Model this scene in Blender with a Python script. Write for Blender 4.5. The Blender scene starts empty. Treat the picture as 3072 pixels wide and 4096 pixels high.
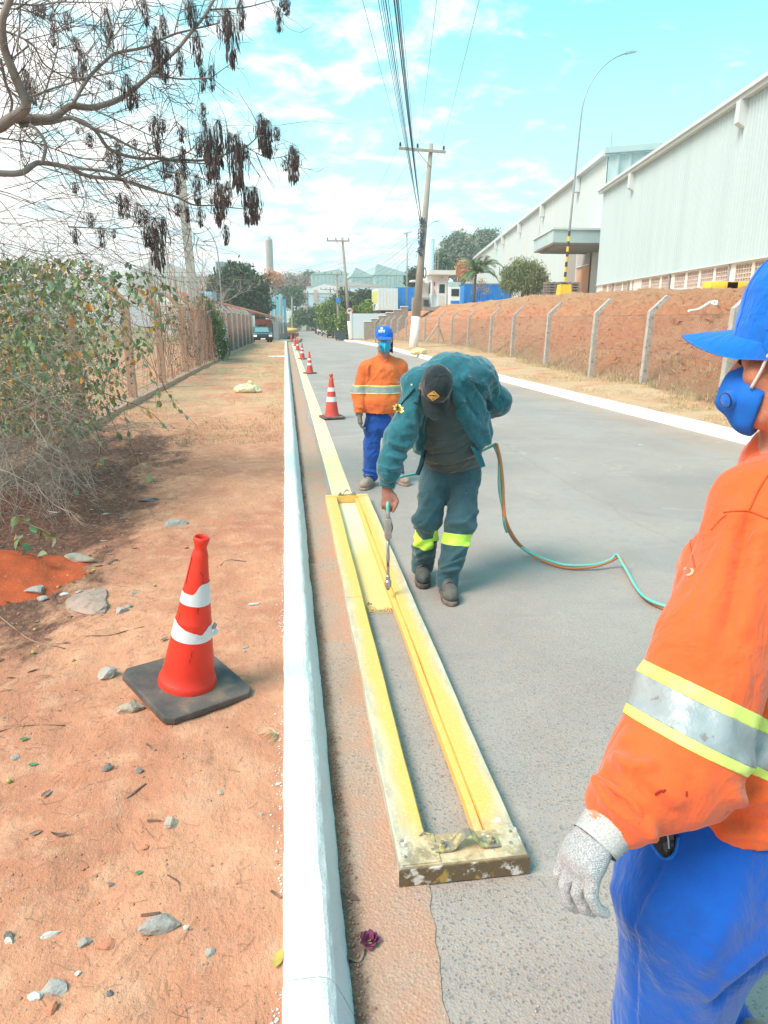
import bpy,bmesh,math,random
import numpy as np
from mathutils import Vector,Matrix,noise as mnoise
from mathutils.bvhtree import BVHTree
S=bpy.context.scene
COL=S.collection
# --- camera
CAMH=1.70;FPX=2800.0;TILT=math.radians(15.68);YAW=math.radians(7.77)
cam=bpy.data.cameras.new('camera');camo=bpy.data.objects.new('camera',cam);COL.objects.link(camo)
cam.sensor_fit='VERTICAL';cam.sensor_height=36.0;cam.lens=FPX/4096*36
cam.clip_start=0.05;cam.clip_end=3000
camo.location=(0,0,CAMH);camo.rotation_euler=(math.pi/2-TILT,0,-YAW)
S.camera=camo
# --- sun and sky
SUN_EL=math.radians(52);SUN_DIR=Vector((-0.80,-0.42,0)).normalized()
sv=Vector((SUN_DIR.x*math.cos(SUN_EL),SUN_DIR.y*math.cos(SUN_EL),math.sin(SUN_EL)))
sun=bpy.data.lights.new('sun','SUN');sun.energy=2.3;sun.angle=math.radians(26);sun.color=(1.0,.85,.75)
suno=bpy.data.objects.new('sun',sun);COL.objects.link(suno)
suno.rotation_euler=sv.to_track_quat('Z','Y').to_euler()
W=bpy.data.worlds.new('World');S.world=W;W.use_nodes=True
wn=W.node_tree.nodes;wl=W.node_tree.links;wn.clear()
out=wn.new('ShaderNodeOutputWorld');bg=wn.new('ShaderNodeBackground');wl.new(bg.outputs[0],out.inputs[0])
bg.inputs['Strength'].default_value=0.15
sky=wn.new('ShaderNodeTexSky');sky.sky_type='NISHITA';sky.sun_disc=False
sky.sun_elevation=SUN_EL;sky.sun_rotation=math.atan2(sv.x,sv.y);sky.air_density=1.2;sky.dust_density=2.0;sky.ozone_density=1.0
def wmath(op,a,b=None,c=None):
 n=wn.new('ShaderNodeMath');n.operation=op
 for i,v in enumerate((a,b,c)):
  if v is None:continue
  if isinstance(v,(int,float)):n.inputs[i].default_value=v
  else:wl.new(v,n.inputs[i])
 return n.outputs[0]
tc=wn.new('ShaderNodeTexCoord');sp=wn.new('ShaderNodeSeparateXYZ');wl.new(tc.outputs['Generated'],sp.inputs[0])
den=wmath('ADD',wmath('MAXIMUM',sp.outputs[2],0.0),0.22)
cx=wmath('DIVIDE',sp.outputs[0],den);cy=wmath('DIVIDE',sp.outputs[1],den)
cb=wn.new('ShaderNodeCombineXYZ');wl.new(cx,cb.inputs[0]);wl.new(cy,cb.inputs[1]);cb.inputs[2].default_value=3.7
def wnoise(scale,detail,rough,dist):
 n=wn.new('ShaderNodeTexNoise');wl.new(cb.outputs[0],n.inputs['Vector']);n.inputs['Scale'].default_value=scale
 n.inputs['Detail'].default_value=detail;n.inputs['Roughness'].default_value=rough;n.inputs['Distortion'].default_value=dist
 return n.outputs['Fac']
n1=wnoise(1.1,3,.5,.2);n2=wnoise(7.0,9,.62,.3)
lean=wmath('MULTIPLY',sp.outputs[0],-0.30)
mixn=wmath('ADD',wmath('ADD',wmath('MULTIPLY',n1,.38),wmath('MULTIPLY',n2,.74)),lean)
mixn=wmath('ADD',mixn,wmath('MULTIPLY',sp.outputs[2],-.26))
cr=wn.new('ShaderNodeMapRange');cr.interpolation_type='SMOOTHSTEP';wl.new(mixn,cr.inputs[0])
cr.inputs[1].default_value=.40;cr.inputs[2].default_value=.62
tint=wn.new('ShaderNodeMix');tint.data_type='RGBA';tint.blend_type='MULTIPLY';tint.inputs[0].default_value=1
wl.new(sky.outputs[0],tint.inputs[6]);tint.inputs[7].default_value=(0.42,1.62,1.42,1)
hz=wn.new('ShaderNodeMapRange');wl.new(sp.outputs[2],hz.inputs[0]);hz.inputs[1].default_value=0.0;hz.inputs[2].default_value=.50
hz.inputs[3].default_value=.92;hz.inputs[4].default_value=.04;hz.interpolation_type='SMOOTHSTEP'
cl_=wn.new('ShaderNodeMix');cl_.data_type='RGBA';cl_.inputs[0].default_value=.75;wl.new(tint.outputs[2],cl_.inputs[6]);cl_.inputs[7].default_value=(.42,2.65,3.35,1)
hm=wn.new('ShaderNodeMix');hm.data_type='RGBA';wl.new(hz.outputs[0],hm.inputs[0]);wl.new(cl_.outputs[2],hm.inputs[6]);hm.inputs[7].default_value=(3.1,4.1,4.2,1)
cm=wn.new('ShaderNodeMix');cm.data_type='RGBA';wl.new(wmath('MULTIPLY',cr.outputs[0],.85),cm.inputs[0]);wl.new(hm.outputs[2],cm.inputs[6]);cm.inputs[7].default_value=(5.0,4.5,4.2,1)
wl.new(cm.outputs[2],bg.inputs[0])
S.view_settings.view_transform='Standard';S.view_settings.look='None';S.view_settings.gamma=1.0;S.view_settings.use_curve_mapping=False
S.view_settings.exposure=1.12
S.cycles.max_bounces=6;S.cycles.transparent_max_bounces=8
# --- geometry helpers
RNG=np.random.RandomState(7);random.seed(7)
_fw=np.array([math.sin(YAW)*math.cos(TILT),math.cos(YAW)*math.cos(TILT),-math.sin(TILT)])
_rt=np.array([math.cos(YAW),-math.sin(YAW),0.]);_up=np.cross(_rt,_fw);_C=np.array([0,0,CAMH])
def ray(px,py):return _fw+_rt*((px-1536)/FPX)+_up*((2048-py)/FPX)
def at(px,py,Y):r=ray(px,py);return _C+r*(Y/r[1])
def atw(px,py,w):return _C+ray(px,py)*w
def gz(px,py,z=0.):r=ray(px,py);return _C+r*((z-CAMH)/r[2])
_py=[-50,12,45,60,75,100,160,400,3000];_pz=[0,0,-.21,-.45,-.95,-1.5,-2.0,-3.2,-6]
def zr(y):return np.interp(y,_py,_pz)
def gp(px,py,dz=0.):
 r=ray(px,py);ts=np.geomspace(.3,1500,6000);v=CAMH+r[2]*ts-(zr(r[1]*ts)+dz)
 i=int(np.argmax(v<0));return _C+r*ts[i]
_perm=np.random.RandomState(11).rand(64,64,64).astype(np.float32)
def vn(p):
 p=np.asarray(p,np.float32);i=np.floor(p).astype(int);f=p-i;f=f*f*(3-2*f)
 i0=i&63;i1=(i+1)&63;r=0
 for a in(0,1):
  X=(i1 if a else i0)[...,0];wx=f[...,0]if a else 1-f[...,0]
  for b in(0,1):
   Y=(i1 if b else i0)[...,1];wy=f[...,1]if b else 1-f[...,1]
   for c in(0,1):
    Z=(i1 if c else i0)[...,2];wz=f[...,2]if c else 1-f[...,2]
    r=r+_perm[X,Y,Z]*wx*wy*wz
 return r*2-1
def fbm(p,o=4,g=.5):
 p=np.asarray(p,np.float32);r=0;a=1
 for k in range(o):r=r+a*vn(p*(2**k)+k*7.3);a*=g
 return r
def np_mesh(name,V,F,smooth=False):
 V=np.asarray(V,np.float32).reshape(-1,3);F=np.asarray(F,np.int32);k=F.shape[1]
 me=bpy.data.meshes.new(name);me.vertices.add(len(V));me.vertices.foreach_set('co',V.ravel())
 me.loops.add(F.size);me.loops.foreach_set('vertex_index',F.ravel())
 me.polygons.add(len(F));me.polygons.foreach_set('loop_start',np.arange(0,F.size,k,dtype=np.int32))
 me.polygons.foreach_set('loop_total',np.full(len(F),k,np.int32))
 if smooth:me.polygons.foreach_set('use_smooth',np.ones(len(F),bool))
 me.update(calc_edges=True);me.validate();return me
def root_loc(o):
 l=Vector((0,0,0))
 while o is not None:l=l+o.location;o=o.parent
 return l
def tag(o,label=None,cat=None,group=None,kind=None):
 if label:o['label']=label
 if cat:o['category']=cat
 if group:o['group']=group
 if kind:o['kind']=kind
 return o
def thing(name,label,cat,loc=(0,0,0),group=None,rz=0):
 o=bpy.data.objects.new(name,None);COL.objects.link(o);o.location=loc;o.rotation_euler=(0,0,rz);o.empty_display_size=.1
 return tag(o,label,cat,group)
def link(name,me,m,parent=None,loc=None):
 o=bpy.data.objects.new(name,me);COL.objects.link(o)
 if m is not None:me.materials.clear();me.materials.append(m)
 if parent is not None:o.parent=parent
 if loc is not None:o.location=loc
 return o
def recenter(me,off):
 me.transform(Matrix.Translation(-Vector(off)))
def world(name,me,m,parent=None,base=None):
 """mesh given in world coordinates -> object under its (unrotated) thing, or top-level with origin at base"""
 if parent is not None:recenter(me,root_loc(parent));return link(name,me,m,parent)
 if base is None:
  n=len(me.vertices);a=np.empty(n*3,np.float32);me.vertices.foreach_get('co',a);a=a.reshape(-1,3)
  base=Vector(((a[:,0].min()+a[:,0].max())/2,(a[:,1].min()+a[:,1].max())/2,a[:,2].min()))
 recenter(me,base);return link(name,me,m,None,base)
class MB:
 def __init__(s):s.v=[];s.f=[]
 def add(s,vs,fs):
  n=len(s.v);s.v+=[tuple(map(float,v))for v in vs];s.f+=[tuple(i+n for i in f)for f in fs];return s
 def box(s,c,h,R=None,top=1.0):
  vs=[]
  for z in(-1,1):
   k=top if z>0 else 1
   for x,y in((-1,-1),(1,-1),(1,1),(-1,1)):vs.append(Vector((x*h[0]*k,y*h[1]*k,z*h[2])))
  if R is not None:vs=[R@v for v in vs]
  c=Vector(c);return s.add([v+c for v in vs],[(3,2,1,0),(4,5,6,7),(0,1,5,4),(1,2,6,5),(2,3,7,6),(3,0,4,7)])
 def bx(s,x0,x1,y0,y1,z0,z1):return s.box(((x0+x1)/2,(y0+y1)/2,(z0+z1)/2),((x1-x0)/2,(y1-y0)/2,(z1-z0)/2))
 def tube(s,pts,r,n=6,cap=True):
  pts=[Vector(p)for p in pts];m=len(pts)
  rs=[r]*m if isinstance(r,(int,float))else[r[0]+(r[1]-r[0])*i/(m-1)for i in range(m)]if len(r)==2 and m!=2 else list(r)
  vs=[];side=None
  for i,p in enumerate(pts):
   d=(pts[min(i+1,m-1)]-pts[max(i-1,0)])
   if d.length<1e-9:d=Vector((0,0,1))
   d.normalize()
   if side is None:side=d.orthogonal().normalized()
   side=side-d*side.dot(d)
   if side.length<1e-6:side=d.orthogonal()
   side.normalize();b=d.cross(side)
   for k in range(n):
    a=2*math.pi*k/n;vs.append(p+(side*math.cos(a)+b*math.sin(a))*rs[i])
  fs=[(i*n+k,i*n+(k+1)%n,(i+1)*n+(k+1)%n,(i+1)*n+k)for i in range(m-1)for k in range(n)]
  if cap:fs+=[tuple(reversed(range(n))),tuple(range((m-1)*n,m*n))]
  return s.add(vs,fs)
 def lathe(s,prof,n=24,c=(0,0,0),M=None,cap=False):
  vs=[];c=Vector(c)
  for r,z in prof:
   for k in range(n):
    a=2*math.pi*k/n;v=Vector((r*math.cos(a),r*math.sin(a),z))
    if M is not None:v=M@v
    vs.append(v+c)
  m=len(prof);fs=[(i*n+k,i*n+(k+1)%n,(i+1)*n+(k+1)%n,(i+1)*n+k)for i in range(m-1)for k in range(n)]
  if cap:fs+=[tuple(reversed(range(n))),tuple(range((m-1)*n,m*n))]
  return s.add(vs,fs)
 def prism(s,poly,a,b):
  """poly: list of 3D points (one face); extruded by vector b-a"""
  d=Vector(b)-Vector(a);n=len(poly);P=[Vector(p)for p in poly]
  return s.add(P+[p+d for p in P],[tuple(reversed(range(n))),tuple(range(n,2*n))]+[(i,(i+1)%n,n+(i+1)%n,n+i)for i in range(n)])
 def blob(s,c,r,M=None,k=0,rough=.0,seed=0):
  bm=bmesh.new();bmesh.ops.create_icosphere(bm,subdivisions=k+1,radius=1)
  vs=[]
  for v in bm.verts:
   q=v.co.copy()
   if rough:q*=1+rough*mnoise.noise(q*1.3+Vector((seed*3.1,seed,0)))
   q=Vector((q.x*r[0],q.y*r[1],q.z*r[2]))
   if M is not None:q=M@q
   vs.append(q+Vector(c))
  s.add(vs,[tuple(v.index for v in f.verts)for f in bm.faces]);bm.free();return s
 def mesh(s,name,smooth=False):
  me=bpy.data.meshes.new(name);me.from_pydata(s.v,[],s.f);me.update()
  bm=bmesh.new();bm.from_mesh(me);bmesh.ops.recalc_face_normals(bm,faces=bm.faces);bm.to_mesh(me);bm.free()
  if smooth:
   me.polygons.foreach_set('use_smooth',np.ones(len(me.polygons),bool))
  return me
 def part(s,name,m,parent=None,smooth=False):return link(name,s.mesh(name,smooth),m,parent)
 def wpart(s,name,m,parent=None,smooth=False,base=None):return world(name,s.mesh(name,smooth),m,parent,base)
def dup(root,loc=None,rz=None,label=None,group=None):
 r=root.copy();COL.objects.link(r)
 if loc is not None:r.location=loc
 if rz is not None:r.rotation_euler=(0,0,rz)
 if label:r['label']=label
 if group:r['group']=group
 for ch in list(root.children):
  c=ch.copy();COL.objects.link(c);c.parent=r
  for g in list(ch.children):
   d=g.copy();COL.objects.link(d);d.parent=c
 return r
def bevel(o,w=.01,seg=2):
 bm=bmesh.new();bm.from_mesh(o.data);bmesh.ops.remove_doubles(bm,verts=bm.verts,dist=1e-5)
 bmesh.ops.bevel(bm,geom=list(bm.edges),offset=w,segments=seg,affect='EDGES',profile=.6,clamp_overlap=True)
 bm.to_mesh(o.data);bm.free();o.data.polygons.foreach_set('use_smooth',np.ones(len(o.data.polygons),bool));return o
 # --- materials
def mat(name,c,rough=.7,c2=None,scale=5.,detail=5,lo=.35,hi=.65,bump=0.,bscale=None,metal=0.,spec=.35,stretch=(1,1,1),alpha=1.,c3=None,s3=30.,lo3=.6,hi3=.7,dist=0.,trans=0.,sheen=0.,emit=None,bdist=.01,coat=0.):
 m=bpy.data.materials.new(name);m.use_nodes=True;N=m.node_tree.nodes;L=m.node_tree.links
 b=N['Principled BSDF'];b.inputs['Roughness'].default_value=rough;b.inputs['Metallic'].default_value=metal
 b.inputs['Specular IOR Level'].default_value=spec;b.inputs['Base Color'].default_value=(*c,1)
 if sheen:b.inputs['Sheen Weight'].default_value=sheen
 if trans:b.inputs['Transmission Weight'].default_value=trans
 if coat:b.inputs['Coat Weight'].default_value=coat
 if alpha<1:b.inputs['Alpha'].default_value=alpha
 tcn=N.new('ShaderNodeTexCoord');mp=N.new('ShaderNodeMapping');L.new(tcn.outputs['Object'],mp.inputs[0]);mp.inputs['Scale'].default_value=stretch
 def nz(sc,dt,ro=.55,di=0.):
  n=N.new('ShaderNodeTexNoise');n.inputs['Scale'].default_value=sc;n.inputs['Detail'].default_value=dt;n.inputs['Roughness'].default_value=ro
  n.inputs['Distortion'].default_value=di;L.new(mp.outputs[0],n.inputs['Vector']);return n
 cur=None
 if c2 is not None:
  n=nz(scale,detail,.6,dist);r=N.new('ShaderNodeMapRange');L.new(n.outputs[0],r.inputs[0]);r.inputs[1].default_value=lo;r.inputs[2].default_value=hi
  x=N.new('ShaderNodeMix');x.data_type='RGBA';L.new(r.outputs[0],x.inputs[0]);x.inputs[6].default_value=(*c,1);x.inputs[7].default_value=(*c2,1);cur=x.outputs[2]
 if c3 is not None:
  n=nz(s3,4,.6);r=N.new('ShaderNodeMapRange');L.new(n.outputs[0],r.inputs[0]);r.inputs[1].default_value=lo3;r.inputs[2].default_value=hi3
  x=N.new('ShaderNodeMix');x.data_type='RGBA';L.new(r.outputs[0],x.inputs[0])
  if cur is not None:L.new(cur,x.inputs[6])
  else:x.inputs[6].default_value=(*c,1)
  x.inputs[7].default_value=(*c3,1);cur=x.outputs[2]
 if cur is not None:L.new(cur,b.inputs['Base Color'])
 if bump:
  n=nz(bscale or scale*4,6,.65);bp=N.new('ShaderNodeBump');bp.inputs['Strength'].default_value=bump;bp.inputs['Distance'].default_value=bdist
  L.new(n.outputs[0],bp.inputs['Height']);L.new(bp.outputs[0],b.inputs['Normal'])
 return m
class NT:
 """small node builder on a material"""
 def __init__(s,m):s.m=m;s.N=m.node_tree.nodes;s.L=m.node_tree.links;s.b=s.N['Principled BSDF']
 def sock(s,n,i,v):
  if isinstance(v,(int,float)):n.inputs[i].default_value=v
  elif isinstance(v,tuple):n.inputs[i].default_value=(*v,1)if len(v)==3 and n.inputs[i].type=='RGBA' else v
  else:s.L.new(v,n.inputs[i])
 def math(s,op,a,b=None,clamp=False):
  n=s.N.new('ShaderNodeMath');n.operation=op;n.use_clamp=clamp;s.sock(n,0,a)
  if b is not None:s.sock(n,1,b)
  return n.outputs[0]
 def noise(s,vec,sc,dt=5,ro=.6,di=0.):
  n=s.N.new('ShaderNodeTexNoise');s.L.new(vec,n.inputs['Vector']);n.inputs['Scale'].default_value=sc;n.inputs['Detail'].default_value=dt
  n.inputs['Roughness'].default_value=ro;n.inputs['Distortion'].default_value=di;return n.outputs[0]
 def voro(s,vec,sc,feat='F1'):
  n=s.N.new('ShaderNodeTexVoronoi');n.feature=feat;s.L.new(vec,n.inputs['Vector']);n.inputs['Scale'].default_value=sc;return n
 def ramp(s,v,a,b,c=0.,d=1.,smooth=True):
  n=s.N.new('ShaderNodeMapRange');s.sock(n,0,v);n.inputs[1].default_value=a;n.inputs[2].default_value=b;n.inputs[3].default_value=c;n.inputs[4].default_value=d
  if smooth:n.interpolation_type='SMOOTHSTEP'
  return n.outputs[0]
 def mix(s,f,a,b,bt='MIX'):
  n=s.N.new('ShaderNodeMix');n.data_type='RGBA';n.blend_type=bt;s.sock(n,0,f);s.sock(n,6,a);s.sock(n,7,b);return n.outputs[2]
 def geo(s):return s.N.new('ShaderNodeNewGeometry').outputs['Position']
 def obj(s):return s.N.new('ShaderNodeTexCoord').outputs['Object']
 def sep(s,v):n=s.N.new('ShaderNodeSeparateXYZ');s.L.new(v,n.inputs[0]);return n.outputs
 def scl(s,v,k):
  n=s.N.new('ShaderNodeMapping');s.L.new(v,n.inputs[0]);n.inputs['Scale'].default_value=k;return n.outputs[0]
 def bump(s,h,st=.5,d=.01,prev=None):
  n=s.N.new('ShaderNodeBump');n.inputs['Strength'].default_value=st;n.inputs['Distance'].default_value=d;s.L.new(h,n.inputs['Height'])
  if prev is not None:s.L.new(prev,n.inputs['Normal'])
  return n.outputs[0]
 def out(s,col=None,nrm=None,rough=None):
  if col is not None:s.L.new(col,s.b.inputs['Base Color'])
  if nrm is not None:s.L.new(nrm,s.b.inputs['Normal'])
  if rough is not None:s.sock(s.b,'Roughness',rough)
  return s.m
  # === setting
def KX(y):return np.interp(y,[0,3,8,12,19,30,40,54,65,85,105,140,170,210,240],[6.5,6.4,6.22,5.99,5.82,5.9,5.9,5.75,5.9,6.8,8.0,8.0,7.4,7.0,6.0])
def LX(y):return np.interp(y,[0,62,75,120,170,210,240],[.11,.11,.3,1.6,2.0,.6,-3])
FENCE=([0,8,11,15.5,18,22,28,31.6,38.4,43,48,60,75,90],[6.9,7.1,7.35,8.1,7.95,8.24,9.05,9.25,9.85,10.05,9.95,9.6,9.5,9.8])
def FX(y):return np.interp(y,*FENCE)
def TX(y):return np.interp(y,[0,12,21,26.5,36,46,59,67,90,130],[12.6,13.2,13.6,14.0,14.8,15.3,15.2,14.4,15,16])
def TZ(y):return np.interp(y,[0,21,26.5,36,46,59,67,90,130],[2.45,2.5,2.66,2.78,2.86,2.7,2.6,2.2,1.6])
def mix3(a,b,t):return tuple(x*(1-t)+y*t for x,y in zip(a,b))
# --- materials of the ground
def dirt_material(name,right=False):
 t=NT(mat(name,(.5,.3,.18),.95,spec=.1));p=t.geo();x,y,z=t.sep(p)
 a=t.noise(p,1.3,6,.62,.3);b=t.noise(p,7,6,.65);c=t.noise(t.scl(p,(1,.5,1)),40,5,.7);d=t.noise(p,150,3,.7)
 col=t.mix(t.ramp(a,.38,.62),(.62,.285,.17),(.50,.205,.122))
 col=t.mix(t.math('MULTIPLY',t.ramp(b,.45,.7),.55),col,(.70,.39,.25))
 col=t.mix(t.math('MULTIPLY',t.ramp(c,.52,.68),.5),col,(.42,.20,.13))
 col=t.mix(t.math('MULTIPLY',t.ramp(d,.55,.72),.45),col,(.80,.47,.31))
 if not right:
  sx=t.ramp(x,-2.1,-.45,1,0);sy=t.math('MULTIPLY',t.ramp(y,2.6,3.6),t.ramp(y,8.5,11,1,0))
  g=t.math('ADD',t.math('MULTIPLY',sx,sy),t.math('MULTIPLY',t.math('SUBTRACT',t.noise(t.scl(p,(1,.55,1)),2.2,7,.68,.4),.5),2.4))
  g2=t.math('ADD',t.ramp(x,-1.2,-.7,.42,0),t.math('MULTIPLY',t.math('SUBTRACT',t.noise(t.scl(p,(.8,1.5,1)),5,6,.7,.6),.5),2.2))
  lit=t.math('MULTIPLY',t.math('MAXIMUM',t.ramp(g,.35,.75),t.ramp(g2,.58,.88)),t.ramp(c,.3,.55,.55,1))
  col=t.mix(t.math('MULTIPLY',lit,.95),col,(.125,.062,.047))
  gr=t.math('MULTIPLY',t.ramp(y,9,16),t.ramp(t.noise(t.scl(p,(1,.35,1)),1.4,5,.6),.38,.6))
  gr=t.math('MULTIPLY',gr,t.ramp(t.noise(p,30,4,.7),.3,.6,.4,1))
  col=t.mix(t.math('MULTIPLY',gr,.62),col,(.50,.42,.24))
 else:
  gr=t.math('MULTIPLY',t.ramp(t.noise(p,.9,6,.65,.3),.33,.55),t.ramp(t.noise(t.scl(p,(1,.5,1)),25,5,.75),.3,.62,.45,1))
  col=t.mix(gr,col,(.56,.40,.25));col=t.mix(t.math('MULTIPLY',t.ramp(t.noise(p,12,5,.7),.55,.72),.6),col,(.26,.21,.12))
 h=t.math('ADD',t.math('MULTIPLY',b,.5),t.math('ADD',t.math('MULTIPLY',c,.35),t.math('MULTIPLY',d,.12)))
 return t.out(col,t.bump(h,.9,.03))
M={}
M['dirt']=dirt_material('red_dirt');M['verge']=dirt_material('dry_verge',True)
t=NT(mat('asphalt',(.2,.2,.2),.9,spec=.2));p=t.geo();x,y,z=t.sep(p)
v=t.voro(p,150);vv=t.voro(p,240);n=t.noise(p,.6,5,.6,.5);n2=t.noise(p,9,6,.7)
col=t.mix(t.ramp(n,.35,.65),(.345,.285,.255),(.40,.335,.30));col=t.mix(t.math('MULTIPLY',t.ramp(n2,.45,.75),.4),col,(.26,.25,.245))
vc=t.sep(v.outputs['Color'])[0];col=t.mix(t.math('MULTIPLY',t.ramp(vc,.78,.95),t.ramp(y,1.5,5,.55,.05)),col,(.12,.125,.125))
col=t.mix(t.math('MULTIPLY',t.ramp(vc,.0,.14,1,0),.35),col,(.46,.42,.38))
sand=t.math('MULTIPLY',t.ramp(t.noise(p,55,5,.75),.52,.66),t.math('MULTIPLY',t.ramp(y,1.5,8,.75,.12),t.ramp(t.noise(p,2.2,4,.6),.3,.6,.35,1)))
col=t.mix(sand,col,(.50,.31,.20))
edge=t.math('MULTIPLY',t.ramp(x,4.6,6.0),t.ramp(t.noise(p,3,5,.6),.3,.6));col=t.mix(t.math('MULTIPLY',edge,.4),col,(.5,.3,.19))
cr_a=t.voro(t.scl(p,(1,.4,1)),.55,'DISTANCE_TO_EDGE').outputs['Distance']if False else None
col=t.mix(t.math('MULTIPLY',t.ramp(t.noise(t.scl(p,(.9,.06,1)),2.2,3,.5),.5,.7),.25),col,(.36,.355,.35))
col=t.mix(t.ramp(t.noise(p,4.3,3,.5),.735,.76),col,(.50,.49,.47))
seal=t.math('ABSOLUTE',t.math('SUBTRACT',t.math('ADD',x,t.math('MULTIPLY',t.noise(p,.7,6,.7),.5)),3.15));col=t.mix(t.math('MULTIPLY',t.ramp(seal,.006,.02,1,0),.15),col,(.17,.16,.155))
col=t.mix(t.math('MULTIPLY',t.ramp(t.noise(t.scl(p,(.5,.9,1)),.8,4,.6,1.),.52,.60),.22),col,(.22,.21,.205));col=t.mix(t.math('MULTIPLY',t.ramp(t.noise(p,1.7,5,.65,1.),.60,.68),.35),col,(.50,.43,.38))
h=t.math('ADD',t.math('MULTIPLY',v.outputs['Distance'],1.6),t.math('MULTIPLY',t.noise(p,120,4,.7),.8))
M['asphalt']=t.out(col,t.bump(h,.45,.0035))
t=NT(mat('gutter_concrete',(.35,.2,.14),.92,spec=.15));p=t.geo();x,y,z=t.sep(p)
v=t.voro(p,105);vc=t.sep(v.outputs['Color'])[0];n=t.noise(p,2.5,6,.65,.4)
col=t.mix(t.ramp(n,.36,.6),(.50,.265,.18),(.44,.30,.23))
col=t.mix(t.math('MULTIPLY',t.math('MULTIPLY',t.ramp(vc,.80,.95),t.ramp(n,.45,.6)),.6),col,(.18,.17,.165))
col=t.mix(t.math('MULTIPLY',t.ramp(vc,.0,.1,1,0),.3),col,(.6,.45,.33))
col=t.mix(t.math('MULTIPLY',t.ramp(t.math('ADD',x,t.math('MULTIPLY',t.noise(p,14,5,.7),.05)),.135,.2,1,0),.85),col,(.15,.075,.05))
col=t.mix(t.math('MULTIPLY',t.ramp(t.noise(p,140,4,.7),.5,.66),.4),col,(.66,.42,.30))
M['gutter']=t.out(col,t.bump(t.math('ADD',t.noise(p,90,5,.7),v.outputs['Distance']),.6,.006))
def paint(name,c,wear,under,k=40):
 t=NT(mat(name,c,.75,spec=.25));p=t.geo();n=t.noise(p,k,5,.7);n2=t.noise(p,3,5,.6);n3=t.noise(p,260,3,.6)
 col=t.mix(t.math('MULTIPLY',t.ramp(n2,.4,.65),.35),c,tuple(min(1,q*1.1+.05)for q in c))
 col=t.mix(t.math('MULTIPLY',t.ramp(n,wear,wear+.12),.55),col,under);col=t.mix(t.math('MULTIPLY',t.ramp(n3,.58,.7),.25),col,under)
 return t.out(col,t.bump(t.math('ADD',n3,t.noise(p,90,4,.6)),.5,.004))
M['yellow_line']=paint('dry_yellow_paint',(.86,.62,.27),.42,(.90,.80,.58))
def whitewash():
 t=NT(mat('whitewash',(.8,.79,.77),.9,spec=.12));p=t.geo();x,y,z=t.sep(p)
 n=t.noise(p,3,6,.65,.3);f=t.noise(p,70,5,.75);g=t.noise(p,200,3,.6)
 col=t.mix(t.math('MULTIPLY',t.ramp(n,.45,.7),.5),(.82,.78,.75),(.80,.69,.61))
 col=t.mix(t.math('MULTIPLY',t.ramp(f,.61,.69),.8),col,(.52,.33,.24));col=t.mix(t.math('MULTIPLY',t.ramp(t.noise(p,9,5,.7),.68,.74),.8),col,(.48,.40,.34))
 return t.out(col,t.bump(t.math('ADD',f,t.math('MULTIPLY',n,2)),.8,.008))
M['whitewash']=whitewash()
# --- great ground sheet out to the horizon
ys=np.concatenate([[-200,-20,-5,0,12,30,60,75,100,130,160,250,400,600,800]]);xs=np.array([-800,-300,-60,-8.05,-7.9,30,60,300,800.])
V=[(x,y,zr(y)-.16)for y in ys for x in xs]
nx=len(xs);F=[(j*nx+i,j*nx+i+1,(j+1)*nx+i+1,(j+1)*nx+i)for j in range(len(ys)-1)for i in range(nx-1)]
M['field']=mat('dry_field',(.36,.26,.14),.95,(.30,.27,.13),.05,6,bump=.4,bscale=3,spec=.1,bdist=.05)
tag(world('ground',np_mesh('ground',V,F),M['field'],base=(0,0,0)),kind='structure')
# --- road
def ribbon(name,m,xa,xb,y0,y1,dz,nseg=200,nxs=2,wob=0,kind='structure',seed=0,parent=None,crown=0):
 yy=np.linspace(0,1,nseg+1);yy=y0+(y1-y0)*yy**1.7 if y1-y0>30 else y0+(y1-y0)*yy
 a=np.array([xa(y)for y in yy]);b=np.array([xb(y)for y in yy])
 if wob:
  b=b+fbm(np.stack([yy*2.2,yy*0+seed,yy*0],-1),7,.62)*wob
 V=[]
 for k in range(nxs):
  f=k/(nxs-1);V.append(np.stack([a*(1-f)+b*f,yy,zr(yy)+dz+crown*4*f*(1-f)],-1))
 V=np.stack(V,1).reshape(-1,3);j=np.arange(nseg)[:,None]*nxs+np.arange(nxs-1)[None]
 F=np.stack([j,j+1,j+nxs+1,j+nxs],-1).reshape(-1,4)
 o=world(name,np_mesh(name,V,F,True),m,parent,None if parent else(0,0,0))
 if kind:o['kind']=kind
 return o
ribbon('road',M['asphalt'],LX,lambda y:KX(y)+.02,-8,240,0,160,6)
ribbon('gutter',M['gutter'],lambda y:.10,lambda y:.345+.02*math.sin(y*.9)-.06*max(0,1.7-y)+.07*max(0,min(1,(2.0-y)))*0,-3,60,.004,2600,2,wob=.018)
ribbon('painted_line',M['yellow_line'],lambda y:.392+.0004*y,lambda y:.592+.0004*y,6.36,54,.006,100,2)
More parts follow.
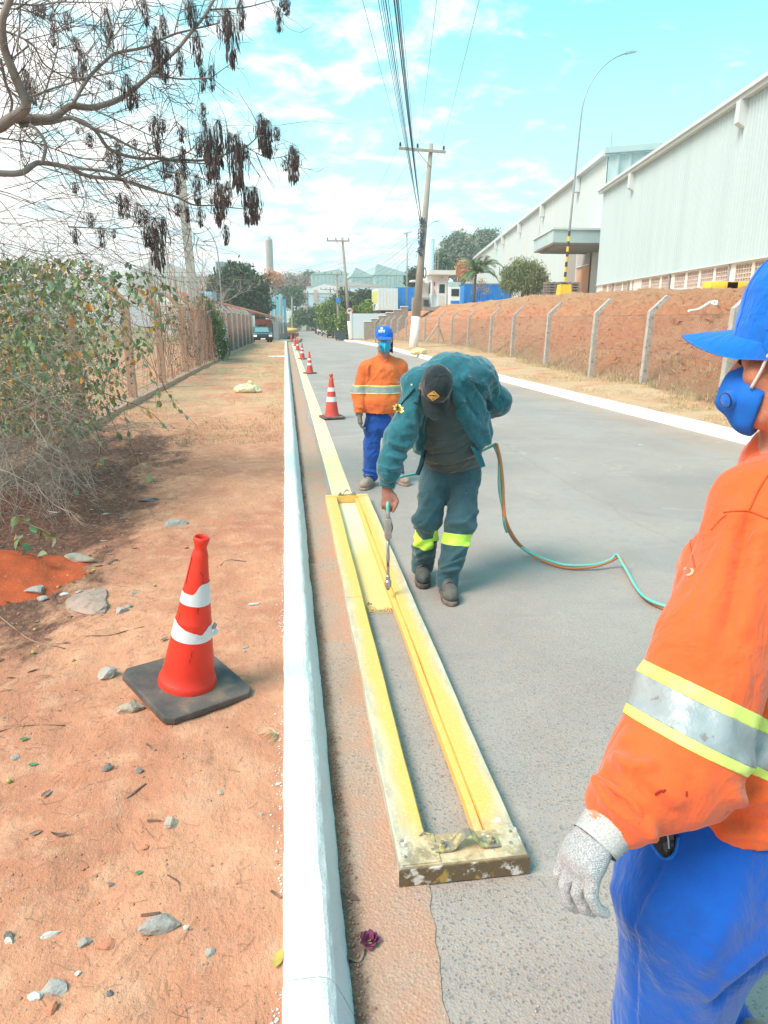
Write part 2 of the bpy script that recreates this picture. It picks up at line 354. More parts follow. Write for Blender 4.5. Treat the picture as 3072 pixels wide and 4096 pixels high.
# --- left verge: bare trodden earth, modelled relief
def left_verge():
 obs=[]
 def H(X,Y):
  P=np.stack([X,Y,X*0],-1)
  h=fbm(P*2.2,5,.5)*.016+fbm(P*9+4,4,.55)*.007+np.abs(fbm(P*np.array([3.2,6.5,1])+9,3))*-.010
  near=np.clip((X+.45)/.4,0,1);h=h*(1-near*.75)
  h-=near*.012
  d=np.hypot((X+2.05)/.95,(Y-4.35)/.62);h+=.13*np.clip(1-d,0,1)**1.3
  h+=np.clip((-2.2-X)/1.2,0,1)*.05
  return h+.135
 def grid(x0,x1,nx,y0,y1,ny,power=1.):
  X=np.linspace(x0,x1,nx);Y=y0+(y1-y0)*np.linspace(0,1,ny)**power;XX,YY=np.meshgrid(X,Y)
  return XX,YY
 XX,YY=grid(-8,-.055,300,.6,64,620,2.1)
 ZZ=H(XX,YY)+zr(YY);V=np.stack([XX,YY,ZZ],-1).reshape(-1,3);nx=300
 j=np.arange(619)[:,None]*nx+np.arange(nx-1)[None];F=np.stack([j,j+1,j+nx+1,j+nx],-1).reshape(-1,4)
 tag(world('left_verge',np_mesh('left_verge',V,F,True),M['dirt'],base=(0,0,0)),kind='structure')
 return H
LH=left_verge()
def LZ(x,y):return float(LH(np.array([x*1.]),np.array([y*1.]))[0]+zr(y))
tag(MB().bx(-8,-.06,-8,.62,.02,.13).wpart('back_verge',M['dirt'],base=(0,0,0)),kind='structure')
M['red_heap']=mat('loose_red_earth',(.62,.115,.045),.95,(.48,.10,.045),7,6,bump=.8,bscale=60,spec=.08,c3=(.72,.2,.09),s3=60)
gx,gy=np.meshgrid(np.linspace(-3.3,-1.0,120),np.linspace(3.55,5.15,100))
dd=np.hypot((gx+2.05)/.80,(gy-4.35)/.52)+fbm(np.stack([gx*3,gy*3,gx*0],-1),4)*.16
zz=LH(gx,gy)+zr(gy)+np.clip(1-dd,-.15,1)*.10+fbm(np.stack([gx*12,gy*12,gx*0],-1),3)*.004*np.clip(2-dd,0,1)-.004
V=np.stack([gx,gy,zz],-1).reshape(-1,3);j=np.arange(99)[:,None]*120+np.arange(119)[None]
tag(world('earth_heap',np_mesh('earth_heap',V,np.stack([j,j+1,j+121,j+120],-1).reshape(-1,4),True),M['red_heap']),'low heap of bright red loose earth spread on the verge at the left edge','earth heap')
# --- kerbs: each stone on its own
def kerb(name,side,y0,y1,step,path,grp):
 root=MB().bx(-.01,.01,-.01,.01,-.14,-.10).part(name,M['whitewash']);root['kind']='structure';root.location=(path(y0),y0,zr(y0))
 k=0;y=y0
 rr=random.Random(side)
 while y<y1:
  L=step*(1 if y<40 else 2);a=Vector((path(y+.002),y+.002,zr(y)));b=Vector((path(min(y+L,y1)-.002),min(y+L,y1)-.002,zr(min(y+L,y1))))
  prof=[(.0,-.1),(.0,.125),(.003,.135),(.012,.1405),(.05,.1425),(.09,.142),(.108,.138),(.119,.130),(.128,.118),(.15,.065),(.176,-.004),(.178,-.1)]if side<0 else[(.0,-.1),(.003,.0),(.045,.128),(.062,.141),(.15,.142),(.165,.13),(.165,-.1)]
  jx=rr.uniform(-.001,.001);jz=rr.uniform(-.0015,.0015);n=len(prof);mb=MB();vs=[];m=26 if y<7 else(8 if y<14 else 1)
  for q in range(m+1):
   c=a.lerp(b,q/m)
   for(px_,pz_)in prof:
    w=mnoise.noise(Vector((c.y*3,px_*9,pz_*9)))*.005+mnoise.noise(Vector((c.y*19,px_*30,pz_*30)))*.003-(.006*max(0,mnoise.noise(Vector((c.y*7,3,px_*12))))if pz_>.12 else 0)if m>1 else 0
    off=(px_-.065)if side<0 else px_
    vs.append((c.x+off+jx+w-(0 if side>0 else 0),c.y,c.z+pz_+jz+w*.6))
  fs=[(q*n+i,q*n+i+1,(q+1)*n+i+1,(q+1)*n+i)for q in range(m)for i in range(n-1)]+[tuple(range(n-1,-1,-1)),tuple(range(m*n,m*n+n))]
  mb.add(vs,fs);o=mb.wpart('kerb_stone',M['whitewash'],root);y+=L
 return root
kerb('left_kerb',-1,.35,58.4,1.0,lambda y:0.0,'')
kerb('right_kerb',1,4.2,120,1.0,lambda y:float(KX(y)),'')
# --- right verge, bank and plateau
M['bank']=None
t=NT(mat('red_bank_earth',(.5,.2,.1),.97,spec=.08));p=t.geo();x,y,z=t.sep(p)
a=t.noise(p,.45,6,.65,.5);b=t.noise(p,3.2,7,.72);c=t.noise(t.scl(p,(1,1,1.6)),14,5,.75)
col=t.mix(t.ramp(a,.35,.65),(.80,.34,.19),(.82,.42,.25));col=t.mix(t.math('MULTIPLY',t.ramp(b,.5,.68),.5),col,(.70,.255,.135))
col=t.mix(t.math('MULTIPLY',t.ramp(c,.56,.72),.6),col,(.62,.25,.14));col=t.mix(t.math('MULTIPLY',t.ramp(c,.28,.42,1,0),.5),col,(.72,.42,.26))
top=t.math('MULTIPLY',t.ramp(t.math('ADD',z,t.math('MULTIPLY',b,1.0)),2.35,3.1),t.ramp(c,.35,.55));col=t.mix(t.math('MULTIPLY',top,.6),col,(.66,.47,.28))
lo_=t.math('MULTIPLY',t.ramp(t.math('ADD',z,t.math('MULTIPLY',t.noise(p,1.6,5,.7),1.4)),.75,1.35,1,0),t.ramp(c,.35,.55,.3,1));col=t.mix(t.math('MULTIPLY',lo_,.35),col,(.66,.46,.28))
M['bank']=t.out(col,t.bump(t.math('ADD',b,t.math('MULTIPLY',c,1.2)),1.0,.16))
def right_land():
 yy=np.concatenate([np.linspace(-8,6,8),np.linspace(6.5,50,400),np.linspace(50.5,130,80),[160,250]])
 def section(y):
  kx=float(KX(y))+.12;fx=float(FX(y))+.15;tx=float(TX(y));tz=float(TZ(y));z0=zr(y)+.125
  return kx,fx,tx,tz,z0
 nv,nb=14,110
 V=[]
 for y in yy:
  kx,fx,tx,tz,z0=section(y)
  u=np.linspace(0,1,nv);V.append(np.stack([kx+(fx+.1-kx)*u,u*0+y,z0+.04*u+u*0-.05*(u==1)],-1))
 V=np.stack(V);P=V*1.0;V[...,2]+=fbm(P*np.array([1.5,1.5,0]),4)*.03*(np.arange(nv)>0)[None,:]
 j=np.arange(len(yy)-1)[:,None]*nv+np.arange(nv-1)[None];F=np.stack([j,j+1,j+nv+1,j+nv],-1).reshape(-1,4)
 tag(world('right_verge',np_mesh('right_verge',V,F,True),M['verge'],base=(0,0,0)),kind='structure')
 B=[]
 for y in yy:
  kx,fx,tx,tz,z0=section(y);u=np.linspace(0,1,nb)
  h=np.where(u<.93,1/(1+np.exp(-(u*1.08-.5)*5.5)),1.0);h=(h-h[0])/(h.max()-h[0]);h=np.clip(.35*h+.65*np.clip(u/.93,0,1)**.9,0,1)
  B.append(np.stack([fx-.05+(tx+.6-fx)*u,u*0+y,z0+.0+(tz-z0)*h],-1))
 B=np.stack(B);amp=np.clip(np.linspace(0,1,nb)*8,0,1)*np.clip((1-np.linspace(0,1,nb))*8,.15,1)
 d=fbm(B*.8,4)*.12+fbm(B*3.0+3,4,.62)*.10+np.abs(fbm(B*np.array([5,5,5])+5,3,.7))*.08;B[...,2]+=d*amp[None]
 B[...,0]+=fbm(B*4+8,3,.7)*.10*amp[None]
 j=np.arange(len(yy)-1)[:,None]*nb+np.arange(nb-1)[None];F=np.stack([j,j+1,j+nb+1,j+nb],-1).reshape(-1,4)
 tag(world('earth_bank',np_mesh('earth_bank',B,F,True),M['bank'],base=(0,0,0)),kind='structure')
 Vp=[]
 for y in yy:
  tx=float(TX(y))+.5;tz=float(TZ(y));Vp+=[(tx,y,tz-.02),(tx+3,y,tz+.02),(tx+8,y,tz+.05),(tx+90,y,tz+.1),(tx+91,y,-6)]
 j=np.arange(len(yy)-1)[:,None]*5+np.arange(4)[None]
 tag(world('warehouse_yard',np_mesh('yard',Vp,np.stack([j,j+1,j+6,j+5],-1).reshape(-1,4),True),M['verge'],base=(0,0,0)),kind='structure')
right_land()
def scatter(name,BV,BF,pos,sc,m,rotz=True,tilt=0.,parent=None,kind='stuff',smooth=False,label=None,flat=None):
 n=len(pos);BV=np.asarray(BV,float);BF=np.asarray(BF);a=RNG.rand(n)*2*np.pi;ca,sa=np.cos(a),np.sin(a)
 T=(RNG.rand(n)-.5)*2*tilt;ct,st=np.cos(T),np.sin(T);s=np.asarray(sc);s=s[:,None]if s.ndim==1 else s
 P=BV[None]*s[:,None,:]
 y2=P[...,1]*ct[:,None]-P[...,2]*st[:,None];z2=P[...,1]*st[:,None]+P[...,2]*ct[:,None]
 x3=P[...,0]*ca[:,None]-y2*sa[:,None];y3=P[...,0]*sa[:,None]+y2*ca[:,None]
 P=np.stack([x3,y3,z2],-1)+np.asarray(pos)[:,None,:]
 F=(BF[None]+(np.arange(n)*len(BV))[:,None,None]).reshape(-1,BF.shape[1])
 o=world(name,np_mesh(name,P.reshape(-1,3),F,smooth),m,parent,None if parent else(0,0,0));tag(o,label,kind=kind);return o
OCT_V=np.array([(1,0,0),(.3,.95,0),(-.8,.6,0),(-.8,-.6,0),(.3,-.95,0),(.1,.1,.7),(0,0,-.5)])
OCT_F=np.array([(i,(i+1)%5,5)for i in range(5)]+[((i+1)%5,i,6)for i in range(5)])
LEAF_V=np.array([(-1,0,0),(-.3,.32,.06),(.4,.26,.1),(1,0,.02),(.4,-.26,.1),(-.3,-.32,.06)]);LEAF_F=np.array([(0,1,2),(0,2,3),(0,3,4),(0,4,5)])
TWIG_V=np.array([(-1,0,.02),(-1,.02,-.01),(0,.15,.08),(0,.17,.05),(1,0,.02),(1,.02,-.01),(-1,-.02,-.01),(0,.13,.05),(1,-.02,-.01)])
TWIG_F=np.array([(0,1,3),(0,3,2),(2,3,5),(2,5,4),(0,2,7),(0,7,6),(2,4,8),(2,8,7)])
def ground_pts(n,x0,x1,y0,y1,pw=1.6,keep=None):
 x=x0+(x1-x0)*RNG.rand(n);y=y0+(y1-y0)*RNG.rand(n)**pw
 if keep is not None:k=keep(x,y);x,y=x[k],y[k]
 return np.stack([x,y,LH(x,y)+zr(y)],-1)
M['pebble']=mat('pebbles',(.36,.27,.22),.9,(.62,.45,.36),3.3,2,lo=.45,hi=.55,c3=(.2,.17,.16),s3=5.1,lo3=.55,hi3=.6)
M['chalk']=mat('lime_chips',(.75,.72,.7),.9);M['twig']=mat('dry_twigs',(.13,.075,.055),.9,(.30,.19,.13),4,2,lo=.45,hi=.55)
M['litter']=mat('dead_leaves',(.17,.09,.07),.85,(.36,.25,.19),5,2,lo=.45,hi=.55)
M['clod']=mat('dirt_clods',(.50,.26,.15),.95,(.38,.17,.10),4,3)
p=ground_pts(5200,-4,-.1,1.0,12,2.0);scatter('pebbles',OCT_V,OCT_F,p,.0015+.0032*RNG.rand(len(p))**3+p[:,1]*.0002,M['pebble'])
p=ground_pts(9000,-4,-.1,1.0,14,1.8);scatter('dirt_clods',OCT_V,OCT_F,p,.002+.0045*RNG.rand(len(p))**2.5,M['clod'])
def lit_keep(x,y):return RNG.rand(len(x))<np.clip((np.clip((-.45-x)/1.3,0,1)*np.clip((y-2.0)/1.2,0,1)*np.clip((11-y)/3,0,1))*1.3+.14+fbm(np.stack([x*2.2,y*1.5,x*0],-1),4)*.45,0,1)
p=ground_pts(42000,-4.5,-.15,1.0,13,1.5,lit_keep);scatter('twig_litter',TWIG_V,TWIG_F,p+[0,0,.003],np.stack([.006+.028*RNG.rand(len(p))**2.5]*2+[.03+.0*RNG.rand(len(p))],-1),M['twig'],tilt=.3)
p=ground_pts(16000,-4.5,-.6,1.2,11,1.3,lambda x,y:RNG.rand(len(x))<np.clip((-.9-x)/1.6,0,1)**1.3*np.clip((y-2.3)/1.5,.05,1));scatter('leaf_litter',LEAF_V,LEAF_F,p+[0,0,.004],.010+.022*RNG.rand(len(p))**2,M['litter'],tilt=.5)
n=900;yy=1.0+11*RNG.rand(n)**1.5;xx=-.068-np.abs(RNG.randn(n))*.014;kk=vn(np.stack([yy*2,yy*0,yy*0],-1))>-.1
p=np.stack([xx,yy,LH(xx,yy)+.002],-1)[kk];scatter('lime_chips',OCT_V,OCT_F,p,.0015+.0045*RNG.rand(len(p))**2,M['chalk'])
n=5200;yy=1.0+22*RNG.rand(n)**1.6;xx=.118+np.abs(RNG.randn(n))*.013;kk=vn(np.stack([yy*2.2,yy*0+3,yy*0],-1))>-.25
p=np.stack([xx,yy,zr(yy)+.006+.006*RNG.rand(n)],-1)[kk];scatter('gutter_debris',TWIG_V,TWIG_F,p,np.stack([.004+.02*RNG.rand(len(p))**2.5]*2+[.03+0*RNG.rand(len(p))],-1),M['twig'],tilt=.9)
p=p[::3]+[.003,0,0];scatter('gutter_grit',OCT_V,OCT_F,p,.0015+.004*RNG.rand(len(p)),M['clod'])
n=1400;xx=.13+.5*RNG.rand(n)**1.5;yy=1.1+7*RNG.rand(n)**1.6;scatter('gutter_pebbles',OCT_V,OCT_F,np.stack([xx,yy,zr(yy)+.004],-1),.0012+.003*RNG.rand(n)**2,M['pebble'])
M['straw']=mat('dry_grass',(.62,.46,.28),.85,(.46,.38,.21),2.5,3,lo=.4,hi=.6)
BL_V=np.array([(-.06,0,0),(.06,0,0),(.10,.12,.6),(.0,.3,1.)]);BL_F=np.array([(0,1,2),(0,2,3)])
n=26000;xx=-2.8+2.7*RNG.rand(n);yy=9+44*RNG.rand(n)**1.3;kk=fbm(np.stack([xx*1.2,yy*.5,xx*0],-1),4)>-.15-.6*(xx>-.4)
p=np.stack([xx,yy,LH(xx,yy)+zr(yy)-.003],-1)[kk];scatter('verge_grass',BL_V,BL_F,p,np.stack([.05+0*p[:,0],.04+.03*RNG.rand(len(p)),.018+.03*RNG.rand(len(p))],-1),M['straw'],tilt=.4)
n=42000;yy=7+60*RNG.rand(n)**1.4;u=RNG.rand(n)**.8;xx=KX(yy)+.25+(FX(yy)+.2-KX(yy)-.25)*u;kk=fbm(np.stack([xx*.9,yy*.7,xx*0],-1),4)>-.35
tall=np.clip(u*4-2.9,0,1)[kk];p=np.stack([xx,yy,zr(yy)+.11+.04*u],-1)[kk]
scatter('right_verge_grass',BL_V,BL_F,p,np.stack([.06+.04*tall,.07+.1*tall*RNG.rand(len(p)),.03+.03*RNG.rand(len(p))+.16*tall*RNG.rand(len(p))],-1),M['straw'],tilt=.5)
n=7000;yy=7+60*RNG.rand(n)**1.2;xx=FX(yy)+.1+1.1*RNG.rand(n)**1.5;g_=fbm(np.stack([yy*1.1,yy*0,yy*0],-1),3)>0
M['weed']=mat('roadside_weeds',(.36,.33,.15),.8,(.55,.43,.26),1.6,3,lo=.42,hi=.58)
p=np.stack([xx,yy,zr(yy)+.12+(xx-FX(yy))*.5],-1)[g_];scatter('bank_weeds',BL_V,BL_F,p,np.stack([.09+0*p[:,0],.12+.1*RNG.rand(len(p)),.04+.16*RNG.rand(len(p))**2],-1),M['weed'],tilt=.7)
# === buildings and yard on the right
M['clad']=mat('white_cladding',(.49,.60,.62),.5,(.43,.54,.56),.9,6,lo=.4,hi=.75,spec=.4,stretch=(1,1,.06),c3=(.44,.47,.46),s3=.5,lo3=.62,hi3=.8)
M['clad2']=mat('offwhite_cladding',(.52,.60,.60),.5,(.55,.55,.50),.4,5,lo=.5,hi=.75,stretch=(1,1,.08))
M['trim']=mat('white_trim',(.60,.66,.67),.5);M['green_clad']=mat('grey_green_cladding',(.47,.58,.575),.4,(.40,.52,.52),.6,3)
M['render']=mat('white_render',(.74,.73,.70),.85,(.60,.55,.50),1.2,5,lo=.5,hi=.8,bump=.2,bscale=20)
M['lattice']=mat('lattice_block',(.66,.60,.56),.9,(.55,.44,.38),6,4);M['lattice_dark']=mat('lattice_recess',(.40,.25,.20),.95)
M['dark']=mat('dark_interior',(.03,.03,.035),.7);M['glass']=mat('dark_glass',(.04,.06,.07),.12,spec=.6)
M['grey']=mat('grey_paint',(.35,.38,.4),.6);M['steel']=mat('galvanised_steel',(.36,.42,.44),.45,(.28,.33,.35),3,4,metal=.5)
M['concrete']=mat('concrete',(.36,.33,.29),.9,(.27,.24,.21),5,6,bump=.4,bscale=40,c3=(.46,.43,.39),s3=17)
M['peach']=mat('peach_door',(.60,.35,.21),.6,(.55,.31,.19),1,3);M['timber']=mat('grey_timber',(.25,.22,.2),.85,(.18,.15,.13),3,4,stretch=(1,1,8))
M['yellow']=mat('yellow_paint',(.80,.56,.05),.6,(.68,.46,.05),3,4);M['black']=mat('black_paint',(.055,.06,.065),.6)
M['blue']=mat('bright_blue_paint',(.012,.20,.62),.4,(.02,.25,.68),1,3);M['ltblue']=mat('pale_blue_paint',(.42,.58,.66),.7,(.5,.62,.66),2,4)
M['red']=mat('red_paint',(.55,.03,.02),.5);M['white']=mat('white_paint',(.80,.80,.79),.5)
class Line:
 def __init__(s,A,B):s.A=Vector((A[0],A[1],0));s.B=Vector((B[0],B[1],0));s.L=(s.B-s.A).length;s.d=(s.B-s.A)/s.L;s.n=Vector((s.d.y,-s.d.x,0))
 def p(s,t,off=0,z=0):v=s.A+s.d*t+s.n*off;return Vector((v.x,v.y,z))
 def px(s,px,py):
  r=ray(px,py);
  a,b=s.A,s.d;det=r[0]*b.y-r[1]*b.x;t=(r[1]*a.x-r[0]*a.y)/det
  q=a+b*t;return t,CAMH+r[2]*(q.y/r[1])
 def box(s,mb,t0,t1,o0,o1,z0,z1):
  P=[s.p(t0,o0,z0),s.p(t1,o0,z0),s.p(t1,o1,z0),s.p(t0,o1,z0)];mb.prism(P,(0,0,0),(0,0,z1-z0));return mb
def corr(L,t0,t1,z0,z1,pitch,dep,off=0.,slope=None):
 """corrugated sheet along a wall line, facing +n"""
 V=[];t=t0;F=[]
 prof=[(0,0),(.62,0),(.72,1),(.9,1)]
 ts=[]
 while t<t1:
  for a,b in prof:
   if t+a*pitch<=t1:ts.append((t+a*pitch,off+b*dep))
  t+=pitch
 ts.append((t1,off))
 for tt,o in ts:
  zt=z1 if slope is None else slope(tt)
  for z in(z0,zt):V.append(tuple(L.p(tt,o,z)))
 n=len(ts)
 return np_mesh('sheet',V,[(2*i,2*i+2,2*i+3,2*i+1)for i in range(n-1)])
A_=Line((23.04,52),(14.7,6));A_.n=-A_.n if A_.n.x>0 else A_.n
wa=thing('warehouse','long white ribbed warehouse on the bank, nearest the camera, over a lattice block base wall','warehouse',(23.04,52,2.6))
wa_root=wa
world('ribbed_wall',corr(A_,0,A_.L,3.87,10.2,.29,.075),M['clad'],wa)
mb=MB();A_.box(mb,-.35,A_.L,.02,.30,10.14,10.50);A_.box(mb,-.35,A_.L,.30,.42,10.30,10.46);mb.wpart('eave_gutter',M['trim'],wa)
mb=MB();A_.box(mb,0,A_.L,-12,.2,10.5,10.56);mb.wpart('roof',M['trim'],wa)
mb=MB();A_.box(mb,0,.2,-12,-.05,2.4,10.3);mb.wpart('end_wall',M['clad'],wa)
mb=MB();A_.box(mb,.05,A_.L,-.06,.12,3.82,3.868);mb.wpart('drip_edge',M['trim'],wa)
for px,py in((2991,400),(2543,670)):
 tt,_=A_.px(px,py);mb=MB();A_.box(mb,tt-.2,tt+.2,.05,.36,9.30,10.135);mb.prism([A_.p(tt-.2,.05,9.1),A_.p(tt-.2,.36,9.3),A_.p(tt-.2,.05,9.3)],A_.p(tt-.2),A_.p(tt+.2));mb.wpart('downpipe_box',M['trim'],wa)
pan=[(232,270),(282,335),(340,397),(408,465),(485,500),(567,632),(648,722),(740,820),(853,940),(962,1055),(1077,1182),(1205,1325),(1375,1510),(1540,1690),(1730,1900)]
z_lo,z_hi=2.98,3.76;edges=[]
for a,b in pan:
 y_=500+(1430-.16*(a-230))/2.149;t0,_=A_.px(2300+a/2.149,y_);t1,_=A_.px(2300+b/2.149,y_);edges.append((t0,t1))
mb=MB();A_.box(mb,0,A_.L,-.25,-.02,2.2,z_lo);A_.box(mb,0,A_.L,-.25,-.02,z_hi,3.86);last=0
for t0,t1 in edges+[(A_.L,A_.L)]:A_.box(mb,last,t0,-.25,-.02,z_lo,z_hi);last=t1
mb.wpart('base_wall',M['render'],wa)
for t0,t1 in edges:
 nc=max(2,int(round((t1-t0)/.24)));mb=MB()
 for i in range(nc+1):
  q=t0+(t1-t0)*i/nc;A_.box(mb,q-.022,q+.022,-.2,-.03,z_lo+.01,z_hi-.01)
 for i in range(5):
  z=z_lo+.01+(z_hi-z_lo-.06)*i/4;A_.box(mb,t0+.01,t1-.01,-.18,-.05,z,z+.04)
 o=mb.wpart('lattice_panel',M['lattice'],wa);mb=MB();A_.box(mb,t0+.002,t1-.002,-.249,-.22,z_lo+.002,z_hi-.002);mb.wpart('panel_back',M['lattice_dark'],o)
for a in(1320,815,465,330):
 tt,_=A_.px(2300+a/2.149,1110);mb=MB();A_.box(mb,tt-.03,tt+.03,0,.07,2.6,3.8);A_.box(mb,tt-.07,tt+.07,-.01,.10,2.9,3.12);mb.wpart('drain_pipe',M['grey'],wa)
B_=Line((25.8,58),(46.1,183));B_.n=-B_.n if B_.n.x>0 else B_.n;ZB=14.1
wb=thing('warehouse','taller far warehouse with grey green end wall, cantilevered canopy and peach sliding door','warehouse',(25.8,58,2.6))
world('ribbed_wall',corr(B_,0,B_.L,2.2,ZB-.2,.33,.03),M['clad2'],wb)
mb=MB();B_.box(mb,-.1,B_.L,.0,.45,ZB-.25,ZB+.18);mb.wpart('eave_gutter',M['trim'],wb)
mb=MB();B_.box(mb,0,B_.L,-40,.1,ZB-.3,ZB-.2);mb.wpart('roof',M['trim'],wb)
E_=Line((25.8,58),(52,53.2));E_.n=-E_.n if E_.n.y>0 else E_.n
world('end_wall',corr(E_,0.06,E_.L,5,ZB,.95,.10,slope=lambda t_:ZB-.15+t_*.06),M['green_clad'],wb)
mb=MB();mb.prism([E_.p(-.3,-.3,ZB-.1),E_.p(-.3,.35,ZB-.1),E_.p(-.3,.35,ZB+.35),E_.p(-.3,-.3,ZB+.35)],E_.p(0,0,0),E_.p(E_.L,0,.06*E_.L));mb.wpart('end_fascia',M['green_clad'],wb)
for px,py in((2320,720),(2179,823),(2086,895),(2018,950),(1990,972)):
 tt,_=B_.px(px,py);mb=MB();B_.box(mb,tt-.35,tt+.35,.04,.5,ZB-1.5,ZB-.26);mb.wpart('downpipe_box',M['trim'],wb)
for px in(2165,2213,2290):
 tt,_=B_.px(px,800);mb=MB();B_.box(mb,tt-.1,tt+.1,.031,.05,3,ZB-.3);mb.wpart('wall_seam',mat('seam_cream',(.74,.66,.52),.6),wb)
mb=MB();P=[(20.2,54,7.0),(26,54,7.0),(26.2,62,7.0),(21.5,62,7.0)];mb.prism(P,(0,0,0),(0,0,.9));cz=mb.wpart('canopy',M['green_clad'],wb)
mb=MB();P=[(20.1,53.9,7.91),(26,53.9,7.91),(26.2,62.2,7.91),(21.4,62.2,7.91)];mb.prism(P,(0,0,0),(0,0,.14));mb.wpart('canopy_coping',M['trim'],cz)
mb=MB();P=[(20.25,54.05,6.9),(26,54.05,6.9),(26.2,61.9,6.9),(21.5,61.9,6.9)];mb.prism(P,(0,0,0),(0,0,.095));mb.wpart('canopy_soffit',mat('soffit_brown',(.30,.27,.25),.8),cz)
for k in range(6):
 mb=MB();y=55+k*1.15;mb.bx(20.6+.16*(y-54),25.8,y,y+.12,6.75,6.898);mb.wpart('soffit_beam',M['grey'],cz)
world('grey_panel',corr(B_,7,11.2,2.6,8.6,.45,.08,.12),mat('brown_grey_sheet',(.33,.31,.29),.6),wb)
o=world('sliding_door',corr(B_,2.6,6.8,2.6,5.9,.45,.06,.15),M['peach'],wb);world('door_upper',corr(B_,2.6,6.8,5.95,8.6,.3,.06,.15),mat('grey_slat_sheet',(.42,.40,.38),.6),wb)
mb=MB();B_.box(mb,6.8,7.0,.1,.3,2.6,8.6);B_.box(mb,2.5,7.0,.22,.3,5.88,5.97);mb.wpart('door_frame',M['trim'],wb)
for k in range(4):
 mb=MB();x=26+k*7.5;mb.tube([(x,58-k*1.3,ZB+.3),(x,58-k*1.3,ZB+1.5)],.03,5);mb.wpart('lightning_rod',M['steel'],wb)
root=thing('timber_stack','grey weathered timber pallets stacked under the warehouse canopy behind the yellow lamp base','pallets',(17.7,45,2.78))
for cxx in(17.0,18.05):
 for k in range(6):
  w=.5 if cxx<17.5 else.62
  MB().bx(cxx-w,cxx+w,44.6,45.4,2.80+k*.16,2.80+k*.16+.10).wpart('plank',M['timber'],root)
  for sx in(-.8,0,.8):MB().bx(cxx+sx*w-.05,cxx+sx*w+.05,44.62,45.38,2.90+k*.16,2.959+k*.16).wpart('spacer',M['timber'],root)
for i,(px,w)in enumerate(((2893,.75),(2962,.8))):
 q=at(px,1150,27.6);o=MB().bx(q[0]-w,q[0]+w*.62,q[1]-.3,q[1]+.3,2.55,2.55+.46).wpart('concrete_block',M['yellow'],None)
 bevel(o,.03,1);tag(o,['yellow painted concrete block on the bank top, left of the pair','yellow painted concrete block beside the blue cap, right one of the pair'][i],'block','yellow blocks on the bank top')
q=at(2740,1150,30);M['pale_sheet']=mat('pale_sheeting',(.55,.55,.53),.8,(.4,.4,.4),4,3,bump=.5)
mb=MB();mb.blob((q[0],q[1],2.68),(.75,.3,.16),None,2,.35,3);tag(mb.wpart('crumpled_sheet',M['pale_sheet']),'grey crumpled sheeting lying on the bank top below the lattice wall','sheet')
pts=[at(px,py,18.6)for px,py in((2755,1243),(2790,1240),(2825,1222),(2850,1205),(2870,1208),(2862,1220),(2845,1212))]
bk=[]
for p_ in pts:bk.append(p_)
def street_lamp(x,y,z,h,reach,label,base=True,grp='street lamps',r=.07,dirx=1,lean=0.):
 root=thing('street_lamp',label,'street lamp',(x,y,z),grp)
 pts=[(0,0,0),(lean*.3,0,h*.3),(lean*.6,0,h*.55),(lean*.8,0,h*.72)]
 for k in range(1,9):
  a=k/8*math.pi*.42;pts.append((lean*.8+dirx*reach*(1-math.cos(a))/(1-math.cos(math.pi*.42)),0,h*.72+(h*.26)*math.sin(a)/math.sin(math.pi*.42)))
 rad=[r,r*.9,r*.75,r*.62]+[r*.55-r*.02*k for k in range(8)]
 MB().tube(pts,rad,8).part('pole',M['steel'],root,True)
 e=Vector(pts[-1]);d=(e-Vector(pts[-2])).normalized();mb=MB()
 mb.add([e+Vector(v)for v in((0,-.05,-.03),(0,.05,-.03),(dirx*.12,.13,-.02),(dirx*.62,.1,.1),(dirx*.62,-.1,.1),(dirx*.12,-.13,-.02),(0,0,.06),(dirx*.3,0,.15),(dirx*.6,0,.16))],[(0,1,2,5),(5,2,3,4),(1,0,6),(2,1,6,7),(0,5,7,6),(3,2,7,8),(5,4,8,7),(4,3,8)]);mb.part('lamp_head',M['steel'],root)
 return root,pts
lr,_=street_lamp(15.79,40,3.35,11.9,2.2,'tall curved street lamp on the bank with yellow and black bands at its foot',lean=.4)
lr['group']=''
del lr['group']
o=MB().box((0,0,-.26),(.34,.34,.30),top=.88).part('base_block',M['yellow'],lr)
MB().lathe([(.001,.12),(.2,.12),(.2,.04),(.24,.04)],8).part('base_flange',M['black'],lr)
for k in range(10):
 z0=.18+k*.27;x0=.4*.3*z0/3.57;MB().tube([(x0,0,z0),(x0+.01,0,z0+.27)],.081-.001*k,8).part('painted_band',M['yellow']if k%2==0 else M['black'],lr)
street_lamp(14.2,75,2.4,8.6,1.1,'street lamp half hidden right behind the tall concrete utility pole',r=.06)
street_lamp(16.2,96,2.2,9.3,1.3,'twin stem street lamp above the blue container, left of the utility pole',r=.06)
street_lamp(20.3,132,2.0,9.6,2.0,'distant small street lamp over the green sheet roofs',r=.06)
o=MB();o.tube([(0,0,0),(0,0,8.6)],.06,8);rt_=thing('light_mast','straight light mast with a flat lamp, standing on the yard steps','light mast',(12.75,76,1.2));o.part('mast',M['steel'],rt_,True)
mb=MB();mb.add([(-.3,-.15,8.5),(.5,-.15,8.75),(.5,.15,8.75),(-.3,.15,8.5),(-.3,0,8.68),(.5,0,8.85)],[(0,1,2,3),(0,4,5,1),(3,2,5,4),(0,3,4),(1,5,2)]);mb.part('lamp_head',M['steel'],rt_)
gx0,gy0,gz0=13.0,66.0,2.55
gh=thing('guard_house','small white guard house with pale blue dado and louvred door on the bank top','guard house',(gx0,gy0,gz0))
def gb(name,m,x0,x1,y0,y1,z0,z1,par=None):return MB().bx(x0,x1,y0,y1,z0,z1).part(name,m,par or gh)
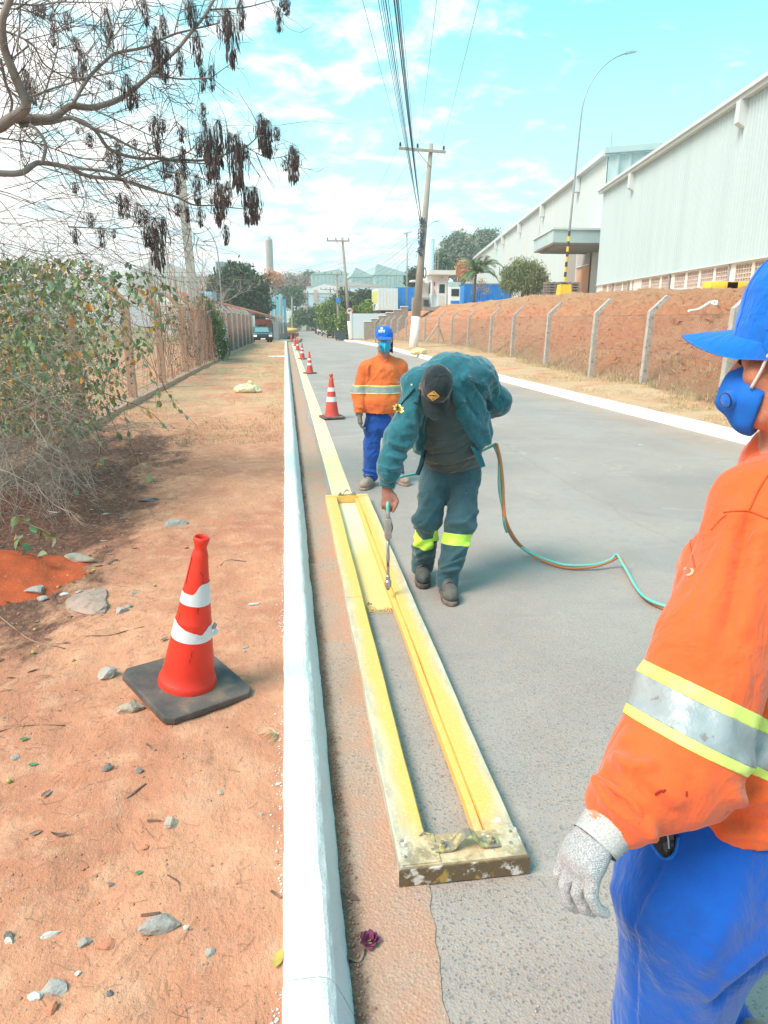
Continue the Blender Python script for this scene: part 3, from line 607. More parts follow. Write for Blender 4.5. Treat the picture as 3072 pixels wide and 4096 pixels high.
gb('wall',M['render'],.40,1.95,0,2.2,.98,2.72);gb('dado',M['ltblue'],.395,1.955,-.005,2.205,-.1,.98);gb('roof_slab',M['render'],.02,2.5,-.55,2.8,2.72,2.84)
for k,(x0,x1,y0,y1)in enumerate(((.02,2.5,-.55,-.47),(.02,.10,-.466,2.72),(2.42,2.5,-.466,2.72),(.02,2.5,2.72,2.8))):gb('parapet',M['render'],x0,x1,y0,y1,2.84,3.1)
d_=gb('door',M['white'],1.0,1.72,-.06,-.004,.02,2.05);gb('window',M['glass'],1.10,1.62,-.075,-.061,1.12,1.9,d_)
for k in range(9):MB().box((1.36,-.068,.15+k*.095),(.30,.012,.03),Matrix.Rotation(.5,3,'X')).part('louvre',M['white'],d_)
gb('door_frame',M['white'],.93,.999,-.08,0,0,2.12);gb('door_frame',M['white'],1.721,1.79,-.08,0,0,2.12);gb('door_frame',M['white'],.93,1.79,-.08,0,2.121,2.19)
gb('side_window',M['glass'],.37,.396,.5,1.5,1.1,2.1)
ww=MB();ww.lathe([(.001,-.02),(.1,0),(.13,.06),(.1,.14),(.001,.15)],10,(1.3,-.25,2.42));ww.tube([(1.0,-.1,2.44),(1.3,-.3,2.47)],.02,5);ww.part('wall_lamp',M['grey'],gh)
gb('sign',M['red'],.62,.72,-.02,-.006,1.75,2.1);mb=MB();mb.lathe([(.001,0),(.06,.01),(.06,.34),(.03,.4),(.02,.46)],8,(.62,-.1,1.05));mb.part('fire_extinguisher',mat('pink_red',(.6,.25,.24),.5),gh)
MB().tube([(.5,-.04,.1),(.5,-.04,2.2)],.02,6).part('conduit',M['grey'],gh)
gb('side_canopy',M['render'],-1.3,.01,.6,2.2,2.15,2.3);gb('lower_wall',M['concrete'],-1.1,.39,.7,2.0,-.4,.75);gb('bin',M['black'],-.22,.2,.15,.5,0,.55)
gb('side_block',M['render'],-.35,.38,1.2,2.1,.76,2.1)
gb('foundation',M['concrete'],-.3,2.0,-.02,2.2,-.42,-.11);
for px in(2,2.45,.9):MB().tube([(px,1,2.86),(px,1,3.5)],.015,4).part('roof_rod',M['steel'],gh)
tk=thing('water_tank','tall pale blue cylindrical water tank rising behind the guard house','water tank',(16.9,85,2.3));MB().lathe([(.60,0),(.60,7.9),(.001,8.0)],20).part('tank_shell',mat('tank_blue',(.50,.66,.70),.5,(.56,.7,.73),1,3),tk,True)
mb=MB()
for k in range(10):a=k/10*2*math.pi;mb.tube([(.62*math.cos(a),.62*math.sin(a),7.9),(.62*math.cos(a),.62*math.sin(a),9.0)],.015,4)
for z in(8.3,8.65,9.0):mb.tube([(.62*math.cos(k/16*2*math.pi),.62*math.sin(k/16*2*math.pi),z)for k in range(17)],.015,4)
mb.part('railing',M['white'],tk)
mb=MB()
for s_ in(.7,1.0):mb.tube([(s_,-.3,3),(s_,-.3,9)],.018,4)
for k in range(18):mb.tube([(.7,-.3,3.2+k*.33),(1.0,-.3,3.2+k*.33)],.012,4)
mb.part('ladder',M['white'],tk)
def ribs(root,name,m,x0,x1,y,z0,z1,n,d=.05):
 mb=MB();w=(x1-x0)/n
 for i in range(n):mb.bx(x0+i*w,x0+i*w+w*.55,y-d,y,z0,z1)
 return mb.part(name,m,root)
cn=thing('container','long bright blue container on the bank top between guard house and palm','container',(18.7,75,2.35))
MB().bx(0,5.2,0,2.4,0,2.5).part('body',M['blue'],cn);ribs(cn,'ribbed_side',M['blue'],.1,5.1,-.002,.1,2.4,18);MB().bx(-.05,5.25,-.07,2.45,2.5,2.62).part('roof',M['grey'],cn)
def truck(x,y,z,bw,bh,m,label,front=None,side=None):
 r=thing('truck',label,'truck',(x,y,z));MB().bx(0,bw,0,7,1.0,1.0+bh).part('cargo_box',m,r)
 ribs(r,'rear_doors',front or m,.06,bw-.06,-.002,1.08,.94+bh,6,.04);MB().bx(.1,bw-.1,.2,6.8,.62,.999).part('chassis',M['dark'],r)
 for wx in(.3,bw-.3):
  mb=MB();mb.lathe([(.001,-.14),(.3,-.14),(.45,-.12),(.45,.12),(.3,.14),(.001,.14)],14,(wx,1.2,.45),Matrix.Rotation(math.pi/2,3,'Y'));mb.part('wheel',M['black'],r)
 for lx in(.25,bw-.25):MB().bx(lx-.15,lx+.15,-.06,0,.72,.86).part('tail_light',M['red'],r)
 return r
q=at(1520,1240,100)
t1=truck(q[0]-.3,100,1.4,1.9+.9,2.9,mat('truck_white',(.66,.72,.72),.5),'white lorry with ribbed rear doors parked at the yard gate, yellow patch on its side');
MB().bx(-.03,-.003,.5,6.4,2.0,3.6).part('side_stripe',mat('truck_yellow_green',(.60,.62,.18),.5),t1)
q=at(1580,1240,104);t2=truck(q[0]+.1,104,1.5,3.0,3.1,M['blue'],'blue ribbed lorry parked right beside the white lorry')
q=at(1850,1215,72);t3=thing('truck','white and blue truck cab peeking out left of the blue container','truck',(q[0]-1.05,73,2.2))
MB().bx(0,1.0,0,2.0,.5,2.3).part('cab',M['white'],t3);MB().bx(.1,.9,-.03,-.003,1.4,2.1).part('windscreen',M['glass'],t3);MB().bx(.05,.95,-.04,-.003,.6,.95).part('grille',M['blue'],t3)
for lx in(.2,.8):mb=MB();mb.lathe([(.001,-.1),(.35,-.1),(.35,.1),(.001,.1)],12,(lx,.7,.35),Matrix.Rotation(math.pi/2,3,'Y'));mb.part('wheel',M['black'],t3)
sw=thing('stepped_wall','grey block wall stepping down from the guard house with white coping','wall',(9.2,68,-.5))
for k in range(6):
 x0=7.6+k*.72;MB().bx(x0-9.2,x0+.72-9.2,2,2.25,0,1.6+k*.28).part('wall_step',M['concrete'],sw);MB().bx(x0-9.22,x0+.74-9.2,1.96,2.29,1.6+k*.28,1.68+k*.28).part('coping',M['white'],sw)
gt=thing('entrance_screen','low white wall panel beside the road gate behind the concrete fence','wall',(6.6,74,-.6));MB().bx(.2,3.6,0,.25,0,2.5).part('panel',mat('panel_blue_white',(.62,.72,.76),.6),gt);MB().bx(0,.19,-.05,.3,0,2.7).part('pier',M['render'],gt)
for k in range(4):MB().bx(3.61+k*.0,4.0,-.02,.27,.0+k*.6,.58+k*.6).part('stepped_pier',M['render'],gt)
# === poles, wires, fences
M['wire']=mat('black_cable',(.07,.12,.17),.7);M['insul']=mat('insulator',(.04,.04,.05),.3,spec=.6)
M['pole']=mat('pole_concrete',(.40,.355,.30),.9,(.30,.265,.23),2.5,6,bump=.3,bscale=30,stretch=(1,1,.3));M['rust']=mat('dirty_steel',(.17,.14,.12),.8)
def sag(a,b,s,n=14):
 a=Vector(a);b=Vector(b);return[a.lerp(b,i/n)-Vector((0,0,4*s*(i/n)*(1-i/n)))for i in range(n+1)]
def utility_pole(x,y,z,h,r0,r1,lean,label,arm=2.5,armoff=-.55,paint=1.9,sign=False,base_col=True,az=0.,seg=10):
 root=thing('utility_pole',label,'utility pole',(x,y,z),'utility poles along the road')
 L=lambda q:Vector((lean*q/h,0,q))
 MB().tube([L(paint),L(h*.5),L(h)],[r0*.93,(r0+r1)/2,r1],seg).part('pole',M['pole'],root,True)
 MB().tube([L(-.3),L(paint-.001)],[r0*1.02,r0*.95],seg).part('painted_foot',M['whitewash'],root,True)
 za=h-.35
 if arm:
  c=L(za);R=Matrix.Rotation(az,3,'Y');MB().box(c+Vector((armoff,-r1-.06,0)),(arm/2,.05,.065),R).part('crossarm',M['timber']if False else M['pole'],root)
  for t_ in(-arm/2+.08,-arm/2+arm*.40,arm/2-.10):
   mb=MB();p=c+Vector((armoff+t_,-r1-.06,.06-math.tan(az)*t_));prof=[(.02,0),(.02,.05),(.085,.06),(.03,.1),(.08,.12),(.03,.16),(.07,.18),(.02,.24),(.001,.26)]
   mb.lathe(prof,8,p);mb.part('insulator',M['insul'],root)
  MB().tube([c+Vector((armoff-.25,-r1-.06,-.06)),L(za-.75)+Vector((0,-r1,0))],.018,5).part('brace',M['steel'],root)
  MB().lathe([(r1+.03,0),(r1+.03,.05)],10,L(za-.78)).part('clamp',M['steel'],root)
 return root,L
mp,PL=utility_pole(7.12,40,-.25,10.65,.27,.11,.85,'large leaning concrete utility pole with white painted foot and wooden crossarm, nearest the camera',az=.045,arm=2.5,armoff=-.48)
for z in(5.2,5.6,6.3,6.8,4.9,7.3):MB().lathe([(.22-.012*z+.02,0),(.22-.012*z+.02,.05)],10,PL(z)).part('clamp',M['steel'],mp)
mb=MB();rr=random.Random(3)
for k in range(46):
 z=rr.uniform(5.1,7.0);c=PL(z)+Vector((-.12,-.2,0));mb.tube([c+Vector([rr.uniform(-.25,.2)for _ in range(3)])for _ in range(4)],.016,4)
mb.part('cable_clutter',M['wire'],mp)
mb=MB();mb.tube([PL(4.2)+Vector((.25+.07*math.cos(a),-.1,.28*math.sin(a)))for a in np.linspace(0,6.28,12)],.03,5);mb.part('cable_coil',M['black'],mp)
P2=(6.75,75,-.95);p2,PL2=utility_pole(*P2,10.2,.22,.1,-.75,'slimmer utility pole carrying the round speed limit sign, further down the road',arm=2.3,armoff=-.45,paint=2.1)
sg=thing('speed_sign','round white speed limit sign reading 40 with a red ring, strapped to the pole','road sign',(6.62,74.7,2.15))
MB().lathe([(.001,0),(.36,0),(.36,.02),(.001,.02)],28,(0,0,0),Matrix.Rotation(math.pi/2,3,'X')).part('disc',M['white'],sg)
MB().lathe([(.29,.021),(.37,.021),(.37,.03),(.29,.03),(.29,.021)],28,(0,0,0),Matrix.Rotation(math.pi/2,3,'X')).part('ring',M['red'],sg)
def text_mesh(txt,size,bold=0.0,ext=.002):
 cu=bpy.data.curves.new('lettering','FONT');cu.body=txt;cu.size=size;cu.align_x='CENTER';cu.align_y='CENTER';cu.offset=bold;cu.extrude=ext;cu.resolution_u=3
 o=bpy.data.objects.new('tmp',cu);COL.objects.link(o);dg=bpy.context.evaluated_depsgraph_get();me=bpy.data.meshes.new_from_object(o.evaluated_get(dg));bpy.data.objects.remove(o);return me
me=text_mesh('40',.40,.012);me.transform(Matrix.Rotation(math.pi/2,4,'X'));o=link('lettering',me,M['black'],sg,(0,-.035,0))
MB().box((.0,-.12,3.7),(.17,.08,.3)).part('meter_box',M['dark'],p2);MB().tube([Vector((.25+.16*math.cos(a),-.15,2.9+.32*math.sin(a)))for a in np.linspace(0,6.28,14)],.035,5).part('cable_coil',M['black'],p2)
others=[(7.3,100,-1.5,8.9,-.1,'utility pole behind the sign pole with blue box and single crossarm'),(8.2,125,-1.9,8.2,-.4,'third utility pole down the road, rising from the roadside trees'),(8.9,150,-2,7.6,-.3,'thin far utility pole between the roadside trees'),(8.8,172,-2.2,7.5,.2,'double armed far utility pole over the trees'),(7.2,200,-2.3,7.6,.1,'farthest utility pole at the bend of the road')]
pts_poles=[(Vector((7.12+.85*.95,40,10.1)),1),(Vector((6.75-.75,75,8.95)),1)]
for(x,y,z,h,ln,lb)in others:
 r_,_l=utility_pole(x,y,z,h,.2,.11,ln,lb,arm=2.4,armoff=-.5,paint=1.6,seg=7)
 if y==100:MB().box((0,-.3,5.2),(.3,.12,.3)).part('transformer_box',M['blue'],r_)
tf=thing('transformer_frame','steel frame with three crossbars far off over the bend','pylon',(3.9,185,-2.3));MB().tube([(0,0,0),(0,0,9.6)],.12,6).part('pole',M['rust'],tf);MB().tube([(2,0,0),(2,0,9.9)],.12,6).part('pole',M['rust'],tf)
for k,z in enumerate((9.3,7.9,6.6)):MB().box((.4,-.1,z),(1.7,.06,.08)).part('crossbar',M['rust'],tf)
wg='overhead cables'
def wire(pts,r,label,n=4):tag(MB().tube(pts,r*.5,n,cap=False).wpart('overhead_cable',M['wire']),label,'cable',wg)
ins=[at(1599,560,40),at(1676,568,40),at(1768,578,40)]
for(q,top,lb)in zip(ins,[(1464,0),(1741,0),(1905,0)],['outer left high voltage wire running up out of the picture','middle high voltage wire rising from the crossarm','outer right high voltage wire rising from the crossarm end']):
 e=at(top[0],top[1],17);d=Vector(e)-Vector(q);wire(sag(q,Vector(q)+d*1.9,.25,20),.012,lb)
for k,(px0,px1,rr_)in enumerate(((1530,1682,.012),(1547,1683,.014),(1556,1684,.022),(1566,1684,.012),(1588,1686,.03),(1597,1686,.03),(1603,1688,.018),(1612,1690,.010),(1540,1680,.010))):
 q=at(px1,880+12*(k%4),39.8);e=at(px0,0,13);d=Vector(e)-Vector(q);wire(sag(q,Vector(q)+d*1.6,.35,22),rr_,['','','thick bundled cable on the left of the steep bundle','','thickest bundled cable rising steeply from the pole','thick bundled cable just right of the thickest one'][k]if rr_>.019 else['thin telephone cable rising steeply, leftmost of the bundle','thin telephone cable rising steeply, second from the left in the bundle','','thin telephone cable rising steeply just left of the thickest cable','','','thin telephone cable touching the thick cables on their right','rightmost thin telephone cable of the steep bundle','thin telephone cable fanning out left of the bundle'][k])
i2=[at(1343,972,75),at(1377,970,75),at(1425,972,75)]
for q,e,lb in zip([at(1592,590,40),at(1660,600,40),at(1755,612,40)],i2,['left wire hanging from the near crossarm to the far pole','middle wire hanging from the near crossarm to the far pole','right wire hanging from the near crossarm to the far pole']):wire(sag(q,e,.9,18),.014,lb)
for k in range(8):
 q=at(1680-2*k,890+14*k,40);e=Vector((6.2+.1*(k%3),75,7.2-.42*k));wire(sag(q,e,.5+.14*(k%4),16),.013,'low telephone cable sagging between the two nearest poles, '+['highest','second highest','third highest','fourth highest','fifth highest','sixth highest','second lowest','lowest'][k]+' of eight')
for k in range(5):
 e0=Vector((6.1,75,8.9-.8*k));e1=Vector((7.0,100,6.9-.6*k));wire(sag(e0,e1,.4,10),.015,'cable between the sign pole and the pole behind it, '+['topmost','second from top','middle one','second lowest','lowest'][k]+' of five')
for k,(y0_,y1_)in enumerate(((1026,1108),(1034,1118),(1046,1146),(1065,1160))):wire(sag(at(1385,y0_,75),at(760,y1_,60),.6,16),.018,'cable crossing the sky to the left side of the street, '+['topmost','second from top','third from top','lowest'][k]+' of four')
def fence_post(root,x,y,z,h,arm,side,w=.055,name='post',lean=0.):
 mb=MB();rr=.75*arm
 a=[Vector((-w,-w,0)),Vector((w,-w,0)),Vector((w,w,0)),Vector((-w,w,0))]
 P=[Vector((0,0,-.2)),Vector((lean,0,h)),Vector((lean+side*rr,0,h+rr*1.0))];vs=[]
 k=.9
 for q,sx in zip(P,(1,.95,.8)):
  for c in a:vs.append(q+Vector((c.x*sx,c.y*sx,side*-c.x*.4 if q is P[1]else 0)))
 fs=[(i*4+j,i*4+(j+1)%4,(i+1)*4+(j+1)%4,(i+1)*4+j)for i in range(2)for j in range(4)]+[(3,2,1,0),(8,9,10,11)]
 mb.add([v+Vector((x,y,z))for v in vs],fs);return mb.wpart(name,root['_m']if False else M[root['pm']],root)
def chain_link(root,m,P,h,z0,pitch=.075,r=.0022,name='wire_mesh'):
 """diagonal wires between successive base points"""
 V=[];F=[]
 def bar(a,b):
  n=len(V);d=(b-a).normalized();s=d.cross(Vector((0,1,.01))).normalized()*r;u=d.cross(s).normalized()*r
  for e in(a,b):V.extend([tuple(e+s),tuple(e-s*.5+u*.9),tuple(e-s*.5-u*.9)])
  for i in range(3):F.append((n+i,n+(i+1)%3,n+3+(i+1)%3,n+3+i))
 for A,B in zip(P[:-1],P[1:]):
  A=Vector(A);B=Vector(B);L=(B-A).length;ex=(B-A)/L;k=-h
  while k<L:
   for s in(1,-1):
    u0,u1=(k,k+h)if s>0 else(k+h,k);t0,t1=0.,1.
    def U(t):return u0+(u1-u0)*t
    if u0<u1:t0=max(0,-u0/h);t1=min(1,(L-u0)/h)
    else:t0=max(0,(u0-L)/h);t1=min(1,u0/h)
    if t1-t0>.02:bar(A+ex*U(t0)+Vector((0,0,z0+h*t0)),A+ex*U(t1)+Vector((0,0,z0+h*t1)))
   k+=pitch*1.414
 o=world(name,np_mesh(name,V,F),m,root);o['kind']='stuff';return o
M['mesh_wire']=mat('galvanised_wire',(.28,.24,.21),.7);M['rusty_mesh']=mat('rusty_wire',(.36,.20,.14),.85,(.24,.17,.14),5,3)
M['redpost']=mat('earth_stained_concrete',(.44,.29,.21),.9,(.53,.31,.20),3,5,bump=.4,bscale=40,c3=(.33,.28,.24),s3=11)
M['greypost']=mat('grey_concrete_post',(.38,.36,.33),.9,(.50,.46,.41),6,5,bump=.5,bscale=40,c3=(.16,.14,.13),s3=13,lo3=.58,hi3=.68)
fr=thing('concrete_post_fence','wire mesh fence on bent grey concrete posts along the foot of the red earth bank','fence',(7.3,11,.12));fr['pm']='greypost'
py_=[8.2,11.07,15.49,17.91,22.06,28.25,31.6,38.4,43.2,45.7]
yy=8.2;PR=[]
pos=[(6.95,8.2),(7.29,11.07),(8.16,15.49),(7.95,17.91),(8.24,22.06),(9.1,28.25),(9.15,31.61),(9.86,38.39),(10.05,43.22),(9.75,45.7),(9.5,49),(9.3,52),(9.2,55),(9.0,58),(8.9,61),(8.8,64),(8.7,67),(8.6,70),(8.5,73),(8.4,76),(8.3,79),(8.2,82),(8.2,85)]
for x,y in pos:
 z=float(zr(y))+.13;fence_post(fr,x,y,z,1.66,.5,1,.06,lean=.05);PR.append((x,y,z))
for s_ in(-1,1):MB().tube([(9.55+s_*.75,45.8,PR[9][2]-.1),(9.75,45.7,1.15)],.05,5).wpart('post_brace',M['greypost'],fr)
chain_link(fr,M['mesh_wire'],PR[:7],1.55,.04,.075,.0016);chain_link(fr,M['mesh_wire'],PR[6:],1.5,.04,.16,.004)
for k in range(3):
 z=1.60-.8*k+.0;o=MB()
 for a,b in zip(PR[:-1],PR[1:]):o.tube([Vector(a)+Vector((.05,0,z)),Vector(b)+Vector((.05,0,z))],.005,3)
 o.wpart('strand_wire',M['mesh_wire'],fr)
fl=thing('concrete_post_fence','rust stained mesh fence on bent reddish posts along the left side of the dirt verge','fence',(-2.75,13.6,.1));fl['pm']='redpost'
def FLX(y):return float(np.interp(y,[3,10,20,30,48,60],[-2.75,-2.88,-2.80,-2.60,-2.10,-1.75]))
PLs=[]
for y in(3.6,6.9,10.3,13.64,16.8,20.4,22.9,26.5,29.6,32,34.5,37,39.5,42,44.5,47.2):
 x=FLX(y);z=float(zr(y))+.14;fl['pm']='redpost' if y<27 else 'greypost';fence_post(fl,x,y,z,1.75 if y>25 else 1.8,.55,-1,.07);PLs.append((x,y,z))
chain_link(fl,M['rusty_mesh'],PLs[:6],1.75,.1,.08,.0022);chain_link(fl,M['rusty_mesh'],PLs[5:9],1.75,.1,.09,.004);chain_link(fl,M['rusty_mesh'],PLs[8:],1.7,.1,.13,.007)
o=MB()
for a,b in zip(PLs[:-1],PLs[1:]):
 for z in(.2,1.0,1.8):o.tube([Vector(a)+Vector((-.02,0,z)),Vector(b)+Vector((-.02,0,z))],.006,3)
 for q in(.15,.33,.5):o.tube([Vector(a)+Vector((-q,0,1.78+q)),Vector(b)+Vector((-q,0,1.78+q))],.005,3)
o.wpart('strand_wire',M['rusty_mesh'],fl)
fs_=MB()
for a,b in zip(PLs[:-1],PLs[1:]):
 a=Vector(a);b=Vector(b);fs_.prism([a+Vector((-.12,0,-.2)),a+Vector((.14,0,-.2)),a+Vector((.12,0,.10)),a+Vector((-.12,0,.12))],a,b)
fs_.wpart('footing',M['redpost'],fl)
wl_=MB();wl_.prism([(-3.3,28,-.3),(-3.1,28,-.3),(-3.1,28,1.55),(-3.3,28,1.55)],(-3.3,28,0),(-2.75,51,0));tag(wl_.wpart('plaster_wall',mat('faded_pink_plaster',(.47,.24,.19),.9,(.58,.42,.36),.8,6,bump=.3)),'low faded red plaster wall just behind the far stretch of the left fence','wall')
# --- foliage
def leaf_mat(name,c,c2,c3=None):
 t=NT(mat(name,c,.6,spec=.3));o_=t.N.new('ShaderNodeNewGeometry');p=o_.outputs['Position'];rnd=o_.outputs['Random Per Island']
 col=t.mix(t.ramp(rnd,0,1,smooth=False),c,c2)
 col=t.mix(t.math('MULTIPLY',t.ramp(t.noise(p,.9,4,.6),.4,.62),.55),col,tuple(q*1.35 for q in c2))
 if c3:col=t.mix(t.math('MULTIPLY',t.ramp(rnd,.86,.9),.9),col,c3)
 t.b.inputs['Subsurface Weight'].default_value=0
 return t.out(col)
def foliage_np(blobs,n_clump,n_leaf,leaf,clump_r,seed=0,droop=0.,bias=.72,aspect=.45):
 R=np.random.RandomState(seed);B=np.array([b[0]for b in blobs],float);Rr=np.array([b[1]if hasattr(b[1],'__len__')else(b[1],)*3 for b in blobs],float)
 vol=(Rr.prod(1))**(2/3);idx=R.choice(len(blobs),n_clump,p=vol/vol.sum());d=R.randn(n_clump,3);d/=np.linalg.norm(d,axis=1)[:,None]
 rad=bias+(1.05-bias)*R.rand(n_clump)**.7;lump=1+.22*fbm(d*2.1+idx[:,None]*3.3,3);c=B[idx]+d*Rr[idx]*(rad*lump)[:,None]
 c=np.repeat(c,n_leaf,0);o=R.randn(len(c),3)*clump_r*np.array([1,1,.75]);c=c+o
 if droop:c[:,2]-=np.abs(R.randn(len(c)))*droop
 n=len(c);u=R.randn(n,3);u/=np.linalg.norm(u,axis=1)[:,None]
 if droop:u=u*np.array([.35,.35,1])+np.array([0,0,-.8]);u/=np.linalg.norm(u,axis=1)[:,None]
 w=np.cross(u,R.randn(n,3));w/=np.linalg.norm(w,axis=1)[:,None];s=leaf*(.6+.8*R.rand(n))[:,None]
 V=np.stack([c-u*s,c+w*s*aspect,c+u*s,c-w*s*aspect],1).reshape(-1,3);F=np.arange(4*n).reshape(-1,4);return V,F
def tree(name,label,base,blobs,leafm,n=900,m=10,leaf=.12,cr=.3,trunk=.2,seed=0,droop=0.,grp=None,bias=.6,barkm=None,stems=1,aspect=.45,cat='tree'):
 root=thing(name,label,cat,base,grp);V,F=foliage_np(blobs,n,m,leaf,cr,seed,droop,bias,aspect);link('crown',np_mesh('crown',V,F),leafm,root)
 rr=random.Random(seed);mb=MB();top=min(b[0][2]for b in blobs)
 for b in blobs[:9]:
  c=Vector(b[0]);fork=Vector((rr.uniform(-.1,.1),rr.uniform(-.1,.1),max(.3,top*.45)));mid=fork.lerp(c,.5)+Vector((rr.uniform(-.2,.2),rr.uniform(-.2,.2),.1));mb.tube([fork,mid,c],[trunk*.55,trunk*.35,trunk*.12],6)
 for k in range(stems):ox=(k-(stems-1)/2)*trunk*3;mb.tube([(ox*1.5,0,-.3),(ox,.03,max(.3,top*.45)),(ox*.5,0,max(.4,top*.6))],[trunk,trunk*.75,trunk*.6],7)
 mb.part('trunk',barkm or M['bark'],root,True);return root
M['bark']=mat('bark',(.16,.115,.09),.95,(.24,.19,.15),6,5,bump=.6,bscale=30)
G1=leaf_mat('dark_green_leaves',(.035,.062,.022),(.085,.115,.040),(.20,.12,.06));G2=leaf_mat('bright_green_leaves',(.10,.17,.03),(.21,.28,.06))
G3=leaf_mat('mid_green_leaves',(.055,.095,.035),(.12,.165,.06));G4=leaf_mat('grey_green_leaves',(.12,.16,.10),(.22,.25,.15),(.42,.33,.2))
G5=leaf_mat('dry_pink_brown_leaves',(.26,.20,.15),(.38,.29,.20),(.55,.30,.16));G6=leaf_mat('willow_leaves',(.13,.17,.07),(.23,.26,.13));G7=leaf_mat('orange_flowers',(.60,.22,.07),(.65,.30,.12))
def blobs_px(lst,Y,base):
 out=[]
 for(px,py,rpx,*rest)in lst:
  p=at(px,py,Y+(rest[0]if rest else 0));k=Y*.97/FPX;out.append(((p[0]-base[0],p[1]-base[1],p[2]-base[2]),(rpx*k,rpx*k*.9,rpx*k*(rest[1]if len(rest)>1 else.9))))
 return out
def pxtree(name,label,bx_,Y,bz,lst,leafm,**k):q=at(bx_,1200,Y);b=(q[0],Y,bz);return tree(name,label,b,blobs_px(lst,Y,b),leafm,**k)
pxtree('mango_tree','big dark round leafy tree behind the red roofed house',960,92,-1.2,[(940,1130,62),(890,1150,50),(1010,1150,55),(960,1190,75),(880,1200,48),(1040,1210,42),(920,1095,34),(980,1100,36),(1000,1235,60),(910,1240,55)],G1,n=1500,m=12,leaf=.26,cr=.42,trunk=.4,seed=2,bias=.5)
tg='trees lining the right side of the road'
pxtree('leafy_tree','broad bright yellow green tree beside the sign pole, largest of the roadside row',1420,88,-1.2,[(1395,1290,42),(1440,1275,44),(1480,1290,38),(1390,1330,38),(1430,1325,40),(1460,1240,28),(1480,1320,34),(1425,1255,28)],G2,n=1000,m=11,leaf=.18,cr=.3,trunk=.18,seed=3,grp=tg)
pxtree('leafy_tree','tall bright green tree with darker heart, left of the widest roadside tree',1330,108,-1.6,[(1320,1235,30),(1305,1265,28),(1300,1295,26),(1325,1280,34),(1345,1250,24),(1290,1245,20),(1335,1305,22)],G2,n=800,m=10,leaf=.2,cr=.33,trunk=.2,seed=4,grp=tg)
pxtree('leafy_tree','mid green roadside tree mixed with reddish twigs behind the parked white cars',1350,112,-1.6,[(1355,1240,32),(1340,1215,24),(1372,1205,22),(1370,1270,30),(1350,1290,28)],G3,n=700,m=10,leaf=.2,cr=.33,trunk=.2,seed=5,grp=tg)
pxtree('leafy_tree','dark green tree leaning over the far end of the road',1260,150,-2,[(1250,1260,24),(1235,1280,20),(1270,1250,22),(1262,1280,22),(1220,1265,16),(1200,1255,14),(1195,1280,14)],G3,n=800,m=9,leaf=.26,cr=.45,trunk=.25,seed=6,grp=tg)
pxtree('leafy_tree','small pale green tree at the road bend, farthest left of the row',1180,170,-2.1,[(1178,1278,12),(1186,1292,12),(1175,1296,10)],G2,n=260,m=8,leaf=.28,cr=.4,trunk=.2,seed=7,grp=tg)
pxtree('leafy_tree','dark green tree rising behind the sign pole',1400,122,-1.7,[(1390,1200,26),(1372,1180,20),(1440,1195,30),(1470,1190,26),(1410,1215,26),(1475,1215,26)],G1,n=800,m=9,leaf=.24,cr=.4,trunk=.22,seed=8,grp=tg)
pxtree('leafy_tree','airy green tree with pale trunk between the blue wall and the far sheds',1180,175,-2,[(1165,1180,20),(1185,1165,18),(1150,1170,18),(1190,1195,20),(1160,1210,20)],G3,n=420,m=9,leaf=.3,cr=.6,trunk=.3,seed=9)
pxtree('eucalyptus_tree','tall airy grey green tree left of centre, behind the guard house roof',1830,165,2.5,[(1800,985,34),(1840,960,34),(1790,1030,36),(1835,1020,40),(1880,1000,34),(1850,1070,46)],G4,n=1100,m=9,leaf=.3,cr=.55,trunk=.5,seed=10,bias=.55)
pxtree('eucalyptus_tree','tallest grey green tree against the sky, behind the far warehouse eave',1930,175,2.5,[(1930,955,34),(1965,950,30),(1900,975,32),(1950,1000,40),(1975,985,28),(1905,1040,44),(1940,1070,40)],G4,n=1200,m=9,leaf=.3,cr=.55,trunk=.5,seed=11,bias=.55)
pxtree('flowering_tree','orange flowered tree below the tall grey green trees',1850,150,2.5,[(1850,1060,16),(1840,1085,20),(1860,1100,16)],G7,n=240,m=8,leaf=.26,cr=.4,trunk=.3,seed=12)
pxtree('leafy_tree','olive tree hugging the right edge of the water tank',1760,140,2.4,[(1760,1035,22),(1775,1060,26),(1755,1075,20),(1790,1085,22)],G3,n=420,m=9,leaf=.28,cr=.45,trunk=.3,seed=13)
pxtree('leafy_tree','dark tree showing between the utility pole and the light mast',1650,130,1.5,[(1655,1095,20),(1640,1120,16),(1662,1130,20),(1650,1180,22)],G1,n=360,m=9,leaf=.24,cr=.4,trunk=.3,seed=14)
q=at(2080,1190,58)
pxtree('willow_tree','round weeping grey green tree on the bank top in front of the far warehouse',2100,58,2.7,[(2085,1065,42),(2130,1080,46),(2045,1090,40),(2160,1110,34),(2090,1110,50),(2040,1125,36),(2140,1130,40)],G6,n=1500,m=12,leaf=.10,cr=.18,trunk=.16,seed=15,droop=.32,bias=.45,stems=2,aspect=.28)
pxtree('small_tree','small half bare tree with brownish leaves in front of the blue container',1918,66,2.6,[(1905,1150,14),(1930,1145,16),(1945,1165,14),(1895,1170,12),(1925,1125,10)],G5,n=120,m=5,leaf=.07,cr=.16,trunk=.04,seed=16,bias=.2)
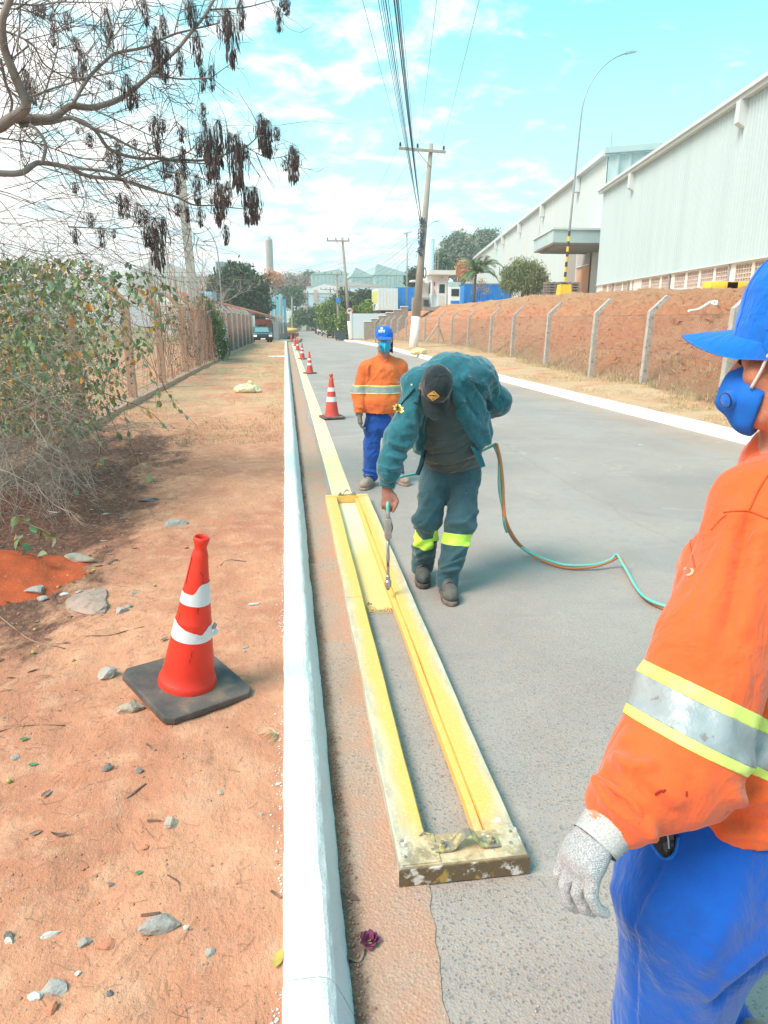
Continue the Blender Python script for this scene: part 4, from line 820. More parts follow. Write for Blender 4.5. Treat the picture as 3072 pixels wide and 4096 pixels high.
for i,(px,Y,lst,mm)in enumerate(((1100,210,[(1060,1140,24),(1090,1125,26),(1120,1145,28),(1080,1165,30)],G5),(1200,235,[(1150,1120,30),(1190,1125,34),(1225,1135,30),(1170,1150,34),(1215,1160,30)],G5),(1250,245,[(1235,1105,20),(1265,1110,22),(1290,1120,20),(1250,1130,26)],G3),(1095,190,[(1085,1105,12),(1100,1118,12),(1078,1120,10)],G7))):
 pxtree('dry_tree' if mm is G5 else 'leafy_tree',['dry pinkish brown tree at the foot of the chimney','wide dry brown tree crown left of the green sheds','green tree just left of the green sheet roof','orange tinted tree crown hiding the chimney base'][i],px,Y,-2,lst,mm,n=500,m=9,leaf=.32,cr=.6,trunk=.3,seed=20+i,bias=.45)
q=at(1895,1205,60);pm=thing('palm_tree','feathery palm tree standing on the bank top beside the weeping tree','palm',(q[0],60,2.7));MB().tube([(0,0,-.1),(.03,0,1.2),(.1,0,2.3)],[.13,.12,.10],8).part('trunk',M['bark'],pm,True)
palm_c=Vector((.25,0,2.35));rr=random.Random(5);pal=leaf_mat('palm_green',(.07,.12,.05),(.14,.20,.09))
for k in range(15):
 az=k/15*2*math.pi+rr.uniform(-.2,.2);el=rr.uniform(.35,1.25);L=rr.uniform(2.1,2.9);mb=MB();pts=[];p=palm_c.copy();d=Vector((math.cos(az)*math.cos(el),math.sin(az)*math.cos(el),math.sin(el)))
 for i in range(13):pts.append(p.copy());p=p+d*(L/12);d=(d+Vector((0,0,-.13-.012*i))).normalized()
 mb.tube(pts,[.03,.008],4)
 for i in range(2,13):
  t_=(pts[i]-pts[i-1]).normalized();s=t_.cross(Vector((0,0,1)));
  if s.length<.1:s=Vector((1,0,0))
  s.normalize()
  for sg_ in(-1,1):
   for w in(0,.33,.66):
    b=pts[i-1].lerp(pts[i],w);e=b+(s*sg_*.6+t_*.35+Vector((0,0,-.22))).normalized()*(.55*math.sin(math.pi*min(1,(i+.8)/13.5))+.12);mb.add([b,b.lerp(e,.5)+t_*.035,e,b.lerp(e,.5)-t_*.035],[(0,1,2,3)])
 mb.part('frond',pal,pm)
 # --- far buildings
def shed(name,label,px0,px1,ytop,ybot,Y,m,depth=20,rib=None,roofm=None,rise=0,peak=None,cat='building'):
 a=at(px0,ybot,Y);b=at(px1,ybot,Y);t_=at(px0,ytop,Y);root=thing(name,label,cat,(a[0],Y,min(a[2],b[2])));w=b[0]-a[0];h=t_[2]-root.location[2]
 MB().bx(0,w,0,depth,-2,h).part('wall',m,root)
 if roofm is not None:
  mb=MB();pk=w*(.5 if peak is None else peak);mb.prism([(-.3,-.2,h+.01),(w+.3,-.2,h+.01),(pk,-.2,h+rise+.02)],(0,0,0),(0,depth,0));mb.part('roof',roofm,root)
 if rib:
  n=max(3,int(w/rib));mb=MB()
  for i in range(n):mb.bx((i+.2)*w/n,(i+.6)*w/n,-.12,-.002,-2,h-.1)
  mb.part('wall_ribs',m,root)
 return root
M['greenshed']=mat('green_sheet',(.42,.56,.53),.6,(.36,.5,.47),.2,3);M['whiteshed']=mat('white_sheet',(.72,.75,.75),.6);M['redroof']=mat('clay_tiles',(.52,.17,.10),.85,(.42,.14,.09),1.5,5,bump=.4)
M['browncl']=mat('pale_pink_roof',(.55,.42,.36),.8);M['blueshed']=mat('light_blue_wall',(.46,.66,.74),.7,(.5,.7,.76),.3,3)
shed('green_shed','long green ribbed shed with gently peaked roof right of the sign pole crossarm',1500,1650,1100,1150,210,M['greenshed'],30,1.1,M['greenshed'],3,.05)
shed('green_shed','green ribbed shed with low gable left of the sign pole',1405,1502,1108,1150,214,M['greenshed'],30,1.1,M['greenshed'],2.6,.2)
shed('green_shed','leftmost green ribbed shed with slanted end',1245,1400,1096,1135,230,M['greenshed'],30,1.2,M['greenshed'],1.5,.7)
shed('white_shed','wide white shed with pale pink roof under the green sheds',1228,1560,1146,1175,200,M['whiteshed'],6,None,M['browncl'],1.2,.5)
shed('white_shed','large pale blue shed wall with two beige door strips beyond the road trees',1200,1480,1172,1275,190,M['blueshed'],8,None,M['whiteshed'],2.2,.35)
for px in(1215,1262):a=at(px-5,1240,189.8);MB().bx(a[0],a[0]+.9,189.7,189.9,a[2]-1,a[2]+5).wpart('door_strip',M['browncl'],None)
for o in[o for o in bpy.data.objects if o.name.startswith('door_strip')]:o.name='beige_door';tag(o,'tall beige door strip on the pale blue shed wall','door','beige door strips')
shed('green_shed','pale green long shed behind the guard house, right of it',1795,1870,1128,1145,120,M['greenshed'],10,.9,None)
shed('low_building','cream low building below the pale green shed',1795,1862,1160,1200,118,mat('cream_wall',(.62,.55,.4),.9),6)
chim=at(1080,1100,300);cr_=thing('chimney','tall round concrete chimney with rust stains standing alone against the sky','chimney',(chim[0],300,5));MB().lathe([(1.45,0),(1.30,25.2),(1.36,25.3),(1.36,25.9),(1.1,25.9),(1.1,25)],20).part('shaft',mat('chimney_concrete',(.44,.38,.35),.9,(.60,.55,.50),.5,4,stretch=(1,1,.15)),cr_,True);MB().bx(1.25,1.55,-.5,-.2,0,25.5).part('ladder',M['grey'],cr_)
MB().lathe([(.001,0),(.5,.2),(.3,1.0),(.001,1.1)],8,(.3,0,25.9)).part('cap',M['grey'],cr_)
M['hill']=mat('hazy_hill',(.42,.40,.36),1,(.50,.42,.36),.02,6)
hx=np.linspace(-260,330,60);top=20+9*vn(np.stack([hx*.012,hx*0,hx*0],-1))+4*vn(np.stack([hx*.05,hx*0,hx*0+4],-1));top=np.where(hx<-20,top+3,top-7);V=[]
for i,x in enumerate(hx):V+=[(x,330,-5),(x,380,max(3,top[i]*.6)),(x,420,max(4,top[i])),(x,700,max(2,top[i]*.8))]
F=[(i*4+k,(i+1)*4+k,(i+1)*4+k+1,i*4+k+1)for i in range(59)for k in range(3)];tag(world('hills',np_mesh('hills',V,F,True),M['hill'],base=(0,0,0)),kind='structure')
shed('terraced_hall','long pale grey hall roof on the left horizon seen through the branches',520,830,1105,1180,180,mat('pale_stone',(.56,.53,.50),.9,(.46,.42,.38),.3,5),40,1.6,mat('pale_roof',(.55,.52,.50),.8),4,.35)
shed('louvred_tower','grey slatted plant room showing over the dark round tree',865,915,1046,1110,130,M['grey'],6,.4);shed('louvred_tower','wider grey slatted plant room over the top of the dark round tree',930,1000,1050,1110,132,M['grey'],6,.4)
shed('blue_wall_house','flat bright blue gable wall between the dark round tree and the road',1087,1133,1180,1268,120,mat('sky_blue_plaster',(.10,.47,.66),.8,(.2,.53,.68),.8,5),4);shed('blue_side_house','narrow blue shaded house with brown roof right of the blue gable wall',1135,1146,1195,1270,122,M['blueshed'],4,None,M['rust'],.5,.5)
shed('blue_house','pale blue house wall behind the concrete pole and fence',748,850,1166,1225,70,mat('blue_wash',(.25,.55,.68),.8,(.32,.58,.7),1,4),5);shed('white_house','white low house wall behind the bush and fence',600,750,1178,1240,64,M['render'],5)
for i,(px,y0,y1,Y)in enumerate(((1084,1153,1268,112),(1100,1172,1265,110),(1122,1192,1262,111),(1168,1190,1300,150))):
 a=at(px,y1,Y);b=at(px,y0,Y);tag(MB().tube([(a[0],Y,a[2]-1),(b[0],Y,b[2])],.16,6).wpart('lamp_post',M['greypost']),['grey post left of the blue gable wall with a side arm','grey post in front of the blue gable wall','shorter dark post leaning on the blue gable wall','pale utility post at the road bend'][i],'post','thin posts by the blue wall')
rb=thing('tiled_house','low house with long sloping red tile roof and grey street wall behind the left fence','house',(-4.0,80,-1.1))
a=at(850,1212,62);b=at(1128,1280,88)
a=Vector(a);b=Vector(b);n_=22
for k in range(n_):
 p=a.lerp(b,k/n_);q=a.lerp(b,(k+1)/n_);mb=MB();mb.prism([p+Vector((-3.2,2.0,.9)),p+Vector((0,0,0)),p+Vector((0,0,.16)),p+Vector((-3.2,2.0,1.06))],p,q-Vector((0,.08,0)));mb.wpart('roof_tile_row',M['redroof'],rb)
mb=MB();mb.prism([a+Vector((-.3,.3,-.12)),a+Vector((-.1,.3,-.12)),a+Vector((-.1,.3,-.02)),a+Vector((-.3,.3,-.02))],a,b);mb.wpart('rafter',M['rust'],rb)
def wallpx(name,m,px0,px1,ytop,ybot,Y0,Y1=None,par=rb,th=.15):
 Y1=Y1 or Y0;p0=at(px0,ybot,Y0);p1=at(px1,ybot,Y1);z=at(px0,ytop,Y0)[2];z1=at(px1,ytop,Y1)[2];mb=MB();zb=min(p0[2],p1[2])-.3
 mb.add([(p0[0],Y0,zb),(p1[0],Y1,zb),(p1[0],Y1+th,zb),(p0[0],Y0+th,zb),(p0[0],Y0,z),(p1[0],Y1,z1),(p1[0],Y1+th,z1),(p0[0],Y0+th,z)],[(3,2,1,0),(4,5,6,7),(0,1,5,4),(1,2,6,5),(2,3,7,6),(3,0,4,7)]);return mb.wpart(name,m,par)
wallpx('street_wall',M['concrete'],1014,1090,1282,1352,86);wallpx('red_coping',M['redroof'],1012,1084,1277,1287,85.7);g_=wallpx('blue_gate',mat('gate_blue',(.03,.30,.45),.6),1017,1040,1287,1312,85.85,th=.1)
wallpx('white_wall',M['render'],1091,1116,1279,1352,85);wallpx('brown_pier',M['redpost'],1116,1122,1280,1350,84.6);wallpx('grey_pier',M['concrete'],1123,1133,1283,1346,85);wallpx('grey_pier',M['concrete'],1136,1150,1290,1342,88);wallpx('doorway',M['dark'],1090,1093,1295,1352,84.9,th=.05);wallpx('gable_wall',M['redroof'],842,960,1225,1262,66);wallpx('plaster_band',M['render'],905,1020,1262,1295,72)
me=text_mesh('33',1.0,.02);me.transform(Matrix.Rotation(math.pi/2,4,'X'));q=at(1048,1296,85.8);me.transform(Matrix.Translation(q));world('graffiti_number',me,M['black'],rb)
for k in range(7):
 q=at(920+k*14,1262+k*1.0,70);MB().box(q,(.35,.12,.03),Matrix.Rotation(-.5,3,'Y')).wpart('loose_board',M['greypost'],rb)
for k in range(5):
 q=at(1104+k*7,1272+k,84);MB().box(q,(.06,.06,.4),Matrix.Rotation(.4,3,'Y')).wpart('loose_board',M['greypost'],rb)
q=gp(1110,1362);MB().bx(-3.2,.1,58.5,96,-2.0,0).mesh('x')
V=[(x,y,zr(y)+.09)for y in(58,62,66,72,80,90,97)for x in(-5.,.1)];F=[(2*i,2*i+1,2*i+3,2*i+2)for i in range(6)];tag(world('driveway',np_mesh('driveway',V,F),mat('pale_concrete',(.50,.47,.43),.9,(.42,.39,.36),1.5,5),base=(0,0,0)),kind='structure')
def gpx(px,py):return Vector(gp(px,py))
mb=MB();q=gpx(1145,1353);mb.blob((q.x,q.y,q.z+.2),(1.6,.8,.5),None,2,.4,4);tag(mb.wpart('tarpaulin',M['black']),'dark tarpaulin heap lying by the grey piers on the left pavement','tarpaulin')
q=gpx(1168,1353);bm_=thing('cement_mixer','yellow topped cement mixer drum over a red brick heap on the left pavement','mixer',q);M['brick']=mat('brick_red',(.42,.14,.09),.9,(.5,.2,.13),3,3)
MB().bx(-1.7,1.0,0,1,0,.75).part('brick_base',M['brick'],bm_);MB().lathe([(.5,.8),(1.0,1.0),(1.05,1.25),(.75,1.45),(.001,1.5)],12,(0,.4,0)).part('drum',mat('mixer_yellow',(.58,.42,.16),.7),bm_,True)
for s_ in(-1,1):MB().tube([(s_*1.1,.4,0),(s_*.9,.4,1.2)],.06,5).part('leg',M['white'],bm_)
mb=MB();pts=[gp(px,py,.1)for px,py in((1160,1345),(1185,1350),(1202,1352),(1200,1360),(1188,1366))];mb.tube(pts,.16,6);tag(mb.wpart('kerb_curve',M['redpost']),kind='structure')
def car(name,label,q,w,rz,m,plate=True,rear=True,grp=None,glassm=None):
 r=thing(name,label,'car',q,grp,rz);k=w/1.66
 H=lambda*a:tuple(v*k for v in a)
 side=[(-2.0,.32),(-2.02,.62),(-1.95,.86),(-1.3,.93),(-.72,1.36),(.55,1.40),(1.25,1.02),(1.9,.90),(2.03,.62),(2.0,.32)]
 mb=MB();n=len(side);vs=[]
 for sx,wsc in((-1,1),(1,1)):
  for(yy_,zz_)in side:tw=.80 if zz_>1.2 else(.83 if zz_<.5 else.86);vs.append(H(sx*(tw if zz_<1.2 else.62),yy_,zz_))
 mb.add(vs,[tuple(range(n)),tuple(range(2*n-1,n-1,-1))]+[(i,(i+1)%n,n+(i+1)%n,n+i)for i in range(n)]);bevel(mb.part('body',m,r),.05*k,2)
 G=glassm or M['glass'];f=-1 if rear else 1
 def quad(name,pts,mt,d=.02):mb=MB();mb.prism([H(*p)for p in pts],(0,0,0),(0,-d,d*.6));return mb.part(name,mt,r)
 quad('windscreen',[(-.62,-1.27,.97),(.62,-1.27,.97),(.53,-.8,1.32),(-.53,-.8,1.32)],G)
 for s_ in(-1,1):mb=MB();mb.prism([H(s_*.80,-1.0,.98),H(s_*.65,-.62,1.30),H(s_*.65,.5,1.33),H(s_*.80,1.1,1.0)],(0,0,0),(s_*.012,0,.0));mb.part('side_window',G,r)
 for s_ in(-1,1):quad('headlight',[(s_*.78,-1.99,.60),(s_*.5,-2.03,.60),(s_*.5,-1.97,.76),(s_*.78,-1.94,.76)],M['white']if rear is False else M['red'],.03)
 quad('bumper',[(-.82,-2.04,.33),(.82,-2.04,.33),(.82,-2.05,.52),(-.82,-2.05,.52)],M['dark'],.06)
 MB().box(H(0,-2.12,.45),H(.2,.01,.06)).part('number_plate',M['white'],r)
 if not rear:quad('grille',[(-.45,-2.035,.6),(.45,-2.035,.6),(.45,-1.98,.74),(-.45,-1.98,.74)],M['dark'],.03)
 for s_ in(-1,1):
  MB().box(H(s_*.90,-.75,1.0),H(.09,.05,.06)).part('mirror',m,r)
  for yy_ in(-1.3,1.25):
   mb=MB();mb.lathe([(.001*k,-.09*k),(.2*k,-.1*k),(.3*k,-.08*k),(.3*k,.08*k),(.2*k,.1*k),(.001,.09*k)],14,H(s_*.74,yy_,.3),Matrix.Rotation(math.pi/2,3,'Y'));mb.part('wheel',M['black'],r)
 return r
q=gpx(1046,1378);c_=car('parked_car','dark green hatchback facing the camera at the end of the left fence',(q.x-.1,q.y+2.2,q.z),1.45,.12,mat('dark_car_paint',(.04,.055,.05),.3,coat=.6),rear=False,glassm=mat('pale_glass',(.16,.27,.28),.15,spec=.6))
cg='cars parked along the right kerb';M['carw']=mat('white_car_paint',(.62,.66,.66),.35,coat=.5)
q=gpx(1335,1352);car('parked_car','beige white hatchback parked nearest, just left of the wheeled bin',(q.x-.1,q.y+2,q.z),1.6,-.05,mat('beige_car_paint',(.50,.50,.45),.35,coat=.5),grp=cg)
q=gpx(1310,1346);car('parked_car','white car second from the wheeled bin',(q.x,q.y+3,q.z),1.65,-.05,M['carw'],grp=cg)
q=gpx(1292,1341);car('parked_car','white car farthest from the bin in the group of three',(q.x,q.y+3,q.z),1.65,-.05,M['carw'],grp=cg)
q=gpx(1241,1324);car('parked_car','grey green estate car parked alone near the bend of the road',(q.x,q.y+2,q.z),1.85,-.02,mat('grey_green_paint',(.14,.20,.19),.35,coat=.5),grp=cg)
q=gpx(1155,1312);car('parked_car','dark red car at the far left corner of the bend',(q.x,q.y-8,q.z+.4),1.7,.6,mat('dark_red_paint',(.25,.02,.03),.35,coat=.5))
q=gpx(1361,1363);bn=thing('wheeled_bin','dark grey wheeled refuse bin on the road beside the parked cars','bin',q)
mb=MB();mb.box((0,0,.62),(.58,.5,.44),None,1.15);mb.part('tub',M['grey']if False else mat('bin_grey',(.07,.09,.10),.5),bn);MB().box((0,0,1.1),(.70,.6,.04)).part('lid',mat('bin_lid',(.06,.08,.09),.5),bn)
for s_ in(-1,1):MB().lathe([(.001,-.04),(.1,-.04),(.1,.04),(.001,.04)],10,(s_*.45,-.4,.1),Matrix.Rotation(math.pi/2,3,'Y')).part('wheel',M['black'],bn)
q=gpx(1262,1322);mb=MB();mb.blob((q.x+1.6,q.y,q.z+.3),(2.2,1.2,.55),None,2,.35,5);tag(mb.wpart('brick_rubble',M['brick']),'heap of reddish rubble beside the grey green estate car','rubble')
q=gpx(1425,1362);mb=MB();mb.prism([(q.x-1.8,q.y,q.z+.15),(q.x-.6,q.y,q.z+.35),(q.x-.5,q.y+.4,q.z+.3),(q.x-1.7,q.y+.4,q.z+.12)],(0,0,0),(0,0,.05));tag(mb.wpart('wooden_board',M['timber']),'wooden board lying on the verge by the white pole foot','board')
M['vine']=leaf_mat('creeper_leaves',(.05,.10,.025),(.12,.18,.05));M['lilac']=leaf_mat('lilac_flowers',(.55,.48,.70),(.68,.66,.78))
vb=thing('creeper','green creeper with pale lilac flowers spilling over the fence beside the concrete pole','creeper',(-2.75,27,.1))
bl=[((-.1,-.6,1.9),(.30,.7,.45)),((.0,.2,1.5),(.32,.7,.6)),((.12,.6,1.0),(.3,.8,.6)),((.25,.9,.45),(.3,.8,.5)),((-.2,-1.2,2.05),(.3,.5,.3)),((.1,1.8,.9),(.3,.9,.8))]
V,F=foliage_np(bl,520,11,.045,.09,31,.06,.4);link('leaves',np_mesh('leaves',V,F),M['vine'],vb);V,F=foliage_np(bl,150,4,.04,.05,32,0,.95);link('flowers',np_mesh('flowers',V,F),M['lilac'],vb)
mb=MB();rr=random.Random(9)
for k in range(60):
 p=Vector((rr.uniform(-.3,.2),rr.uniform(-1.4,2.2),0));pts=[p]
 for i in range(6):p=p+Vector((rr.uniform(-.12,.08),rr.uniform(-.2,.2),.36));pts.append(p)
 mb.tube(pts,.008,3)
mb.part('stems',M['twig'],vb)
tw=thing('dry_climber','leafless reddish brown climber stems tangled over the fence before the creeper','climber',(-2.8,23,.1));mb=MB()
for k in range(420):
 y=rr.uniform(-7,4.5);x=FLX(23+y)+2.8;p=Vector((x+rr.uniform(-.1,.12),y,rr.uniform(0,1.9)));pts=[p];d=Vector((rr.uniform(-.05,.05),rr.uniform(-.25,.25),rr.uniform(-.3,.35)))
 for i in range(5):p=p+d+Vector((rr.uniform(-.04,.04),rr.uniform(-.12,.12),rr.uniform(-.12,.12)));pts.append(p)
 mb.tube(pts,.006,3,cap=False)
mb.part('stems',M['rusty_mesh'],tw);tw_l,F=foliage_np([((0,y,z),(.2,1.5,.5))for y in(-4,-1,2)for z in(.6,1.2,1.7)],160,4,.035,.12,33,0,.3);link('leaves',np_mesh('leaves',tw_l,F),M['vine'],tw)
cp=thing('utility_pole','tapered flat concrete pole with stamped lettering rising behind the creeper on the left','utility pole',(-2.98,25.6,-.05),'utility poles along the road')
MB().prism([(-.14,-.09,0),(.14,-.09,0),(.14,.09,0),(-.14,.09,0)],(0,0,0),(-.22,0,6.3)).part('pole',mat('pole_grey',(.42,.41,.38),.9,(.36,.34,.31),3,4,bump=.3),cp)
for k in range(16):MB().bx(-.03,.03,-.098,-.0905,0,.07).part('stamped_mark',M['greypost'],cp).location=(-.22*(2.3+k*.17)/6.3,0,2.3+k*.17)
ll,_=street_lamp(-3.25,40,-.1,6.6,.9,'thin galvanised street lamp with small head behind the left fence',r=.05,dirx=-1,lean=-.15)
def bare_tree(label,base,h,seed,col=None):
 root=thing('bare_tree',label,'tree',base,'bare trees behind the left fence');rr=random.Random(seed);mb=MB()
 def grow(p,d,L,r,depth):
  pts=[p.copy()]
  for i in range(5):d=(d+Vector([rr.gauss(0,.13)for _ in range(3)])+Vector((0,0,.04))).normalized();p=p+d*L/5;pts.append(p.copy())
  mb.tube(pts,[r,r*.55],5,cap=False)
  if depth:
   for k in range(rr.randint(3,4)):q=pts[rr.randint(2,5)];nd=(d+Vector([rr.gauss(0,.55)for _ in range(3)])).normalized();grow(q,nd,L*.62,r*.55,depth-1)
 grow(Vector((0,0,0)),Vector((.05,0,1)),h*.5,h*.011,4);mb.part('branches',mat('pale_bark',(.36,.30,.27),.9),root);return root
q=at(800,1240,32);bare_tree('bare pale twiggy tree left of the concrete pole',(q[0]-.7,32,0),4.6,4);q=at(850,1240,40);bare_tree('bare pale twiggy tree in front of the dark round tree',(q[0]-.4,40,0),4.6,8)
q=gpx(1196,1326);mc=thing('motorcycle','small dark motorcycle coming up the far end of the road','motorcycle',q)
for y in(-.6,.6):mb=MB();mb.lathe([(.2,-.05),(.3,-.06),(.32,0),(.3,.06),(.2,.05),(.2,-.05)],14,(0,y,.32),Matrix.Rotation(math.pi/2,3,'Y'));mb.part('wheel',M['black'],mc)
mb=MB();mb.tube([(0,-.6,.35),(0,-.35,.95)],.06,6);mb.tube([(-.35,-.35,1.02),(.35,-.35,1.02)],.03,5);mb.part('fork',M['steel'],mc);mb=MB();mb.blob((0,-.05,.75),(.16,.35,.16),None,1);mb.blob((0,.4,.72),(.13,.35,.07),None,1);mb.blob((0,.05,.45),(.15,.25,.18),None,1);mb.part('frame',M['black'],mc);mb=MB();mb.blob((0,-.45,.85),(.09,.05,.09),None,1);mb.part('headlight',M['white'],mc)
# === implicit-surface modelling for bodies and clothes
def v3(p):return np.asarray(p,np.float32)
def cap(a,b,ra,rb=None):
 a=v3(a);b=v3(b);rb=ra if rb is None else rb;ba=b-a;L2=float(ba@ba)+1e-12
 def f(p):
  t=np.clip(((p-a)@ba)/L2,0,1);return np.linalg.norm(p-a-t[:,None]*ba,axis=1)-(ra+(rb-ra)*t)
 return f
def ell(c,r,R=None):
 c=v3(c);r=v3(r);R=None if R is None else np.array(R,np.float32)
 def f(p):
  q=p-c
  if R is not None:q=q@R
  k0=np.linalg.norm(q/r,axis=1);k1=np.linalg.norm(q/(r*r),axis=1)+1e-9;return k0*(k0-1)/k1
 return f
def ecap(a,b,side,wa,wb):
 """tapering elliptical limb: wa, wb = (half width along side, half depth across it)"""
 a=v3(a);b=v3(b);ba=b-a;L2=float(ba@ba);ax=ba/math.sqrt(L2);s=v3(side);s=s-ax*(s@ax);s/=np.linalg.norm(s);f_=np.cross(ax,s)
 def f(p):
  t=np.clip(((p-a)@ba)/L2,0,1);q=p-a-t[:,None]*ba;w=wa[0]+(wb[0]-wa[0])*t;d=wa[1]+(wb[1]-wa[1])*t;m=np.minimum(w,d)
  qs,qf,ql=q@s,q@f_,q@ax;k0=np.sqrt((qs/w)**2+(qf/d)**2+(ql/m)**2);k1=np.sqrt((qs/w**2)**2+(qf/d**2)**2+(ql/m**2)**2)+1e-9;return k0*(k0-1)/k1
 return f
def chain(pts,rs):
 fs=[cap(pts[i],pts[i+1],rs[i],rs[i+1])for i in range(len(pts)-1)]
 return lambda p:np.minimum.reduce([f(p)for f in fs])
def smin(a,b,k):h=np.clip(.5+.5*(b-a)/k,0,1);return b+(a-b)*h-k*h*(1-h)
def uni(fs,k=.02):
 def f(p):
  r=fs[0](p)
  for g in fs[1:]:r=smin(r,g(p),k)if k else np.minimum(r,g(p))
  return r
 return f
def sub(f,g,k=.01):
 return lambda p:-smin(-f(p),g(p),k)
def inter(f,g,k=.004):
 return lambda p:-smin(-f(p),-g(p),k)
def half(pt,n):
 pt=v3(pt);n=v3(n)/np.linalg.norm(n);return lambda p:(p-pt)@n
def poly_prism(P2,ax=(0,2)):
 """signed distance to a polygon drawn in the world x,z plane, endless along y"""
 P=np.asarray(P2,np.float32);Q=np.roll(P,-1,0)
 def f(p):
  q=p[:,list(ax)];d=np.full(len(q),1e9,np.float32);ins=np.zeros(len(q),bool)
  for a,b in zip(P,Q):
   e=b-a;w=q-a;t=np.clip((w@e)/(e@e+1e-12),0,1);d=np.minimum(d,np.linalg.norm(w-t[:,None]*e,axis=1))
   c=(a[1]<=q[:,1])!=(b[1]<=q[:,1]);xi=a[0]+(q[:,1]-a[1])*(b[0]-a[0])/(b[1]-a[1]+1e-12);ins^=c&(q[:,0]<xi)
  return np.where(ins,-d,d)
 return f
def nets(f,lo,hi,h,name='mesh',margin=1.9,bs=8):
 lo=v3(lo);n=np.ceil((v3(hi)-lo)/h/bs).astype(int)*bs+1;nb=(n-1)//bs
 bi=np.stack(np.meshgrid(*[np.arange(k)for k in nb],indexing='ij'),-1).reshape(-1,3);ctr=lo+(bi+.5)*bs*h
 cv=f(ctr.astype(np.float32));keep=np.abs(cv)<bs*h*.87*margin;Vf=np.repeat(np.repeat(np.repeat(cv.reshape(nb),bs,0),bs,1),bs,2);Vf=np.pad(Vf,((0,1),)*3,mode='edge').astype(np.float32)
 off=np.stack(np.meshgrid(*[np.arange(bs+1)]*3,indexing='ij'),-1).reshape(-1,3)
 act=bi[keep];idx=(act[:,None,:]*bs+off[None]).reshape(-1,3);fl=np.unique(np.ravel_multi_index(idx.T,n));ii=np.stack(np.unravel_index(fl,n),-1)
 vals=np.empty(len(fl),np.float32)
 for s in range(0,len(fl),300000):vals[s:s+300000]=f((lo+ii[s:s+300000]*h).astype(np.float32))
 Vf.ravel()[fl]=vals;sg=Vf<0
 m=n-1;N=int(np.prod(m));cnt={}
 acc={};cells=[];pts=[];quads=[]
 for ax in range(3):
  sl0=[slice(None)]*3;sl1=[slice(None)]*3;sl0[ax]=slice(0,-1);sl1[ax]=slice(1,None)
  E=np.argwhere(sg[tuple(sl0)]!=sg[tuple(sl1)]);o1,o2=[a for a in range(3)if a!=ax]
  ok=(E[:,o1]>0)&(E[:,o2]>0)&(E[:,o1]<m[o1])&(E[:,o2]<m[o2]);E=E[ok]
  if not len(E):continue
  d=np.zeros(3,int);d[ax]=1;a=Vf[tuple(E.T)];b=Vf[tuple((E+d).T)];t=a/(a-b+1e-12);P=E.astype(np.float32);P[:,ax]+=t
  u=np.zeros(3,int);u[o1]=1;w=np.zeros(3,int);w[o2]=1;q=[]
  for c in(E-u-w,E-w,E,E-u):
   k=np.ravel_multi_index(c.T,m);q.append(k);cells.append(k);pts.append(P)
  q=np.stack(q,-1);flip=sg[tuple(E.T)]
  if ax==1:flip=~flip
  q[~flip]=q[~flip][:,::-1];quads.append(q)
 cells=np.concatenate(cells);pts=np.concatenate(pts);quads=np.concatenate(quads);uq,inv=np.unique(cells,return_inverse=True);inv=inv.ravel()
 c=np.bincount(inv,minlength=len(uq)).astype(np.float32);V=np.stack([np.bincount(inv,pts[:,k],len(uq))for k in range(3)],-1)/c[:,None]
 F=np.searchsorted(uq,quads);return lo+V*h,F
def vnormals(V,F):
 n=np.cross(V[F[:,2]]-V[F[:,0]],V[F[:,3]]-V[F[:,1]]);N=np.zeros_like(V)
 for k in range(4):
  for a in range(3):N[:,a]+=np.bincount(F[:,k],n[:,a],len(V))
 return N/(np.linalg.norm(N,axis=1)[:,None]+1e-12)
def smooth_np(V,F,it=1,lam=.5):
 E=np.concatenate([F[:,[0,1]],F[:,[1,2]],F[:,[2,3]],F[:,[3,0]]]);E=np.concatenate([E,E[:,::-1]])
 deg=np.bincount(E[:,0],minlength=len(V))[:,None]
 for _ in range(it):
  A=np.stack([np.bincount(E[:,0],V[E[:,1],k],len(V))for k in range(3)],-1)/deg;V=V+(A-V)*lam
 return V
def folds(V,N,lst):
 """soft ridges (amp > 0) or grooves (amp < 0) along polylines given in world space"""
 def pj(X):q=np.asarray(X)-_C;w=q@_fw;return np.stack([q@_rt/w,q@_up/w],-1),w
 P2,dep=pj(V);fc=np.clip(-((V-_C)*N).sum(1)/np.linalg.norm(V-_C,axis=1)*4+.3,0,1)
 for pts,w,amp in lst:
  Q,dq=pj(np.array([tuple(p)for p in pts]));d=np.full(len(V),1e9);z=dq.mean();m_=np.abs(dep-z)<.38
  for a,b in zip(Q[:-1],Q[1:]):ba=b-a;t=np.clip(((P2-a)@ba)/(ba@ba+1e-12),0,1);d=np.minimum(d,np.linalg.norm(P2-a-t[:,None]*ba,axis=1))
  V=V+N*(amp*1.25*np.exp(-(d*dep/w)**2)*fc*m_)[:,None]
 return V
def cloth(name,f,lo,hi,h,m,parent,wr=None,fl=None,sm=2):
 V,F=nets(f,lo,hi,h);V=smooth_np(V,F,sm)
 if wr or fl:
  N=vnormals(V,F)
  if wr:
   for(sc,amp,st)in wr:q=V*np.array(st)*sc;V=V+N*((1-2*np.abs(fbm(q+sc,3,.5)))*amp)[:,None]
  if fl:V=folds(V,vnormals(V,F),fl)
  V=smooth_np(V,F,1,.35)
 me=np_mesh(name,V,F,True);return world(name,me,m,parent)
def bvh_of(o):dg=None;me=o.data;off=root_loc(o);return BVHTree.FromPolygons([v.co+off for v in me.vertices],[tuple(p.vertices)for p in me.polygons])
